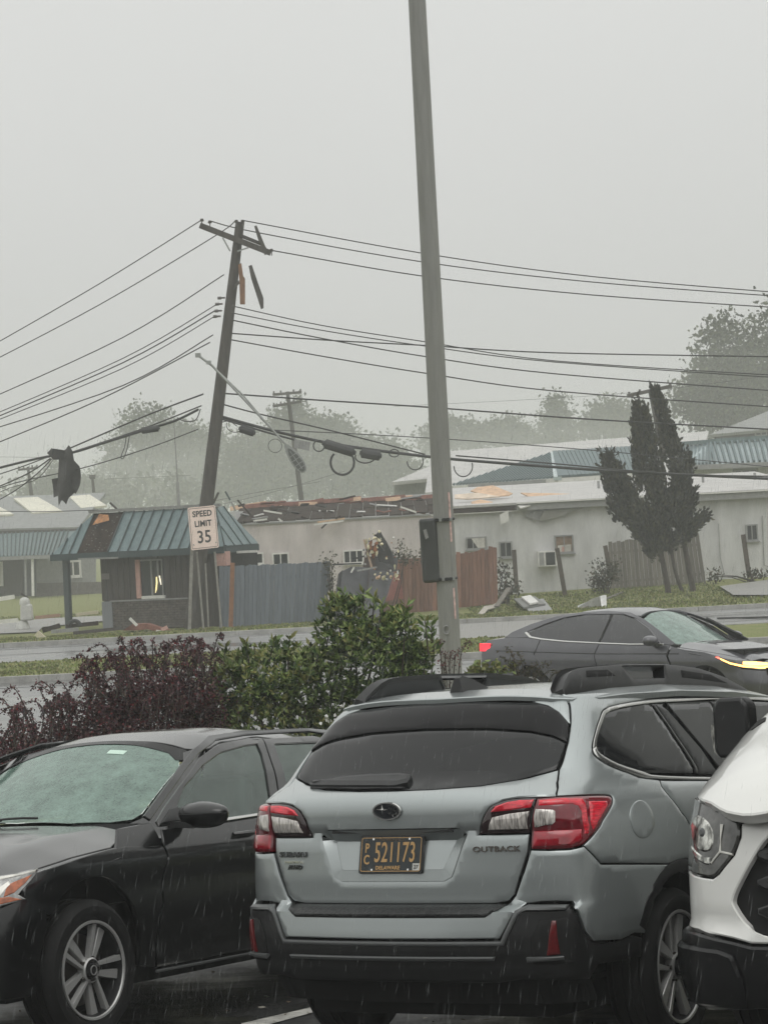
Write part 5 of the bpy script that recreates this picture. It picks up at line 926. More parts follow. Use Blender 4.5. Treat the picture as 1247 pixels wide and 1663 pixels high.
        # ---- lamps
        lb = [(.648, .914), (.72, .910)] + cr([(.82, .910), (.89, .922), (.95, .957), (1.03, 1.012), (1.108, 1.068), (1.132, 1.096), (1.115, 1.112), (1.04, 1.118), (.92, 1.121)]) + [(.78, 1.123), (.678, 1.119), (.660, 1.06), (.647, .98)]
        lp = panel('tail_lamp', fl_(lb), W, REDD, root, .022, .006, .03, .008)
        panel('lamp_bar', fl_([(.685, 1.112), (.80, 1.116), (.91, 1.112), (.93, 1.09), (.935, 1.0), (.925, .965), (.90, .965), (.90, 1.06), (.885, 1.082), (.85, 1.092), (.685, 1.090)]), W, RED, lp, .02, .010, .01, .006)
        panel('lamp_side_lens', fl_([(.95, .975), (1.03, 1.03), (1.09, 1.078), (1.085, 1.095), (.95, 1.10), (.945, 1.0)]), W, RED, lp, .02, .0085, .01, .006)
        panel('reverse_lens', fl_([(.664, 1.008), (.745, 1.012), (.757, 1.022), (.760, 1.066), (.748, 1.072), (.672, 1.078), (.664, 1.05)]), W, WHT, lp, .02, .011, .01, .005)
        panel('brake_lens', fl_([(.655, .925), (.83, .922), (.885, .94), (.885, .985), (.655, .985)]), W, mat('mid_red_lens', (0.33, 0.007, 0.02), .08, coat=.8, var=.3, scale=16), lp, .02, .010, .01, .006)
        lg = cr([(.420, .980), (.447, 1.046), (.477, 1.089), (.529, 1.113), (.59, 1.122), (.670, 1.123)]) + [(.660, 1.09), (.650, 1.062), (.637, .980)]
        lp = panel('tailgate_lamp', fl_(lg), W, mat('lamp_smoke', (0.02, 0.006, 0.008), 0.08, coat=.8), root, .022, .006, .03, .008)
        panel('lamp_bar', fl_([(.478, 1.070), (.50, 1.092), (.55, 1.109), (.60, 1.115), (.662, 1.115), (.652, 1.086), (.56, 1.076)]), W, RED, lp, .02, .010, .01, .006)
        panel('reverse_lens', fl_([(.462, 1.000), (.632, 1.000), (.636, 1.040), (.645, 1.070), (.56, 1.062), (.485, 1.048)]), W, WHT, lp, .02, .011, .01, .005)
    # -------- roof, spoiler lip, fin, rails
    zc = tab((.5, 1.550), (.6, 1.566), (.8, 1.598), (1.2, 1.625), (1.75, 1.642), (2.4, 1.634), (2.9, 1.604), (3.2, 1.568))
    RF = lambda x, y: np.stack([x, y, zc(x) - .062 * np.clip(np.abs(y) / .64, 0, 1.1) ** 3.6], -1)
    rp = [(.575, 0), (.59, .2), (.622, .42), (.66, .53), (.735, .60), (.90, .635), (1.5, .655), (2.3, .66), (2.95, .64), (3.12, .40), (3.16, 0)]
    rinn = (1.9, 0, .5)
    seam = [(.80, 0), (.795, .3), (.785, .56)]
    p_roof = [(.808, 0), (.803, .3), (.793, .53), (.81, .61), (.92, .637), (1.5, .655), (2.3, .66), (2.95, .64), (3.12, .40), (3.16, 0)]
    panel('roof', p_roof + [(a, -b) for a, b in p_roof[::-1] if b > 0], RF, P, root, .045, 0, .03, .004, inner=rinn)
    p_sp = [(.575, 0), (.59, .2), (.622, .42), (.655, .53), (.72, .595), (.800, .604), (.787, .53), (.797, .3), (.802, 0)]
    panel('spoiler', p_sp + [(a, -b) for a, b in p_sp[::-1] if b > 0], RF, P, root, .03, .003, .022, .006, inner=rinn)
    for sg in (1, -1): panel('spoiler_blade', [(sg * a, b) for a, b in [(.44, 1.534), (.52, 1.514), (.582, 1.484), (.648, 1.436)] + cr([(.660, 1.430), (.640, 1.470), (.618, 1.510), (.580, 1.544), (.548, 1.557), (.44, 1.556)], 3)], W, P, root, .025, .002, .02, .003)
    m = MB(); fz = zc(.9)
    for i, (x0, wd, hh) in enumerate(((.80, .0, 0),)): pass
    prof = [(.74, .0), (.752, .07), (.78, .078), (.86, .055), (.98, .01), (.99, 0)]
    v = []; f = []
    for sgn in (-1, 1):
        for (x, h) in prof: v.append((x, sgn * (.036 - .32 * h), float(zc(x)) + h - .004))
    n = len(prof); f = [tuple(range(n)), tuple(range(2 * n - 1, n - 1, -1))] + [(i, i + 1, n + i + 1, n + i) for i in range(n - 1)]
    m.add(v, f); sf = m.build('roof_antenna_fin', BK, root, 40)
    for sg in (1, -1):
        rail = MB()
        base = tab((.74, 1.582), (.86, 1.588), (1.2, 1.596), (1.75, 1.608), (2.4, 1.602), (2.85, 1.578))
        top = tab((.74, 1.586), (.78, 1.616), (.86, 1.660), (.92, 1.676), (1.05, 1.686), (1.4, 1.700), (1.9, 1.706), (2.3, 1.688), (2.6, 1.645), (2.85, 1.582))
        def outer(x, z): t = (z - 1.57) / .13; return np.stack([x, sg * (.562 - .045 * t - .03 * np.abs(x - 1.75) ** 2 * .5), z], -1)
        xs = np.linspace(.74, 2.85, 40); pl = [(float(x), float(top(x))) for x in xs] + [(float(x), float(base(x)) - .026) for x in xs[::-1]]
        hole = [(1.41, 1.690), (1.88, 1.694), (1.84, 1.637), (1.49, 1.632)]
        cen = (1.7, 0, 1.6)
        patch(rail, pl, outer, .04, 0, .065, .006, holes=[hole], inner=cen)
        inn = lambda x, z: outer(x, z) - np.stack([0 * x, 0 * x + sg * .065, 0 * x], -1)
        patch(rail, pl, inn, .06, 0, .001, .002, holes=[hole], inner=(1.7, sg * 3, 1.6))
        ro2 = rail.build('roof_rail', BK, root, 40); fixn(ro2.data)
        for q in ([(1.0, 1.637), (1.30, 1.645), (1.24, 1.674), (1.02, 1.668)], [(2.04, 1.640), (2.60, 1.612), (2.42, 1.655), (2.06, 1.676)]):
            panel('rail_recess', q, outer, CORE, ro2, .03, .0015, .003, .002, inner=cen)
    # hood, windscreen (hidden from here, but there)
    HF = lambda x, y: np.stack([x, y, np.interp(x, [3.15, 3.9, 4.4, 4.75], [1.08, 1.02, .95, .82]) - .10 * (np.abs(y) / .85) ** 3], -1)
    panel('bonnet', [(3.5, -.83), (4.3, -.80), (4.72, -.5), (4.76, 0), (4.72, .5), (4.3, .80), (3.5, .83)], HF, P, root, .08, .01, .03, .004, inner=(4, 0, .4))
    WS = lambda x, y: np.stack([x, y, 1.575 - (x - 3.12) * .70 - .05 * (np.abs(y) / .6) ** 2], -1)
    panel('windscreen', [(3.1, -.60), (3.1, .60), (3.55, .72), (3.82, .70), (3.86, 0), (3.82, -.70), (3.55, -.72)], WS, GL, root, .08, 0, .01, .004, inner=(3.0, 0, .5))
    m = MB(); m.box((4.72, 0, .55), (.10, 1.5, .5), taper=.9); fb = m.build('front_bumper', P, root, 40)
    # -------- wheels
    style = dict(n=5, ph=.3, blades=[(.010, .034, -.026, -.052, 0, 0, .006), (.008, .016, .022, .052, 0, -.008, .0)])
    for (x, y, st_) in ((1.075, -.79, 0), (1.075, .79, 0), (3.82, -.79, 0), (3.82, .79, 0)):
        wheel(root, x, y, .345, .345, .243, .225, -1 if y < 0 else 1, style, mt, st_)
    m = MB(); m.tube([(.10, -.36, .40), (.30, -.36, .41), (.7, -.36, .42)], [.035, .034, .03], 14, cap=False); m.tube([(.101, -.36, .40), (.25, -.36, .405)], [.029, .028], 14, cap=True); m.build('exhaust_tip', mat('steel_tip', (0.5, 0.5, 0.48), 0.25, 1.0), root, 40)
    # -------- badge, plate, lettering
    def on_rear(s, z, lift):
        p = W([s], [z])[0]; e = 1e-3; du = W([s + e], [z])[0] - p; dv = W([s], [z + e])[0] - p
        du = np.array([du[0], -du[1], du[2]]); dv = np.array([dv[0], -dv[1], dv[2]]); du /= np.linalg.norm(du); dv /= np.linalg.norm(dv); nn = np.cross(du, dv); nn /= np.linalg.norm(nn); up = np.cross(nn, du)
        q = np.array([p[0], -p[1], p[2]]) + nn * lift
        return Matrix(((du[0], up[0], nn[0], q[0]), (du[1], up[1], nn[1], q[1]), (du[2], up[2], nn[2], q[2]), (0, 0, 0, 1)))
    bd = MB(); el = lambda a, b, k_=40: [(a * math.cos(2 * math.pi * i / k_), b * math.sin(2 * math.pi * i / k_)) for i in range(k_)]
    o_, i_ = el(.072, .040), el(.063, .033); n = len(o_)
    v = [(x, y, 0) for x, y in o_] + [(x * .97, y * .97, .008) for x, y in o_] + [(x, y, .008) for x, y in i_] + [(x, y, .003) for x, y in i_]
    f = [(l * n + i, l * n + (i + 1) % n, (l + 1) * n + (i + 1) % n, (l + 1) * n + i) for l in range(3) for i in range(n)]
    bd.add(v, f, 0); bd.add([(x, y, .003) for x, y in i_], [tuple(range(n))], 1)
    def star(cx, cy, r_, ry=None):
        ry = ry or r_; p = []
        for i in range(12):
            a = 2 * math.pi * i / 12; q = r_ if i % 6 == 0 else (ry if i % 3 == 0 else r_ * .22); q = q if i % 3 == 0 else r_ * .2; p.append((cx + q * math.cos(a), cy + q * math.sin(a), .0045))
        p.append((cx, cy, .009)); bd.add(p, [(i, (i + 1) % 12, 12) for i in range(12)], 0)
    star(-.022, .008, .032, .022)
    for cx_, cy_ in ((.018, .014), (.040, .004), (.012, -.008), (.030, -.016), (.046, -.012)): star(cx_, cy_, .012)
    b_o = bd.build('badge', [CHR, mat('badge_black', (0.01, 0.012, 0.016), 0.15, coat=.5)], gate); b_o.matrix_local = on_rear(0, 1.085, .004)
    def letter(txt, s, z, size, sx, m_, lift=.004, bold=.0, parent=gate, depth=.002, spacing=1.0, align='CENTER'):
        o = link('lettering', text_mesh(txt, size, depth, bold, align, sx, spacing), parent); o.data.materials.append(m_); o.matrix_local = on_rear(s, z, lift); return o
    DCHR = mat('dark_chrome', (0.10, 0.105, 0.11), 0.2, .8)
    letter('OUTBACK', .497, .915, .031, 1.36, CHR, bold=.0012, spacing=1.08)
    letter('SUBARU', -.52, .900, .032, 1.32, DCHR, bold=.0012, spacing=1.05)
    letter('SYMMETRICAL', -.515, .868, .014, 1.25, CHR, bold=.0004); letter('AWD', -.51, .845, .026, 1.3, mat('badge_black', None), bold=.001)
    pm = Matrix.Translation((.108, 0, .898)) @ Matrix.Rotation(R(90), 4, 'Z').inverted()
    tilt = math.atan2(.03, .146); ax = Matrix(((0, math.sin(tilt), -math.cos(tilt), .112), (-1, 0, 0, 0), (0, math.cos(tilt), math.sin(tilt), .899), (0, 0, 0, 1)))
    m = MB(); hx, hz = .1524, .0762
    def rrect(hx, hz, rd, kk=5): return [(sx_ * (hx - rd) + rd * math.cos(a0 + t * math.pi / 2 / kk), sz_ * (hz - rd) + rd * math.sin(a0 + t * math.pi / 2 / kk)) for sx_, sz_, a0 in ((1, 1, 0), (-1, 1, math.pi / 2), (-1, -1, math.pi), (1, -1, 1.5 * math.pi)) for t in range(kk + 1)]
    m.prism(rrect(hx + .006, hz + .006, .012), lambda u, q, d: (u, q, d), -.012, .001, 0)
    m.prism(rrect(hx, hz, .010), lambda u, q, d: (u, q, d), .001, .003, 1)
    GOLD = mat('plate_gold', (0.50, 0.30, 0.115), 0.4)
    pl = m.build('number_plate', [BK, mat('plate_dark', (0.012, 0.018, 0.02), 0.25, var=.2, scale=20, bump=.04)], root); pl.matrix_local = ax
    def pt(txt, x, y, size, sx, m_, bold=0.0, spacing=1.0):
        o = link('lettering', text_mesh(txt, size, .0012, bold, 'CENTER', sx, spacing), pl); o.data.materials.append(m_); o.location = (x, y, .0038)
    pt('521173', .020, .005, .122, .54, GOLD, .0010, 1.05); pt('P', -.120, .026, .056, .74, GOLD, .0012); pt('C', -.120, -.024, .056, .74, GOLD, .0012)
    pt('DELAWARE', -.012, -.058, .022, 1.0, GOLD, .0006, 1.08); pt('THE FIRST STATE', 0, .062, .014, 1.05, mat('plate_dull_gold', (0.16, 0.11, 0.06), .4), 0.0, 1.1)
    m = MB(); m.prism(rrect(hx - .002, hz - .002, .009), lambda u, q, d: (u, q, d), .0025, .0032, 0); 
    fr_o, fr_i = rrect(hx - .003, hz - .003, .009), rrect(hx - .006, hz - .006, .007); n = len(fr_o)
    m = MB(); m.add([(u, q, .0036) for u, q in fr_o] + [(u, q, .0036) for u, q in fr_i], [(i, (i + 1) % n, n + (i + 1) % n, n + i) for i in range(n)]); m.build('plate_border', GOLD, pl)
    m = MB(); m.box((.128, -.054, .0036), (.034, .030, .001)); sk = m.build('plate_sticker', mat('sticker_white', (0.55, 0.55, 0.52), 0.5, var=.3, scale=120), pl)
    o = link('lettering', text_mesh('27', .022, .0004, .0006), pl); o.data.materials.append(BK); o.location = (.128, -.055, .0045)
    for x in (-.09, .09):
        for y in (.066, -.066): 
            m = MB(); m.tube([(x, y, .002), (x, y, .006)], .005, 8); m.build('screw', CHR, pl)
    return root
WAGON_POSE = [0.5392507946291838, -0.060354529489672466, 0.07989259986252185, 0.007648564552740833, -2.3582705182595847, 10.394583389961307]
wagon = build_wagon()
# ================================================================== black saloon facing the camera
def build_sedan():
    P = mat('black_paint', (0.0045, 0.0048, 0.0052), 0.30, 0.0, coat=1.0, c_rough=0.05, bump=0.02, bscale=210, spec=0.12)
    BK, GB, CHR = MATS['black_plastic'], MATS['gloss_black'], MATS['chrome']
    CORE = MATS['shadow_black']
    WSG = glass('wet_windscreen', (0.40, 0.52, 0.46), (0.25, 0.37, 0.315), 0.52, .05); SG = glass('side_glass', (0.66, 0.78, 0.73), (0.24, 0.31, 0.28), 0.24, .03)
    ORG = mat('amber_lens', (0.36, 0.09, 0.025), 0.12, coat=.8, var=.3, scale=30); LENS = mat('lamp_glass', (0.30, 0.30, 0.29), 0.08, .3, coat=1, var=.6, scale=14)
    WHT = mat('lamp_white', (0.62, 0.61, 0.56), 0.15, .2, coat=1, var=.25, scale=10)
    INT = mat('cabin_grey', (0.035, 0.037, 0.038), 0.8)
    mt = dict(tyre=MATS['tyre_rubber'], alloy=mat('machined_alloy_dark', (0.50, 0.50, 0.49), 0.33, 0.5), dark=MATS['wheel_dark'], disc=MATS['brake_disc'])
    root = empty('saloon_car', mw=cam_pose(SEDAN_POSE), label='black saloon car facing the camera with a wet green tinted windscreen', cat='car')
    xr = tab((.15, .12), (.25, .05), (.4, .0), (.55, .0), (.65, .03), (.75, .10), (.82, .18), (2, .18)); k = tab((.2, .35), (.8, .35))
    yw = tab((.18, .83), (.25, .862), (.32, .885), (.5, .905), (.62, .912), (.70, .905), (.78, .918), (.84, .914), (.90, .895), (.96, .868), (1.0, .845), (1.2, .742), (1.36, .625), (1.42, .545))
    W = make_wrap(xr, k, yw, tab((.2, .22), (.8, .22)), lambda X: .10 * np.clip(1.0 - X, 0, 2) ** 2 + .05 * np.clip(X - 3.6, 0, 2) ** 2, -1.0, .95)
    X2 = lambda X, Z: (float(W.s_of(X, Z)), Z)
    hc = tab((-.9, 1.02), (-.62, 1.000), (-.3, .975), (0, .94), (.3, .885), (.55, .82), (.75, .735), (.9, .64))
    H = lambda x, y: np.stack([x, y, hc(x) - .085 * (np.abs(y) / .8) ** 2.6 + .010 * np.exp(-((np.abs(y) - .52) / .09) ** 2)], -1)
    WS = lambda x, y: np.stack([x, y, np.interp(-(x + .20 * (y / .7) ** 2), [.5, .62, 1.0, 1.40, 1.5], [.94, 1.0, 1.205, 1.388, 1.42]) - .02 * (y / .6) ** 2], -1)
    rc = tab((-3.6, 1.24), (-3.2, 1.36), (-2.9, 1.405), (-2.5, 1.444), (-2.1, 1.462), (-1.75, 1.446), (-1.40, 1.392), (-1.2, 1.35))
    RF = lambda x, y: np.stack([x, y, rc(x) - .082 * np.clip(np.abs(y) / .6, 0, 1.2) ** 3.2], -1)
    inn = (-1.2, 0, .7)
    pan = lambda nm, q, fn, m_, par=None, **kw: panel(nm, q, fn, m_, par or root, inner=kw.pop('inner', inn), **kw)
    # inner dark body below the belt
    m = MB(); m.box((-1.35, 0, .42), (2.2, 1.62, .40)); m.box((-1.9, 0, .30), (4.6, 1.35, .16)); m.box((.52, 0, .50), (.5, 1.2, .5)); m.box((0, 0, .60), (1.2, 1.16, .36)); m.box((-.32, 0, .66), (.4, 1.56, .34)); m.box((-2.85, 0, .62), (1.2, 1.18, .6)); m.box((-3.5, 0, .6), (.6, 1.45, .5))
    m.build('underbody', CORE, root)
    for sg in (-1, 1):
        S = lambda q: [(sg * a, b) for a, b in q]
        XS = lambda q: S([X2(a, b) for a, b in q])
        fen = [(.36, .648), (.30, .75), (.255, .79), (.12, .80)] + [(.395 * math.cos(t), .37 + .395 * math.sin(t)) for t in np.linspace(.75, 2.8, 14)][::1]
        arc = [(.40 * math.cos(t), .37 + .40 * math.sin(t)) for t in np.linspace(.66, math.pi + .15, 18)]
        fender = XS(arc + [(-.545, .29), (-.585, .60), (-.615, .878), (-.30, .896), (-.15, .890), (0, .876), (.12, .862), (.24, .846), (.36, .828), (.45, .812), (.47, .775), (.49, .735), (.49, .695)])
        fd = pan('front_fender', fender, W, P, h=.03, depth=.03)
        pan('cowl_piece', XS([(-.20, .868), (-.255, .93), (-.30, .982), (-.60, .996), (-.618, .885)]), W, P, fd, h=.03, depth=.02)
        pan('fender_top', [(.44, sg * .70), (.21, sg * .758), (.06, sg * .778), (-.31, sg * .81), (-.45, sg * .80), (-.45, sg * .90), (-.2, sg * .915), (0, sg * .912), (.25, sg * .89), (.42, sg * .84), (.52, sg * .74)], H, P, fd, h=.04, depth=.02, inner=(0, 0, 0))
        fdoor = XS([(-.63, .882), (-.66, .958), (-1.25, .958), (-1.78, .972), (-1.83, .965), (-1.875, .80), (-1.86, .29), (-.555, .285), (-.595, .60)])
        dr = pan('front_door', fdoor, W, P, h=.035)
        pan('rear_door', XS([(-1.84, .965), (-1.885, .80), (-1.87, .29), (-2.35, .29), (-2.5, .55), (-2.75, .72), (-2.9, .8), (-2.95, .985)]), W, P, h=.05)
        pan('rear_fender', XS([(-2.96, .985), (-2.91, .8), (-3.0, .70), (-3.2, .5), (-3.24, .3), (-3.7, .35), (-3.75, .9), (-3.4, 1.02)]), W, P, h=.06)
        pan('sill_strip', XS([(-.56, .262), (-2.3, .255), (-2.3, .266), (-.56, .273)]), W, MATS['grey_plastic'], h=.05, lift=.008, bev=.002)
        pan('belt_chrome', XS([(-.97, .960), (-1.25, .962), (-1.78, .976), (-2.9, .99), (-2.9, 1.003), (-1.78, .990), (-1.25, .976), (-.97, .972)]), W, MATS['satin_chrome'], h=.04, lift=.006, bev=.002)
        win = [(-.90, 1.060), (-1.05, 1.155), (-1.337, 1.258), (-1.593, 1.320), (-1.887, 1.350), (-2.005, 1.354), (-1.985, 1.30), (-1.79, 1.02), (-1.765, .992), (-.97, .977)]
        pan('door_window', XS(win), W, SG, h=.05, lift=-.012, depth=.005, bev=.002)
        frame = [(-.90, 1.060), (-1.05, 1.155), (-1.337, 1.258), (-1.593, 1.320), (-1.887, 1.350), (-2.005, 1.354), (-2.085, 1.352), (-2.10, 1.386), (-1.98, 1.392), (-1.65, 1.372), (-1.36, 1.302), (-1.13, 1.212), (-.80, 1.070), (-.66, 1.0), (-.66, .975), (-.97, .977)]
        pan('window_frame', XS(frame), W, P, dr, h=.025, lift=-.004, bev=.004)
        pan('mirror_base', XS([(-.68, .985), (-.96, .985), (-.90, 1.055), (-.82, 1.05)]), W, BK, dr, h=.04, lift=.004)
        pil = [(-.60, 1.004), (-1.11, 1.226), (-1.36, 1.316), (-1.645, 1.386), (-2.0, 1.406), (-2.7, 1.410), (-3.1, 1.36), (-3.6, 1.18), (-3.6, 1.24), (-3.1, 1.40), (-2.7, 1.428), (-2.0, 1.428), (-1.62, 1.412), (-1.34, 1.345), (-1.08, 1.25), (-.56, 1.028)]
        pan('roof_pillar', XS(pil), W, P, h=.03, lift=.003)
        pan('windscreen_pillar', [(-.70, sg * .55), (-.77, sg * .60), (-.87, sg * .655), (-1.28, sg * .612), (-1.41, sg * .53), (-1.52, sg * .60), (-1.34, sg * .70), (-.90, sg * .80), (-.56, sg * .82), (-.56, sg * .70)], WS, P, h=.03, lift=.006)
        bp_ = [(-2.012, 1.352), (-1.99, 1.30), (-1.795, 1.02), (-1.77, .993), (-1.84, .993), (-1.90, 1.05), (-1.97, 1.16), (-2.12, 1.382), (-2.085, 1.384)]
        pan('centre_pillar', XS(bp_), W, P, h=.02, lift=-.002, bev=.003)
        pan('rear_window_frame', XS([(-1.855, .995), (-1.915, 1.05), (-1.985, 1.16), (-2.13, 1.382), (-2.7, 1.385), (-3.0, 1.33), (-3.2, 1.2), (-3.1, 1.15), (-2.97, 1.28), (-2.66, 1.346), (-2.19, 1.350), (-2.06, 1.13), (-1.99, 1.01), (-2.9, 1.012), (-2.95, .998)]), W, P, h=.025, lift=-.003, bev=.003)
        pan('rear_door_window', XS([(-2.0, 1.013), (-2.065, 1.13), (-2.195, 1.348), (-2.66, 1.343), (-2.97, 1.277), (-3.08, 1.15), (-2.95, 1.015)]), W, SG, h=.05, lift=-.012, depth=.005, bev=.002)
        # headlamp
        lamp = S([(.50, .765), (.66, .795), (.80, .818), (.90, .830), (.985, .840), (.972, .790), (.945, .728), (1.0, .706), (.87, .684), (.70, .690), (.56, .710)])
        lp = pan('headlamp', lamp, W, LENS, h=.025, lift=.004)
        pan('lamp_strip', S([(.60, .785), (.80, .812), (.97, .834), (.965, .820), (.80, .796), (.62, .768)]), W, WHT, lp, h=.03, lift=.007, bev=.003)
        pan('indicator_lens', S([(.86, .776), (.955, .812), (.945, .775), (.915, .738), (.87, .722)]), W, ORG, lp, h=.03, lift=.0075, bev=.003)
        pan('lamp_strip', S([(.78, .72), (.85, .79), (.872, .775), (.845, .715)]), W, WHT, lp, h=.03, lift=.0078, bev=.003)
        pan('indicator_lens', S([(.72, .695), (.86, .690), (.975, .706), (.90, .722), (.74, .716)]), W, ORG, lp, h=.03, lift=.007, bev=.003)
        m = MB(); c = Vector((-.86, -sg * 1.0, 1.022)); prof = []
        for i in range(17):
            a = math.pi * i / 16; prof.append((math.sin(a), -math.cos(a)))
        def mf(x, y, a):
            px_ = x * (.095 if x > 0 else .05); z = y * (.062 if y > 0 else .075); sq = 1 - .22 * max(0, a); return c + Vector((px_ * sq, -sg * a * .135, z * (sq if y > 0 else 1)))
        m.lathe([(max(.001, r_ ** .62), a) for r_, a in prof], mf, 28); mo = m.build('door_mirror', P, root, 50)
        m = MB(); m.lathe([(1.012 * max(.001, math.sin(math.pi * i / 16) ** .62), -math.cos(math.pi * i / 16)) for i in range(17)], lambda x, y, a: mf(x, y, a) if abs(y) < .14 else mf(x * .9, math.copysign(.12, y), a), 28); m.build('mirror_seam', BK, mo)
        m = MB(); m.beam((-.80, -sg * .83, .975), (-.84, -sg * .95, .965), .08, .03); m.build('mirror_arm', BK, mo)
        m = MB(); hp = [X2(-1.50 + a, .895) for a in (0, .03, .1, .18, .21)]; P3 = [W([sg * a], [z])[0] for a, z in hp]; m.tube([(p[0], -p[1] - sg * (.03 if 0 < i < 4 else 0), p[2]) for i, p in enumerate(P3)], [.01, .013, .014, .013, .01], 8); m.build('door_handle', P, dr, 40)
    # nose
    nose = [(0, .28), (.7, .26), (1.05, .26), (1.12, .36), (1.195, .57), X2(.36, .648), (1.01, .712), (.95, .70), (.88, .678), (.70, .684), (.55, .704), (.48, .76), (.30, .74), (0, .73)]
    gr = [(0, .42), (.28, .45), (.40, .66), (.36, .715), (0, .705)]
    nb = pan('front_bumper', nose + [(-a, b) for a, b in nose[::-1] if a > 0], W, P, h=.04, depth=.03, holes=[gr + [(-a, b) for a, b in gr[::-1] if a > 0]])
    pan('grille', [(0, .41), (.30, .44), (.42, .66), (.38, .725), (0, .715), (-.38, .725), (-.42, .66), (-.30, .44)], W, GB, nb, h=.04, lift=-.03)
    m = MB(); pts = [W([a], [b])[0] for a, b in ((-.37, .70), (-.40, .65), (-.29, .45), (0, .42), (.29, .45), (.40, .65), (.37, .70))]; m.tube([(p[0] + .01, -p[1], p[2]) for p in pts], .014, 8); m.build('grille_trim', CHR, nb, 40)
    bon = [(.50, 0), (.49, -.30), (.44, -.69), (.21, -.75), (.06, -.77), (-.31, -.80), (-.50, -.73), (-.64, -.62), (-.585, -.40), (-.56, 0)]
    pan('bonnet', bon + [(a, -b) for a, b in bon[::-1] if b < 0], H, P, h=.045, depth=.02, inner=(0, 0, 0))
    pan('bonnet_front', [(.51, -.62), (.51, .62), (.74, .52), (.80, 0), (.74, -.52)], H, P, h=.05, depth=.02, inner=(0, 0, 0))
    pan('cowl', [(-.54, -.56), (-.57, 0), (-.54, .56), (-.70, .50), (-.645, 0), (-.70, -.50)], lambda x, y: H(x, y) + np.array([0, 0, -.012]), BK, h=.05, depth=.02, inner=(0, 0, 0))
    wsp = [(-.635, 0), (-.665, -.3), (-.74, -.50), (-.81, -.595), (-.87, -.615), (-1.28, -.585), (-1.345, -.545), (-1.385, -.48), (-1.415, -.25), (-1.42, 0)]
    wsm = pan('windscreen', wsp + [(a, -b) for a, b in wsp[::-1] if b < 0], WS, WSG, h=.06, depth=.004, bev=.002)
    frit = [(-1.405, 0), (-1.40, -.25), (-1.375, -.46), (-1.33, -.53), (-1.36, -.60), (-1.44, -.53), (-1.455, -.25), (-1.455, 0)]
    pan('windscreen_header', frit + [(a, -b) for a, b in frit[::-1] if b < 0], WS, GB, h=.04, lift=.003, bev=.002)
    pan('windscreen_sticker', [(-1.34, -.22), (-1.34, -.11), (-1.30, -.11), (-1.30, -.22)], WS, mat('sticker_green', (0.55, 0.72, 0.62), 0.5), wsm, h=.05, lift=.003, bev=.001, depth=.002)
    rp = [(-1.465, 0), (-1.46, -.3), (-1.445, -.52), (-1.52, -.585), (-1.9, -.60), (-2.7, -.60), (-3.05, -.58), (-3.15, 0)]
    pan('roof', rp + [(a, -b) for a, b in rp[::-1] if b < 0], RF, P, h=.05, depth=.03, inner=(-2, 0, .5))
    # tail end, never seen from here
    pan('rear_windscreen', [(-3.17, -.56), (-3.17, .56), (-3.72, .62), (-3.74, 0), (-3.72, -.62)], lambda x, y: np.stack([x, y, 1.365 + (x + 3.17) * .52 - .08 * (np.abs(y) / .6) ** 3], -1), SG, h=.08, inner=(-2, 0, .5))
    pan('boot_lid', [(-3.66, -.74), (-3.66, .74), (-3.9, .72), (-3.93, 0), (-3.9, -.72)], lambda x, y: np.stack([x, y, 1.09 - .1 * (np.abs(y) / .8) ** 3 + .1 * (x + 3.7)], -1), P, h=.08, inner=(-3, 0, .5))
    m = MB(); m.box((-3.84, 0, .66), (.20, 1.7, .72), taper=.93); tb = m.build('rear_bumper', P, root, 40); bv = tb.modifiers.new('b', 'BEVEL'); bv.width = .08; bv.segments = 3
    # wiper blades
    m = MB()
    for a, b in (((-.645, .42), (-.655, -.12)), ((-.64, .1), (-.665, .62))):
        q = [(np.array(a) * (1 - t) + np.array(b) * t) for t in np.linspace(0, 1, 7)]; m.tube([(lambda p: (p[0] + .005, -p[1], p[2] + .016))(WS(np.array([t[0]]), np.array([t[1]]))[0]) for t in q], .007, 6)
    m.build('wiper_blade', BK, root)
    # cabin
    m = MB(); m.box((-.95, 0, .88), (.55, 1.40, .16), Matrix.Rotation(R(-6), 3, 'Y')); m.build('dashboard', INT, root)
    m = MB(); th = np.linspace(0, 2 * math.pi, 25); m.tube([(-1.22 + .05 * math.cos(t), .38 + .18 * math.sin(t), .97 + .17 * math.cos(t)) for t in th], .014, 6); m.build('steering_wheel', INT, root, 50)
    for y in (.38, -.38):
        m = MB(); m.box((-1.95, y, .86), (.18, .46, .66), Matrix.Rotation(R(-14), 3, 'Y'), taper=.8); st = m.build('seat_back', INT, root, 40); bv = st.modifiers.new('b', 'BEVEL'); bv.width = .06; bv.segments = 3
        m = MB(); m.box((-2.06, y, 1.24), (.10, .26, .17), Matrix.Rotation(R(-10), 3, 'Y')); hr = m.build('headrest', INT, st, 40); bv = hr.modifiers.new('b', 'BEVEL'); bv.width = .04; bv.segments = 3
    m = MB(); m.box((-2.85, 0, .86), (.2, 1.25, .6), Matrix.Rotation(R(-18), 3, 'Y')); m.build('rear_seat', INT, root)
    m = MB(); m.box((-1.42, 0, 1.27), (.03, .22, .06)); m.build('inner_mirror', BK, root)
    style = dict(n=5, ph=.55, blades=[(.006, .014, -.018, -.022, 0, .002, .012), (.011, .027, .020, .060, 0, -.012, -.006)])
    for (x, y, a) in ((0, .80, SED_STEER), (0, -.80, SED_STEER), (-2.825, .80, 0), (-2.825, -.80, 0)):
        wheel(root, x, y, .334, .334, .228, .215, 1 if y > 0 else -1, style, mt, a)
    return root
SEDAN_POSE = [3.635282113682626, 0.05449157031718888, -0.08419810083650121, -2.1374286104868445, -2.5703815390029927, 12.02218311871656]
SED_STEER = R(-4)
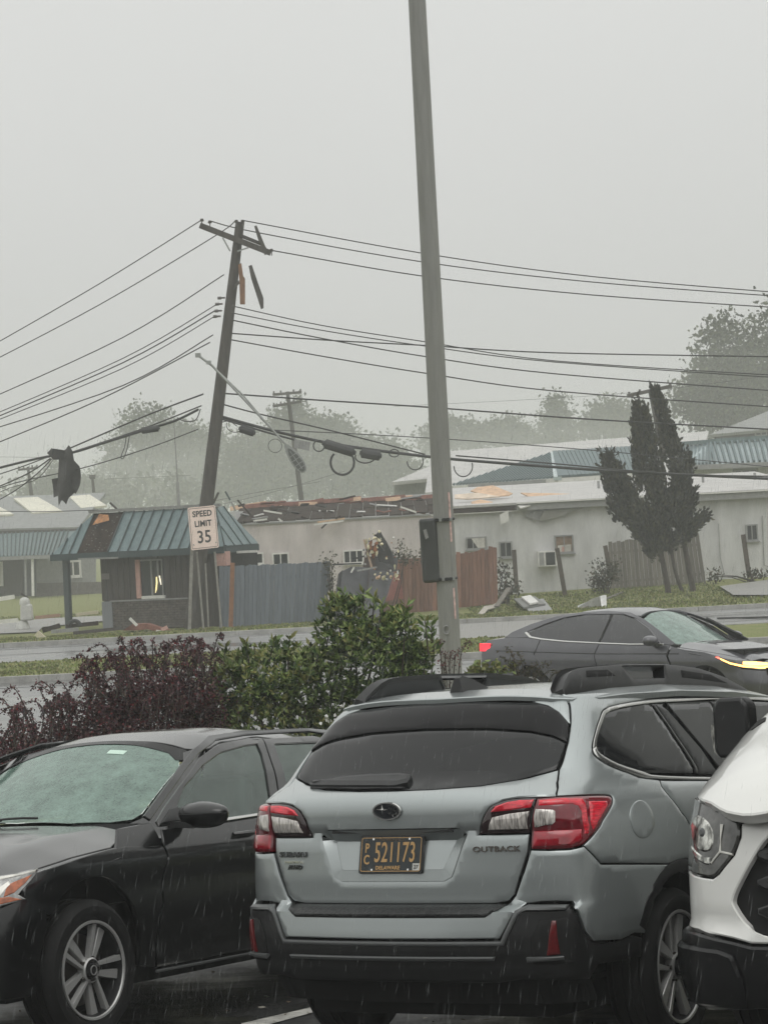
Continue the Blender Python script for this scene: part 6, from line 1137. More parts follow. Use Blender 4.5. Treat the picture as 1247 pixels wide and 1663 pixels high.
saloon = build_sedan()
# ================================================================== white van at the right edge
def build_van():
    P = mat('white_paint', (0.74, 0.74, 0.71), 0.30, 0.0, coat=1.0, c_rough=0.05, bump=0.01, bscale=150)
    BK, GB, CORE, CHR = MATS['black_plastic'], MATS['gloss_black'], MATS['shadow_black'], MATS['chrome']
    BUMP = mat('van_bumper_plastic', (0.007, 0.0074, 0.008), 0.26, bump=0.03, bscale=300)
    LENS = mat('van_lamp_glass', (0.085, 0.085, 0.08), 0.06, 0.1, coat=1.0, var=.6, scale=9, detail=3)
    REFL = mat('lamp_reflector', (0.40, 0.40, 0.375), 0.14, 0.85, var=.85, scale=30, detail=3, stretch=(1, 1, .5))
    GL = MATS['privacy_glass']
    root = empty('delivery_van', mw=cam_pose(VAN_POSE), label='white van at the right with a smoky headlamp and dark lower bumper', cat='van')
    xr = tab((.18, .14), (.25, .06), (.35, .02), (.5, .0), (.535, .005), (.56, .03), (.64, .03), (.8, .05), (.95, .085), (1.05, .14), (1.12, .22), (2, .30))
    k = tab((.2, .17), (.8, .17))
    yw = tab((.18, .99), (.26, 1.02), (.40, 1.045), (.50, 1.04), (.54, 1.03), (.57, 1.003), (.8, 1.005), (.95, 1.0), (1.05, .985), (1.12, .955), (1.4, .88), (1.8, .80), (2.0, .78))
    W = make_wrap(xr, k, yw, tab((.2, .21), (.8, .21)), lambda X: .10 * np.clip(.9 - X, 0, 2) ** 2, -1.0, 0)
    X2 = lambda X, Z: (float(W.s_of(X, Z)), Z)
    hc = tab((-1.35, 1.57), (-1.0, 1.465), (-.8, 1.39), (-.5, 1.275), (-.3, 1.195), (-.18, 1.118), (-.08, 1.03), (-.02, .97))
    H = lambda x, y: np.stack([x, y, hc(x) - .17 * np.clip(np.abs(y) / .93, 0, 1.15) ** 5 + .012 * np.exp(-((np.abs(y) - .45) / .07) ** 2)], -1)
    inn = (-1.5, 0, .7); pan = lambda nm, q, fn, m_, par=None, **kw: panel(nm, q, fn, m_, par or root, inner=kw.pop('inner', inn), **kw)
    m = MB(); m.box((-1.2, 0, .62), (1.9, 1.6, .64)); m.box((-3.6, 0, .55), (3.0, 1.7, .5)); m.box((-1.15, 0, 1.05), (1.3, 1.55, .3)); m.build('underbody', CORE, root)
    # face
    grl = [(0, .525)] + cr([(.54, .528), (.635, .562), (.695, .635), (.698, .680), (.645, .77), (.585, .862), (.54, .910)], 3) + [(0, .93)]
    face = [(0, .50), (.62, .502), (.70, .520), (.90, .552), X2(-.45, .56), X2(-.48, .70), X2(-.45, .78), (.90, .748), (.80, .742), (.765, .760), (.692, .835), (.664, .905), (.664, .955), (.64, .968), (.60, .960), (.55, .972), (0, 1.0)]
    f_ = face + [(-a, b) for a, b in face[::-1] if a > 0]; g_ = grl + [(-a, b) for a, b in grl[::-1] if a > 0]
    fp = pan('front_panel', f_, W, P, h=.03, depth=.03, bev=.006, holes=[g_])
    gb = pan('grille', inset(g_ if area2(g_) > 0 else g_[::-1], -.02), W, CORE, fp, h=.05, lift=-.035)
    for zc_ in (.62, .73, .84):
        bar = [(0, zc_ - .028), (.56, zc_ - .028), (.60, zc_ - .01), (.60, zc_ + .012), (.55, zc_ + .028), (0, zc_ + .028)]
        pan('grille_bar', bar + [(-a, b) for a, b in bar[::-1] if a > 0], W, BUMP, fp, h=.05, lift=-.008, depth=.03, bev=.008, holes=[[(-.52, zc_ - .012), (.52, zc_ - .012), (.54, zc_), (.50, zc_ + .014), (-.50, zc_ + .014), (-.54, zc_)]])
    for sg in (1, -1):
        S = lambda q: [(sg * a, b) for a, b in q]
        lamp = [(.672, .905), (.70, .838), (.768, .766), (.80, .749), (.90, .756), X2(-.47, .785), X2(-.52, .90), X2(-.50, 1.06), (.97, 1.055), (.88, 1.035), (.80, 1.018), (.700, .980), (.672, .952)]
        lp = pan('headlamp', S(smooth_poly(lamp, 1)), W, LENS, h=.025, lift=.002, bev=.008)
        pan('reflector_bowl', S(smooth_poly([(.79, .86), (.83, .84), (.90, .85), (.98, .90), (1.0, .96), (.95, .995), (.86, .985), (.79, .94)], 2)), W, REFL, lp, h=.02, lift=.006, bev=.01)
        pan('reflector_bowl', S(smooth_poly([(.795, .80), (.83, .795), (.90, .815), (.98, .85), (.985, .875), (.90, .842), (.83, .825), (.79, .83)], 1)), W, REFL, lp, h=.02, lift=.006, bev=.006)
        pan('lamp_divider', S([(.745, .95), (.755, .95), (.752, .852), (.70, .842), (.70, .834), (.755, .843), (.80, .80), (.805, .806), (.762, .85)]), W, MATS['lamp_white'], lp, h=.02, lift=.007, bev=.002)
        pan('lamp_bulb', S(smooth_poly([(.845, .905), (.885, .905), (.885, .94), (.845, .94)], 2)), W, MATS['grey_plastic'], lp, h=.02, lift=.012, bev=.008)
        pan('front_wing', S([X2(-.50, .57), X2(-.52, .79), X2(-.56, .92), X2(-.53, 1.04), X2(-.56, 1.10), X2(-1.4, 1.2), X2(-1.6, 1.15), X2(-1.6, .45), X2(-1.42, .45), X2(-1.36, .62), X2(-1.22, .76), X2(-1.0, .82), X2(-.78, .76), X2(-.62, .62), X2(-.56, .50)]), W, P, h=.06)
    bon = cr([(-.055, 0), (-.055, .50), (-.080, .66), (-.16, .775), (-.29, .885), (-.43, .935), (-.62, .955), (-.85, .95), (-1.05, .92), (-1.12, .85)], 3) + [(-1.10, .5), (-1.08, 0)]
    bo = pan('bonnet', bon + [(a, -b) for a, b in bon[::-1] if b > 0], H, P, h=.035, depth=.05, bev=.006, inner=(-.8, 0, .3))
    for sg in (1, -1): pan('bonnet_notch', [(-.90, sg * .80), (-.97, sg * .82), (-1.02, sg * .87), (-.97, sg * .90), (-.90, sg * .86)], H, CORE, bo, h=.03, lift=.004, inner=(-.8, 0, .3))
    # black lower bumper
    bm_ = [(0, .24), (.62, .24), (.90, .22), X2(-.52, .22), X2(-.55, .46), X2(-.47, .545), (.90, .536), (.70, .505), (.62, .488), (0, .484)]
    bp_ = pan('lower_bumper', bm_ + [(-a, b) for a, b in bm_[::-1] if a > 0], W, BUMP, h=.03, lift=.004, depth=.05, bev=.010, holes=[[(-.5, .27), (.5, .27), (.55, .40), (-.55, .40)]])
    for sg in (1, -1): pan('bumper_corner', [(sg * a, b) for a, b in [(.67, .25), (.665, .36), (.70, .455), (.76, .475), (.92, .485), X2(-.5, .49), X2(-.5, .25)]], W, BUMP, bp_, h=.03, lift=.022, depth=.03, bev=.012)
    # windscreen, pillars, cab
    WS = lambda x, y: np.stack([x, y, 1.42 - (x + 1.02 + .10 * (y / .8) ** 2) * .80], -1)
    pan('windscreen', [(-1.02, 0), (-1.03, .5), (-1.06, .72), (-1.85, .62), (-1.88, 0), (-1.85, -.62), (-1.06, -.74), (-1.03, -.5)], WS, GL, h=.08, inner=(-2, 0, .5))
    for sg in (1, -1):
        m = MB(); m.tube([(-1.0, -sg * .77, 1.30), (-1.3, -sg * .745, 1.62), (-1.95, -sg * .68, 2.20), (-2.2, -sg * .68, 2.34)], [.075, .065, .06, .06], 10); m.build('windscreen_pillar', P, root, 60)
        m = MB(); m.box((-1.95, -sg * .975, .85), (.9, .06, .9)); m.box((-4.0, -sg * .98, 1.35), (3.4, .08, 2.0)); m.build('side_panel', P, root)
        m = MB(); m.box((-1.85, -sg * .90, 1.68), (.9, .03, .62), Matrix.Rotation(R(-9 * sg), 3, 'X')); m.build('door_window', GL, root)
        # mirror: tall black housing on an arm, bright repeater on its outer edge
        hm = MB(); pr = [(-.066, -.125), (.052, -.125), (.066, -.09), (.066, .10), (.045, .135), (-.04, .135), (-.066, .10)]
        hm.prism([(a * 1.28, b * 1.02) for a, b in pr], lambda u, q, d: (-1.32 + d, -sg * (1.085 + u), 1.32 + q), -.05, .07)
        mo = hm.build('door_mirror', BK, root, 30); bv = mo.modifiers.new('b', 'BEVEL'); bv.width = .018; bv.segments = 3
        m = MB(); m.beam((-1.33, -sg * 1.0, 1.24), (-1.30, -sg * .86, 1.22), .09, .06); m.build('mirror_arm', BK, mo)
        m = MB(); m.prism([(.062, -.13), (.092, -.10), (.102, -.02), (.10, .02), (.075, .03), (.062, .0)], lambda u, q, d: (-1.29 + d, -sg * (1.085 + u), 1.32 + q), -.02, .02); m.build('repeater_lens', REFL, mo, 30)
    m = MB(); m.box((-4.0, 0, 2.40), (3.5, 1.7, .08)); m.box((-2.12, 0, 2.36), (.36, 1.5, .08)); rf_ = m.build('roof', P, root, 40); bv = rf_.modifiers.new('b', 'BEVEL'); bv.width = .03; bv.segments = 3
    m = MB(); m.box((-5.7, 0, 1.4), (.06, 1.9, 1.9)); m.build('rear_doors', P, root)
    style = dict(n=6, ph=0, blades=[(.02, .03, 0, 0, 0, 0, 0)]); mt = dict(tyre=MATS['tyre_rubber'], alloy=MATS['machined_alloy'], dark=MATS['wheel_dark'], disc=MATS['brake_disc'])
    for (x, y) in ((-1.0, .86), (-1.0, -.86), (-4.6, .86), (-4.6, -.86)): wheel(root, x, y, .34, .34, .21, .22, 1 if y > 0 else -1, style, mt)
    return root
VAN_POSE = [3.635282113682626, 0.05449157031718888, -0.08419810083650121, 1.9501976778918317, -2.10718448814373, 9.106473233136908]
van = build_van()
# ================================================================== grey saloon turning on the street beyond the hedge
def build_street_car():
    P = mat('grey_paint', (0.072, 0.072, 0.082), 0.32, 0.35, coat=1.0, c_rough=0.08, var=.06, scale=5)
    BK, GB, CORE, CHR, SAT = MATS['black_plastic'], MATS['gloss_black'], MATS['shadow_black'], MATS['chrome'], MATS['satin_chrome']
    WSG, SG = glass('street_windscreen', (0.50, 0.62, 0.56), (0.34, 0.46, 0.41), 0.5, .05), mat('tinted_side_glass', (0.03, 0.03, 0.034), 0.08, coat=.5)
    root = empty('saloon_car', mw=cam_pose(STREET_POSE), label='dark grey saloon with lit red tail lamp and glowing headlamp driving on the street', cat='car')
    xr = tab((.15, .12), (.3, .03), (.5, .0), (.65, .04), (.75, .10), (.85, .2), (2, .2))
    yw = tab((.18, .83), (.3, .885), (.5, .912), (.70, .908), (.76, .922), (.80, .922), (.86, .905), (.92, .90), (.98, .875), (1.04, .845), (1.2, .745), (1.36, .625), (1.44, .53))
    W = make_wrap(xr, tab((.2, .3), (.8, .3)), yw, tab((.2, .22), (.8, .22)), lambda X: .09 * np.clip(1.0 - X, 0, 2) ** 2 + .055 * np.clip(X - 3.3, 0, 2) ** 2, -1.0, .94)
    X2 = lambda X, Z: (float(W.s_of(X, Z)), Z); inn = (-1.5, 0, .7)
    pan = lambda nm, q, fn, m_, par=None, **kw: panel(nm, q, fn, m_, par or root, inner=kw.pop('inner', inn), **kw)
    hc = tab((-.9, 1.05), (-.5, 1.02), (-.2, .995), (.2, .93), (.5, .86), (.75, .76), (.9, .66))
    H = lambda x, y: np.stack([x, y, hc(x) - .075 * (np.abs(y) / .8) ** 2.6 + .014 * np.exp(-((np.abs(y) - .5) / .1) ** 2)], -1)
    WS = lambda x, y: np.stack([x, y, np.interp(-(x + .20 * (y / .7) ** 2), [.40, .5, .9, 1.28, 1.4], [.96, 1.02, 1.235, 1.415, 1.45]) - .02 * (y / .6) ** 2], -1)
    rc = tab((-3.5, 1.12), (-3.2, 1.22), (-2.9, 1.32), (-2.6, 1.395), (-2.3, 1.445), (-1.9, 1.473), (-1.6, 1.470), (-1.28, 1.425), (-1.1, 1.39))
    RF = lambda x, y: np.stack([x, y, rc(x) - .075 * np.clip(np.abs(y) / .6, 0, 1.2) ** 3], -1)
    m = MB(); m.box((-1.4, 0, .58), (2.0, 1.68, .66)); m.box((-1.5, 0, .35), (4.4, 1.35, .2)); m.box((-3.35, 0, .7), (.8, 1.5, .5)); m.box((.5, 0, .5), (.6, 1.3, .4)); m.box((-2.85, 0, .7), (1, 1.2, .5)); m.box((-.1, 0, .7), (1, 1.2, .45)); m.build('underbody', CORE, root)
    arc = lambda cx: [(cx + .385 * math.cos(t), .35 + .385 * math.sin(t)) for t in np.linspace(-.1, math.pi + .1, 16)]
    for sg in (1, -1):
        S = lambda q: [(sg * a, b) for a, b in q]; XS = lambda q: S([X2(a, b) for a, b in q])
        pan('front_fender', XS(arc(0) + [(-.50, .25), (-.52, .6), (-.53, .97), (-.3, .93), (.0, .90), (.25, .84), (.35, .78), (.5, .72), (.56, .65), (.52, .4)]), W, P, h=.05, depth=.03)
        pan('front_door', XS([(-.535, .25), (-.555, .6), (-.56, .985), (-1.2, .99), (-1.70, 1.005), (-1.72, .7), (-1.70, .25)]), W, P, h=.05)
        pan('rear_door', XS([(-1.71, .25), (-1.73, .7), (-1.71, 1.006), (-2.3, 1.03), (-2.72, 1.06), (-2.78, .85), (-2.62, .72), (-2.47, .55), (-2.40, .25)]), W, P, h=.05)
        pan('rear_fender', XS([(-2.41, .25), (-2.48, .55), (-2.63, .73), (-2.79, .86), (-2.73, 1.062), (-2.95, 1.085), (-3.3, 1.09), (-3.72, 1.05), (-3.76, .98), (-3.72, .5), (-3.6, .35), (-3.26, .32), (-3.22, .45), (-3.1, .62), (-2.95, .72), (-2.75, .70), (-2.55, .56)]), W, P, h=.05)
        pan('door_moulding', XS([(-.40, .872), (-1.7, .868), (-3.5, .905), (-3.5, .915), (-1.7, .880), (-.40, .884)]), W, MATS['van_bumper_plastic'], h=.06, lift=.004, bev=.003)
        # side glass in two doors and chrome under it
        pan('front_door_window', XS([(-.72, 1.01), (-.98, 1.20), (-1.25, 1.325), (-1.5, 1.385), (-1.67, 1.395), (-1.70, 1.02), (-1.2, 1.005)]), W, SG, h=.05, lift=-.006, bev=.003)
        pan('rear_door_window', XS([(-1.74, 1.022), (-1.715, 1.397), (-2.1, 1.390), (-2.45, 1.345), (-2.75, 1.255), (-2.98, 1.155), (-2.90, 1.10), (-2.70, 1.075), (-2.3, 1.045)]), W, SG, h=.05, lift=-.006, bev=.003)
        pan('centre_pillar', XS([(-1.675, 1.395), (-1.705, 1.02), (-1.735, 1.022), (-1.71, 1.397)]), W, GB, h=.04, lift=-.004, bev=.002)
        pan('belt_chrome', XS([(-.66, .995), (-1.2, .992), (-1.7, 1.007), (-2.3, 1.030), (-2.72, 1.060), (-2.93, 1.086), (-3.05, 1.150), (-3.02, 1.165), (-2.90, 1.102), (-2.70, 1.076), (-2.3, 1.046), (-1.7, 1.022), (-1.2, 1.006), (-.66, 1.008)]), W, SAT, h=.04, lift=.008, bev=.003)
        pan('roof_pillar', XS([(-.52, .99), (-.66, .995), (-.70, 1.012), (-.96, 1.205), (-1.25, 1.335), (-1.5, 1.395), (-1.7, 1.405), (-2.1, 1.40), (-2.45, 1.357), (-2.75, 1.268), (-3.03, 1.16), (-2.93, 1.088), (-3.4, 1.085), (-3.3, 1.16), (-3.0, 1.27), (-2.6, 1.375), (-2.2, 1.425), (-1.8, 1.44), (-1.4, 1.415), (-1.1, 1.32), (-.8, 1.18), (-.48, 1.01)]), W, P, h=.035, lift=.002)
        pan('windscreen_pillar', [(-.55, sg * .60), (-.70, sg * .66), (-1.05, sg * .62), (-1.26, sg * .52), (-1.38, sg * .58), (-1.15, sg * .70), (-.75, sg * .79), (-.42, sg * .82), (-.42, sg * .70)], WS, P, h=.04, lift=.006)
        pan('fender_top', [(.55, sg * .70), (.2, sg * .76), (-.2, sg * .79), (-.50, sg * .76), (-.58, sg * .84), (-.2, sg * .915), (.2, sg * .90), (.5, sg * .84), (.60, sg * .76)], H, P, h=.05, lift=.0, inner=(0, 0, 0))
        lp = pan('headlamp', S([(.52, .74), (.64, .775), (.80, .79), (.99, .80), (1.18, .835), (1.22, .83), (1.12, .755), (.95, .70), (.70, .67), (.56, .68)]), W, MATS['van_lamp_glass'], h=.03, lift=.006)
        AMB = mat('lit_amber', (0.9, 0.5, 0.2), 0.4, emit=(1.0, 0.50, 0.12), es=4.2)
        pan('running_light', S([(.56, .690), (.70, .684), (.95, .712), (1.10, .752), (1.185, .805), (1.20, .825), (1.17, .822), (1.08, .770), (.93, .735), (.70, .708), (.57, .715)]), W, AMB, lp, h=.03, lift=.012, bev=.003)
        pan('indicator_bulb', S([(.58, .720), (.84, .726), (.93, .745), (.90, .778), (.74, .772), (.58, .750)]), W, AMB, lp, h=.03, lift=.011, bev=.004)
        pan('side_marker', S([(1.165, .80), (1.20, .815), (1.235, .838), (1.185, .84)]), W, mat('lit_red_marker', (0.8, 0.1, 0.1), .4, emit=(1.0, 0.16, 0.10), es=3.0), lp, h=.02, lift=.013, bev=.003)
        tl = MB(); tl.box((-3.70, -sg * .68, .95), (.26, .22, .13)); t_ = tl.build('tail_lamp', MATS['dark_red_lens'], root, 30); bv = t_.modifiers.new('b', 'BEVEL'); bv.width = .03; bv.segments = 2
        m = MB(); m.box((-3.72, -sg * .765, .955), (.18, .07, .105)); m.build('lit_lens', mat('lit_red', (0.5, 0.02, 0.03), .4, emit=(1.0, 0.03, 0.045), es=2.0), t_)
        m = MB(); c = Vector((-.80, -sg * .98, 1.05))
        m.lathe([(max(.001, math.sin(math.pi * i / 12) ** .6), -math.cos(math.pi * i / 12)) for i in range(13)], lambda x, y, a: c + Vector((x * (.09 if x > 0 else .05), -sg * a * .13, y * .07)), 20); mo = m.build('door_mirror', P, root, 50)
        m = MB(); m.beam((-.74, -sg * .82, .99), (-.79, -sg * .93, .995), .09, .03); m.build('mirror_arm', BK, mo)
    fb = [(0, .2), (.8, .2), (1.15, .25), (1.2, .5), (1.0, .69), (.7, .66), (.5, .67), (.3, .72), (0, .72)]
    nb = pan('front_bumper', fb + [(-a, b) for a, b in fb[::-1] if a > 0], W, P, h=.05, depth=.03, holes=[[(-.45, .40), (.45, .40), (.5, .62), (.3, .68), (-.3, .68), (-.5, .62)]])
    pan('grille', [(-.47, .38), (.47, .38), (.52, .63), (.3, .70), (-.3, .70), (-.52, .63)], W, GB, nb, h=.05, lift=-.02)
    bon = [(.66, 0), (.64, .4), (.56, .68), (.2, .75), (-.2, .78), (-.50, .74), (-.56, .60), (-.46, .3), (-.44, 0)]
    pan('bonnet', bon + [(a, -b) for a, b in bon[::-1] if b > 0], H, P, h=.05, inner=(0, 0, 0))
    pan('bonnet_front', [(.67, -.6), (.67, .6), (.80, .5), (.86, 0), (.80, -.5)], H, P, h=.05, inner=(0, 0, 0))
    wsp = [(-.50, 0), (-.53, .3), (-.60, .56), (-.68, .65), (-1.06, .60), (-1.22, .53), (-1.27, .3), (-1.28, 0)]
    pan('windscreen', wsp + [(a, -b) for a, b in wsp[::-1] if b > 0], WS, WSG, h=.07, depth=.004, bev=.002)
    rp = [(-1.29, 0), (-1.285, .3), (-1.25, .54), (-1.5, .585), (-2.0, .59), (-2.6, .58), (-2.7, .4), (-2.72, 0)]
    pan('roof', rp + [(a, -b) for a, b in rp[::-1] if b > 0], RF, P, h=.06, depth=.03, inner=(-2, 0, .5))
    rg = [(-2.74, 0), (-2.72, .4), (-2.64, .55), (-3.1, .60), (-3.42, .60), (-3.46, 0)]
    pan('rear_windscreen', rg + [(a, -b) for a, b in rg[::-1] if b > 0], RF, SG, h=.06, depth=.004, inner=(-2, 0, .5))
    BL = lambda x, y: np.stack([x, y, np.interp(x, [-3.9, -3.8, -3.3], [1.06, 1.075, 1.135]) - .06 * (np.abs(y) / .75) ** 3], -1)
    pan('boot_lid', [(-3.38, -.74), (-3.38, .74), (-3.7, .72), (-3.80, .5), (-3.83, 0), (-3.80, -.5), (-3.7, -.72)], BL, P, h=.06, depth=.03, inner=(-3, 0, .5))
    m = MB(); m.box((-3.76, 0, .66), (.16, 1.62, .70), taper=.95); tb = m.build('rear_bumper', P, root, 40); bv = tb.modifiers.new('b', 'BEVEL'); bv.width = .07; bv.segments = 3
    m = MB(); q = [WS(np.array([a]), np.array([b]))[0] for a, b in ((-.56, -.66), (-.80, -.70), (-1.02, -.64))]; m.tube([(p[0] - .0, -p[1], p[2] + .03) for p in q], .018, 6); m.tube([(-1.0, .62, 1.30), (-.66, .70, 1.13), (-.5, .72, 1.06)], .02, 6); m.build('wiper_blade', BK, root)
    m = MB(); m.box((-.8, 0, .92), (.5, 1.4, .14)); m.build('dashboard', MATS['cabin_grey'], root)
    for y in (.38, -.38):
        m = MB(); m.box((-1.75, y, .90), (.18, .46, .66), Matrix.Rotation(R(-14), 3, 'Y')); m.box((-1.87, y, 1.27), (.1, .26, .16)); m.build('seat_back', MATS['cabin_grey'], root)
    mt = dict(tyre=MATS['tyre_rubber'], alloy=MATS['machined_alloy'], dark=MATS['wheel_dark'], disc=MATS['brake_disc'])
    for (x, y) in ((0, .80), (0, -.80), (-2.85, .80), (-2.85, -.80)): wheel(root, x, y, .33, .33, .225, .21, 1 if y > 0 else -1, dict(n=5, ph=.2, blades=[(.02, .05, 0, 0, 0, 0, 0)]), mt)
    return root
STREET_POSE = [2.30002463847225, 0.03541981652066257, 0.0030080723037110746, 4.721351429371987, -2.69739551262307, 32.17598703588718]
street_car = build_street_car()
# ================================================================== trees, bushes, haze, rain
def leafmat(name, col, var=.45, rough=.6, sub=.12):
    m = mat(name, col, rough, var=var, scale=1.3, detail=2); b = m.node_tree.nodes['Principled BSDF']; b.inputs['Specular IOR Level'].default_value = 0.22
    return m
def leaf_mesh(name, Pn, dirs, L, wd, mats, par=None, mi=None, fold=.25):
    """many small leaves: centres Pn, direction dirs, length L, width wd (arrays) as one mesh"""
    n = len(Pn); d = dirs / (np.linalg.norm(dirs, axis=1)[:, None] + 1e-9); rnd = nr.normal(size=(n, 3)); s = np.cross(d, rnd); s /= np.linalg.norm(s, axis=1)[:, None] + 1e-9; u = np.cross(s, d)
    L = np.broadcast_to(L, n)[:, None]; wd = np.broadcast_to(wd, n)[:, None]
    v = np.stack([Pn - d * L * .5, Pn + s * wd * .5 + u * wd * fold, Pn + d * L * .5, Pn - s * wd * .5 + u * wd * fold], 1).reshape(-1, 3)
    me = bpy.data.meshes.new(name); me.vertices.add(4 * n); me.vertices.foreach_set('co', v.astype(np.float32).ravel()); me.loops.add(4 * n); me.loops.foreach_set('vertex_index', np.arange(4 * n, dtype=np.int32)); me.polygons.add(n); me.polygons.foreach_set('loop_start', np.arange(0, 4 * n, 4, dtype=np.int32))
    for m_ in mats: me.materials.append(m_)
    if len(mats) > 1: me.polygons.foreach_set('material_index', (mi if mi is not None else nr.integers(0, len(mats), n)).astype(np.int32))
    me.update(); me.validate(); return link(name, me, par)
def blob_pts(blobs, d, n, clump, spread, dep=.8, surf=.55):
    """points in clumps inside ellipsoids given by sight lines (cx, cy, rx, ry) at distance d"""
    out = []; areas = np.array([b[2] * b[3] for b in blobs], float); areas /= areas.sum()
    for (cx, cy, rx, ry), a in zip(blobs, areas):
        k = max(6, int(n * a / clump)); c = np.array(at(cx, cy, d)); Rx, Ry = rx / F_PX * d, ry / F_PX * d
        q = nr.normal(size=(k, 3)); q /= np.linalg.norm(q, axis=1)[:, None]; q *= (surf + (1 - surf) * nr.random(k) ** .6)[:, None] * (.82 + .3 * nr.random(k))[:, None]
        cc = c + q[:, :1] * CR * Rx + q[:, 1:2] * CU * Ry + q[:, 2:] * np.array([0, 1, 0]) * Rx * dep
        p = np.repeat(cc, clump, 0) + nr.normal(size=(k * clump, 3)) * spread; out.append(np.c_[p, np.repeat(q, clump, 0)])
    return np.concatenate(out)
HAZETREE = [leafmat('far_leaf_dark', (0.030, 0.040, 0.022)), leafmat('far_leaf_mid', (0.048, 0.060, 0.030)), leafmat('far_leaf_pale', (0.075, 0.088, 0.045))]
BARK = mat('bark', (0.055, 0.045, 0.038), .95, var=.3, scale=6, bump=.4, bscale=20)
def tree(label, base, d, blobs, n, s, trunk=.25, group=None, clump=14, spread=.55, mats=HAZETREE, name='tree', surf=.5, limbs=4):
    d, s, spread, n = d * 1.62, s * 0.95, spread * 1.6, int(n * 2.6)
    b = at(*base, d); T = Thing(name, (b.x, b.y, ground_z(b.x, b.y)), label, 'tree', group); gz0 = ground_z(b.x, b.y)
    big = max(blobs, key=lambda q: q[2] * q[3]); c = at(big[0], big[1], d); mb = MB(); fork = Vector((b.x, b.y, gz0)).lerp(c, .55); mb.tube([(b.x, b.y, gz0 - .1), fork, c], [trunk, trunk * .7, trunk * .35], 8)
    for q in blobs[:limbs + 3]: e = at(q[0], q[1] - q[3] * .4, d); mb.tube([fork, fork.lerp(e, .5) + Vector((0, 0, .3)), e], [trunk * .5, trunk * .3, trunk * .1], 6)
    T.part(mb, 'trunk', BARK, smooth=50)
    P = blob_pts(blobs, d, n, clump, spread, surf=surf); c3 = P[:, :3] - np.array(T.base)
    dirs = P[:, 3:] @ np.stack([CR, CU, [0, 1, 0]]) + nr.normal(size=(len(P), 3)) * .7; LL = s * (.6 + .8 * nr.random(len(P)))
    cl = np.repeat(nr.integers(0, len(mats), len(P) // clump + 1), clump)[:len(P)]; flip = nr.random(len(P)) < .25; cl[flip] = nr.integers(0, len(mats), flip.sum())
    leaf_mesh('crown', c3, dirs, LL, LL * .62, mats, T.o, cl); return T
TG = 'trees fading into the haze'
tree('tall ragged leafy tree at the right edge behind the teal roof', (1215, 745), 150, [(1190, 640, 62, 60), (1170, 560, 34, 42), (1240, 600, 50, 60), (1165, 625, 60, 50), (1130, 650, 40, 35), (1222, 552, 24, 34), (1250, 510, 22, 14), (1195, 690, 90, 40), (1182, 518, 5, 18), (1142, 552, 16, 6), (1150, 600, 26, 12), (1120, 640, 30, 10), (1130, 668, 40, 14), (1215, 650, 60, 70), (1165, 540, 20, 10), (1212, 580, 8, 22)], 5200, .52, .5, None, 12, .42)
tree('rounded far tree on the right of the row, near the cypress', (995, 735), 300, [(990, 680, 42, 32), (1020, 690, 36, 30), (960, 695, 24, 24)], 1500, .8, .3, TG)
tree('pointed conifer in the middle of the right tree row', (903, 735), 290, [(903, 670, 16, 28), (905, 695, 30, 28), (905, 722, 42, 22), (898, 654, 7, 12)], 1500, .75, .3, TG)
tree('low wide tree left of the pointed conifer', (820, 735), 320, [(825, 700, 38, 20), (800, 708, 36, 20), (850, 712, 28, 18)], 1400, .8, .3, TG)
tree('tree showing just right of the steel pole', (730, 735), 320, [(735, 705, 36, 26), (765, 708, 28, 20), (700, 712, 26, 22)], 1400, .8, .3, TG)
tree('tall conifer behind the distant utility pole', (478, 800), 260, [(480, 675, 18, 30), (486, 705, 34, 40), (470, 720, 50, 40), (460, 690, 22, 22), (498, 690, 20, 20), (478, 770, 62, 40)], 3000, .72, .35, TG)
tree('round headed tree right of the tall conifer', (545, 800), 250, [(546, 700, 32, 22), (530, 712, 30, 24), (570, 735, 40, 30), (545, 770, 60, 40)], 2600, .7, .35, TG)
tree('wide low tree behind the torn roof', (620, 800), 240, [(620, 745, 44, 30), (590, 770, 50, 36), (650, 772, 44, 30), (675, 795, 30, 18)], 2600, .68, .35, TG)
tree('tree close left of the distant utility pole', (410, 800), 240, [(405, 735, 42, 36), (430, 760, 46, 46), (385, 775, 40, 46)], 2600, .68, .35, TG)
tree('pale tall tree behind the leaning pole', (245, 815), 330, [(235, 690, 42, 34), (270, 715, 52, 40), (220, 735, 52, 40), (310, 730, 46, 46), (345, 750, 40, 56), (270, 780, 90, 36), (180, 765, 30, 26)], 5200, .85, .4, TG)
tree('small dark tree clump above the motel roof', (70, 805), 230, [(60, 795, 26, 14), (90, 770, 10, 30), (85, 795, 18, 14)], 900, .55, .2, TG)
tree('small tree clump right of the torn sheet', (140, 805), 250, [(145, 793, 20, 14), (165, 800, 18, 12)], 600, .55, .2, TG)
P = blob_pts([(600, 800, 700, 26), (1100, 760, 300, 30), (150, 815, 300, 16)], 420, 5200, 12, .9); leaf_mesh('treeline', P[:, :3], nr.normal(size=(len(P), 3)), 1.5 * (.6 + .8 * nr.random(len(P))), .8, HAZETREE)['kind'] = 'stuff'
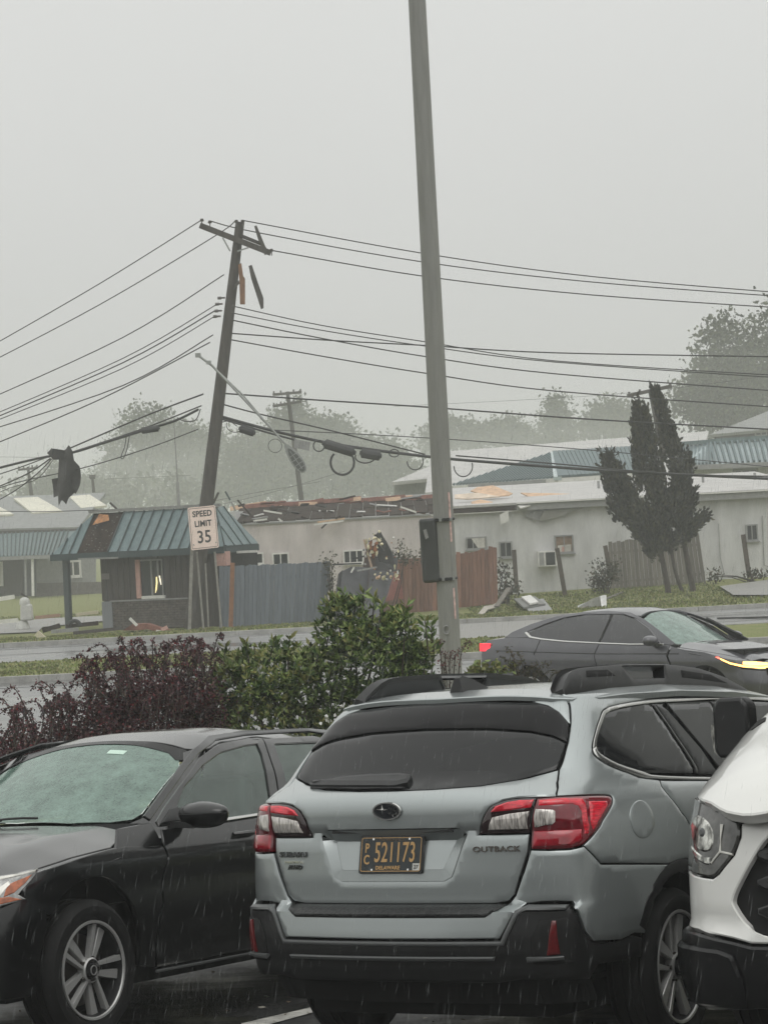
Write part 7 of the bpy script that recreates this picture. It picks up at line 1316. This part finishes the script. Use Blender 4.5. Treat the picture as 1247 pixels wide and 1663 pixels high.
# cypress with several leaning spires
CYM = [leafmat('cypress_dark', (0.018, 0.020, 0.014)), leafmat('cypress_mid', (0.032, 0.034, 0.021)), leafmat('cypress_olive', (0.055, 0.052, 0.028))]
DC = 77.0; T = Thing('cypress_tree', (at(1105, 976, DC).x, DC, .08), 'dark windblown cypress with several leaning spires on three bare trunks', 'tree')
for pts, r0, r1 in (([(1086, 979), (1083, 950), (1074, 905), (1066, 860)], .10, .07), ([(1128, 972), (1119, 930), (1110, 880), (1100, 840)], .10, .07), ([(1114, 974), (1103, 950), (1094, 920), (1088, 880)], .06, .05)):
    mb = MB(); P_ = curve_pts([at(x, y, DC) for x, y in pts], 4); mb.tube(P_, [r0 + (r1 - r0) * i / (len(P_) - 1) for i in range(len(P_))], 8); T.part(mb, 'trunk', BARK, smooth=50)
pp, dd_, ll = [], [], []
def spire(a, b, r0, r1, n, tip=.4):
    A, B = np.array(at(*a, DC)), np.array(at(*b, DC)); ax = A - B; axn = ax / np.linalg.norm(ax)
    for _ in range(int(n * .85)):
        t = nr.random() ** .9; r = (r1 + (r0 - r1) * (1 - t)) / F_PX * DC if t < .75 else (r1 + (r0 - r1) * .25) / F_PX * DC * (1.05 - t) / .30
        q = nr.normal(size=3); q -= axn * (q @ axn); q /= np.linalg.norm(q); st_ = B + ax * t + q * r * (.30 + .62 * nr.random() ** 1.2); dr = axn * (1.0 + .5 * nr.random()) + q * (.15 + .45 * nr.random()) + nr.normal(size=3) * .12; dr /= np.linalg.norm(dr); le = .18 + .34 * nr.random() ** 1.8
        k = nr.integers(9, 15); u = nr.random(k) ** .8; pp.append(st_ + dr * (u * le)[:, None] + nr.normal(size=(k, 3)) * (.05 * (1.15 - u))[:, None]); dd_.append(np.tile(dr * 1.2, (k, 1)) + nr.normal(size=(k, 3)) * .35); ll.append(.07 + .09 * nr.random(k))
for s_ in (((1033, 660), (1044, 800), 14, 7, 300), ((1047, 672), (1074, 790), 12, 5, 230), ((1065, 640), (1110, 790), 17, 6, 380), ((984, 746), (1015, 850), 20, 9, 230), ((1003, 765), (1040, 860), 24, 12, 240), ((1020, 806), (1058, 880), 24, 9, 320), ((1062, 770), (1072, 896), 28, 9, 430), ((1102, 770), (1098, 862), 24, 8, 340), ((1140, 842), (1098, 878), 14, 4, 130), ((1122, 800), (1098, 872), 20, 6, 200), ((1050, 850), (1074, 904), 20, 5, 180), ((1116, 745), (1100, 810), 18, 6, 110), ((990, 750), (990, 800), 9, 6, 60)): spire(*s_)
pp, dd_, ll = np.concatenate(pp) - np.array(T.base), np.concatenate(dd_), np.concatenate(ll); leaf_mesh('crown', pp, dd_, ll * 1.25, ll * .60, CYM, T.o)
# shrubs on the far lawn
SHR = [leafmat('shrub_dark', (0.035, 0.042, 0.022)), leafmat('shrub_mid', (0.065, 0.065, 0.035)), leafmat('shrub_brown', (0.085, 0.065, 0.042))]
def shrub(label, base, d, blobs, n, s, mats=SHR, name='shrub', clump=6, spread=.10, stems=8, gz0=None, cat='shrub', group=None, dep=.8, wr=.5):
    b = at(*base, d); z0 = ground_z(b.x, b.y) if gz0 is None else gz0; T = Thing(name, (b.x, b.y, z0), label, cat, group); mb = MB()
    for i in range(stems):
        q = blobs[i % len(blobs)]; e = at(q[0] + rng.uniform(-.5, .5) * q[2], q[1] + rng.uniform(-.7, .2) * q[3], d + rng.uniform(-.4, .4) * q[2] / F_PX * d); s0 = Vector((b.x + rng.uniform(-.2, .2), b.y + rng.uniform(-.2, .2), z0 - .03)); mb.tube([s0, s0.lerp(e, .5) + Vector((rng.uniform(-.08, .08), 0, .08)), e], [.022, .015, .006], 5)
    T.part(mb, 'stem', BARK, smooth=60, kind='stuff')
    P = blob_pts(blobs, d, n, clump, spread, dep=dep, surf=.35); dirs = P[:, 3:] @ np.stack([CR, CU, [0, 1, 0]]) * .7 + np.array([0, 0, .5]) + nr.normal(size=(len(P), 3)) * .7; LL = s * (.6 + .7 * nr.random(len(P)))
    leaf_mesh('foliage', P[:, :3] - np.array(T.base), dirs, LL, LL * wr, mats, T.o); return T
shrub('straggly brown green shrub left of the weathered fence', (980, 962), 80, [(980, 935, 20, 26), (970, 945, 14, 14), (995, 925, 12, 18)], 700, .12); shrub('leafy vine tangle at the right end of the brown fence', (818, 985), 77.5, [(818, 940, 10, 30), (832, 955, 16, 14), (812, 968, 14, 14)], 480, .13); shrub('small vine growing over the top of the brown fence', (640, 985), 74.8, [(652, 905, 12, 10), (665, 908, 14, 8), (692, 905, 20, 7), (646, 893, 4, 12)], 300, .11, stems=2); shrub('thin vine at the right end of the blue fence', (538, 1008), 72.4, [(538, 930, 5, 20), (533, 912, 10, 8), (538, 965, 4, 26)], 200, .11); shrub('weedy tuft below the right window', (1222, 942), 82, [(1225, 932, 18, 6), (1160, 938, 12, 8)], 220, .14)
# the two big bushes between the lot and the street
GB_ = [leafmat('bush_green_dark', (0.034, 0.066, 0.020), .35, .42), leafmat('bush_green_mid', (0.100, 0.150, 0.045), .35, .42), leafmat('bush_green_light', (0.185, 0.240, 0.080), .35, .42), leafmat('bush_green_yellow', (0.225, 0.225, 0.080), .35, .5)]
DB = 20.6; b = at(520, 1200, DB); T = Thing('green_bush', (b.x, b.y, .14), 'large green bush with long pointed leaves behind the silver wagon', 'bush')
blobs = [(600, 1075, 88, 80), (560, 1020, 50, 52), (640, 1045, 52, 50), (440, 1105, 86, 62), (385, 1125, 66, 54), (500, 1120, 80, 66), (660, 1100, 46, 60), (450, 1220, 170, 80), (600, 1200, 110, 90), (345, 1165, 56, 50)]
mb = MB()
for i in range(46):
    q = blobs[i % len(blobs)]; e = at(q[0] + rng.uniform(-.7, .7) * q[2], q[1] + rng.uniform(-.95, .3) * q[3], DB + rng.uniform(-.3, .3)); s0 = Vector((b.x + rng.uniform(-.6, .6), b.y + rng.uniform(-.3, .3), .12)); mb.tube([s0, s0.lerp(e, .55) + Vector((rng.uniform(-.1, .1), rng.uniform(-.1, .1), .06)), e], [.022, .014, .006], 5)
T.part(mb, 'stem', BARK, smooth=60, kind='stuff')
pp, dd_, ll, mm = [], [], [], []
ar = np.array([q[2] * q[3] for q in blobs], float); ar /= ar.sum()
def whorl(p, ax, k, L, mi):
    ax = ax / np.linalg.norm(ax); q = nr.normal(size=(k, 3)); q -= (q @ ax)[:, None] * ax; q /= np.linalg.norm(q, axis=1)[:, None]; dr = ax * .75 + q * (.55 + .5 * nr.random((k, 1))); dr /= np.linalg.norm(dr, axis=1)[:, None]; l_ = L * (.65 + .5 * nr.random(k))
    pp.append(p + dr * l_[:, None] * .5); dd_.append(dr); ll.append(l_); mm.append(np.clip(mi + nr.integers(-1, 2, k), 0, 3))
for q, a in zip(blobs, ar):
    for _ in range(int(4600 * a)):
        v = nr.normal(size=3); v /= np.linalg.norm(v); v[2] = -abs(v[2]) if nr.random() < .75 else v[2]; r = .40 + .65 * nr.random() ** .6
        p = np.array(at(q[0], q[1], DB)) + CR * v[0] * q[2] / F_PX * DB * r + CU * v[1] * q[3] / F_PX * DB * r + np.array([0, 1, 0]) * v[2] * q[2] / F_PX * DB * r * .9
        if p[2] < .3: continue
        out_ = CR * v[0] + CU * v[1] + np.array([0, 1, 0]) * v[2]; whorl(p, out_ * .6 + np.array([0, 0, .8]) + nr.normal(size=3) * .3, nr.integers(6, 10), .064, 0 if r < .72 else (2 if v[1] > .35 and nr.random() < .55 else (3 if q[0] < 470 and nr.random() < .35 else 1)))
mb = MB()
for px, py in ((545, 968), (558, 958), (590, 958), (608, 966), (660, 978), (643, 985), (690, 1003), (700, 1012), (470, 1033), (445, 1036), (400, 1042), (366, 1046), (505, 1045), (520, 1040), (640, 1000), (620, 975), (575, 975), (535, 975), (560, 990), (690, 1048), (655, 992), (706, 1040)):
    d = DB + rng.uniform(-.25, .25); p = np.array(at(px, py + 6, d)); mb.tube([at(px + rng.uniform(-12, 12), py + 60, d), at(px, py + 5, d)], [.008, .004], 5)
    for k_ in range(3): whorl(p - np.array([0, 0, .05 * k_]), np.array([rng.uniform(-.3, .3), rng.uniform(-.3, .3), 1.0]), 7, .098, 1 + (k_ == 0))
T.part(mb, 'twig', BARK, smooth=60, kind='stuff')
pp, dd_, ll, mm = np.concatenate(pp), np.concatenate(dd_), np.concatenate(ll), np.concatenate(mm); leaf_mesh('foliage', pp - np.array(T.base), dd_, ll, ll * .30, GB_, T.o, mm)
q = nr.random((34, 2)); Pb = np.array([np.array(at(525 + 85 * u + 10 * math.sin(9 * v), 1135 + 45 * v + 12 * (1 - u), DB - .75 - .15 * u)) for u, v in q]); leaf_mesh('blossom', Pb - np.array(T.base), nr.normal(size=(34, 3)), .035, .03, [mat('white_blossom', (0.62, 0.62, 0.60), .6)], T.o)
# red-leaved bush on the left
RBM = [leafmat('barberry_dark', (0.040, 0.020, 0.025)), leafmat('barberry_mid', (0.095, 0.040, 0.048)), leafmat('barberry_brown', (0.135, 0.085, 0.075)), leafmat('barberry_red', (0.15, 0.030, 0.034))]
DR = 20.0; b = at(150, 1230, DR); T = Thing('red_bush', (b.x, b.y, .14), 'dark reddish bush with thin arching twigs behind the black car', 'bush')
blobs = [(245, 1118, 84, 44), (305, 1110, 56, 40), (180, 1145, 62, 40), (95, 1205, 82, 48), (20, 1228, 80, 48), (210, 1190, 140, 62), (320, 1160, 56, 54), (130, 1255, 170, 62), (-30, 1265, 90, 50)]
P = blob_pts([(x, y + 12, rx, ry) for x, y, rx, ry in blobs], DR, 42000, 8, .05, dep=.8, surf=.25); P = P[P[:, 2] > .25]; L_ = .028 * (.6 + .8 * nr.random(len(P))); leaf_mesh('foliage', P[:, :3] - np.array(T.base), nr.normal(size=(len(P), 3)) + np.array([0, 0, .4]), L_, L_ * .62, RBM, T.o, nr.choice(4, len(P), p=[.34, .36, .22, .08]))
mb = MB(); tp, td = [], []
def arch_twig(a, b_, c_, d):
    C_ = curve_pts([at(*a, d), at(*b_, d), at(*c_, d)], 9); mb.tube(C_, [.006 - .004 * i / len(C_) for i in range(len(C_))], 4)
    for p in C_[3:]:
        for _ in range(4): tp.append(np.array(p) + nr.normal(size=3) * .012); td.append(nr.normal(size=3) + np.array([0, 0, .6]))
for a, b_, c_ in (((200, 1110), (172, 1050), (142, 1056)), ((215, 1110), (185, 1062), (160, 1075)), ((240, 1100), (232, 1045), (212, 1043)), ((250, 1100), (248, 1040), (255, 1060)), ((270, 1100), (272, 1050), (285, 1042)), ((290, 1100), (312, 1058), (330, 1062)), ((310, 1095), (330, 1048), (346, 1060)), ((230, 1110), (205, 1052), (190, 1068)), ((300, 1100), (295, 1052), (270, 1058)), ((180, 1120), (150, 1072), (130, 1084)), ((170, 1130), (130, 1098), (118, 1112)), ((120, 1170), (75, 1110), (52, 1118)), ((100, 1180), (65, 1118), (90, 1128)), ((90, 1180), (60, 1140), (30, 1146)), ((60, 1190), (26, 1120), (8, 1126)), ((30, 1195), (10, 1140), (-10, 1136)), ((130, 1160), (100, 1108), (80, 1124)), ((70, 1190), (95, 1130), (110, 1142)), ((40, 1190), (20, 1150), (0, 1160)), ((340, 1110), (352, 1070), (362, 1076)), ((260, 1105), (225, 1060), (232, 1072)), ((205, 1115), (220, 1066), (240, 1070)), ((150, 1140), (160, 1090), (140, 1100)), ((320, 1100), (345, 1066), (356, 1054))): arch_twig(a, b_, c_, DR + rng.uniform(-.4, .4))
for _ in range(120):
    q = rng.choice(blobs[:6]); a = (q[0] + rng.uniform(-.6, .6) * q[2], q[1] - .3 * q[3]); c_ = (a[0] + rng.uniform(-44, 44), a[1] - rng.uniform(22, 64)); arch_twig(a, ((a[0] + c_[0]) / 2 + rng.uniform(-5, 5), c_[1] - 4), c_, DR + rng.uniform(-.5, .4))
T.part(mb, 'twig', BARK, smooth=60, kind='stuff'); tp = np.array(tp); l_ = .024 * (.6 + .8 * nr.random(len(tp))); leaf_mesh('twig_leaves', tp - np.array(T.base), np.array(td), l_, l_ * .6, RBM, T.o, nr.choice(4, len(tp), p=[.3, .4, .2, .1]))
# thin plants round the foot of the light pole and before the street car
def twiggy(label, base, d, tips, mats, s, name='twiggy_plant'):
    b = at(*base, d); T = Thing(name, (b.x, b.y, .14), label, 'plant', 'thin plants behind the wagon roof'); mb = MB(); tp, td = [], []
    for (x, y) in tips:
        C_ = curve_pts([Vector((b.x, b.y, .12)), at((base[0] + x) / 2 + rng.uniform(-6, 6), (base[1] + y) / 2, d), at(x, y, d)], 10); mb.tube(C_, [.008 - .005 * i / len(C_) for i in range(len(C_))], 4)
        for p in C_[5:]:
            for _ in range(4): tp.append(np.array(p) + nr.normal(size=3) * .02); td.append(nr.normal(size=3) + np.array([0, 0, .5]))
    T.part(mb, 'twig', BARK, smooth=60, kind='stuff'); l_ = s * (.6 + .8 * nr.random(len(tp))); leaf_mesh('foliage', np.array(tp) - np.array(T.base), np.array(td), l_, l_ * .55, mats, T.o)
twiggy('thin dark reddish plant climbing at the foot of the steel pole', (728, 1130), 23.5, [(714, 1040), (722, 1060), (735, 1062), (762, 1042), (745, 1058), (718, 1078)], RBM, .026); twiggy('thin olive plant between the steel pole and the street car', (790, 1130), 24, [(775, 1075), (790, 1082), (808, 1078), (765, 1085), (820, 1088), (835, 1082), (785, 1090), (760, 1092), (800, 1092)], GB_[2:], .05); twiggy('sparse brown plant in front of the street car', (850, 1140), 24, [(822, 1050), (845, 1072), (870, 1080), (890, 1076), (830, 1078), (905, 1088), (860, 1090), (812, 1066), (925, 1090), (880, 1092), (840, 1060)], [SHR[2], SHR[1]], .026)
# short grass blades on the strips across the street
def blades(name, n, x0, x1, y0, y1, z, h):
    p = np.c_[nr.uniform(x0, x1, n), nr.uniform(y0, y1, n), np.zeros(n)]; p[:, 2] = z if z is not None else [ground_z(a, b) for a, b in p[:, :2]]; hh = h * (.5 + nr.random(n)); d = np.c_[nr.normal(size=(n, 2)) * .35, np.ones(n)]
    leaf_mesh(name, p + np.array([0, 0, 1]) * hh[:, None] * .45, d, hh, .05, [leafmat('grass_blade', (0.165, 0.200, 0.060)), leafmat('grass_blade_dry', (0.230, 0.220, 0.105)), leafmat('grass_blade_dark', (0.125, 0.150, 0.050))])['kind'] = 'stuff'
blades('median_grass_blades', 9000, -12, 4, 49.15, 54.4, .10, .05); blades('verge_grass_blades', 11000, -12, 3, 64.1, 72.4, None, .05); blades('lawn_grass_blades', 11000, 2.4, 10.6, 64.1, 84, None, .06); blades('shop_lawn_blades', 5000, -20, -8, 80, 95, None, .05)
# haze: one closed box of thin even air
hz_ = MB(); hz_.box((0, 525, 6.9), (1560, 1290, 18.6)); hm = bpy.data.materials.new('haze_air'); hm.use_nodes = True; t = hm.node_tree; t.nodes.remove(t.nodes['Principled BSDF']); pv = t.nodes.new('ShaderNodeVolumePrincipled'); pv.inputs['Color'].default_value = (0.93, 0.95, 0.93, 1); pv.inputs['Density'].default_value = HAZE; pv.inputs['Anisotropy'].default_value = 0.0; t.links.new(pv.outputs[0], t.nodes['Material Output'].inputs['Volume'])
hz_.build('haze', hm)['kind'] = 'stuff'
# falling rain: long thin drops, each a small real body of water
RW = bpy.data.materials.new('rain_water'); RW.use_nodes = True; t = RW.node_tree; t.nodes.clear(); o_ = t.nodes.new('ShaderNodeOutputMaterial'); a_ = t.nodes.new('ShaderNodeBsdfTransparent'); b_ = t.nodes.new('ShaderNodeBsdfDiffuse'); b_.inputs[0].default_value = (0.75, 0.78, 0.78, 1); x_ = t.nodes.new('ShaderNodeMixShader'); x_.inputs[0].default_value = 0.11; t.links.new(a_.outputs[0], x_.inputs[1]); t.links.new(b_.outputs[0], x_.inputs[2]); t.links.new(x_.outputs[0], o_.inputs[0])
n = 11000; yy = 7.0 + 15.0 * nr.random(n) ** .8; px = np.c_[nr.uniform(-40, 1290, n), nr.uniform(700, 1680, n)]
cen = np.array([np.array(at(p[0], p[1], y)) for p, y in zip(px, yy)]); keep = cen[:, 2] > np.array([lot_z(x, min(y, 17)) for x, y in cen[:, :2]]) + .15; cen = cen[keep]; n = len(cen)
fall = np.array([-.20, .05, -1.0]); fall = np.tile(fall, (n, 1)) + nr.normal(size=(n, 3)) * .05; fall /= np.linalg.norm(fall, axis=1)[:, None]; L = .02 + .07 * nr.random(n) ** 1.5; wd = .0006 + .0008 * nr.random(n)
s1 = np.cross(fall, [0, 1, 0]); s1 /= np.linalg.norm(s1, axis=1)[:, None]; s2 = np.cross(fall, s1); vv = [cen - fall * L[:, None] * .5]
for q in range(3): a = 2 * math.pi * q / 3; vv.append(cen + fall * L[:, None] * .15 + (s1 * math.cos(a) + s2 * math.sin(a)) * wd[:, None])
vv.append(cen + fall * L[:, None] * .5); V5 = np.stack(vv, 1).reshape(-1, 3); F5 = []
for i in range(n): b5 = 5 * i; F5 += [(b5, b5 + 1, b5 + 2), (b5, b5 + 2, b5 + 3), (b5, b5 + 3, b5 + 1), (b5 + 4, b5 + 2, b5 + 1), (b5 + 4, b5 + 3, b5 + 2), (b5 + 4, b5 + 1, b5 + 3)]
me = bpy.data.meshes.new('rain'); me.from_pydata(V5.tolist(), [], F5); me.materials.append(RW); link('rain', me)['kind'] = 'stuff'
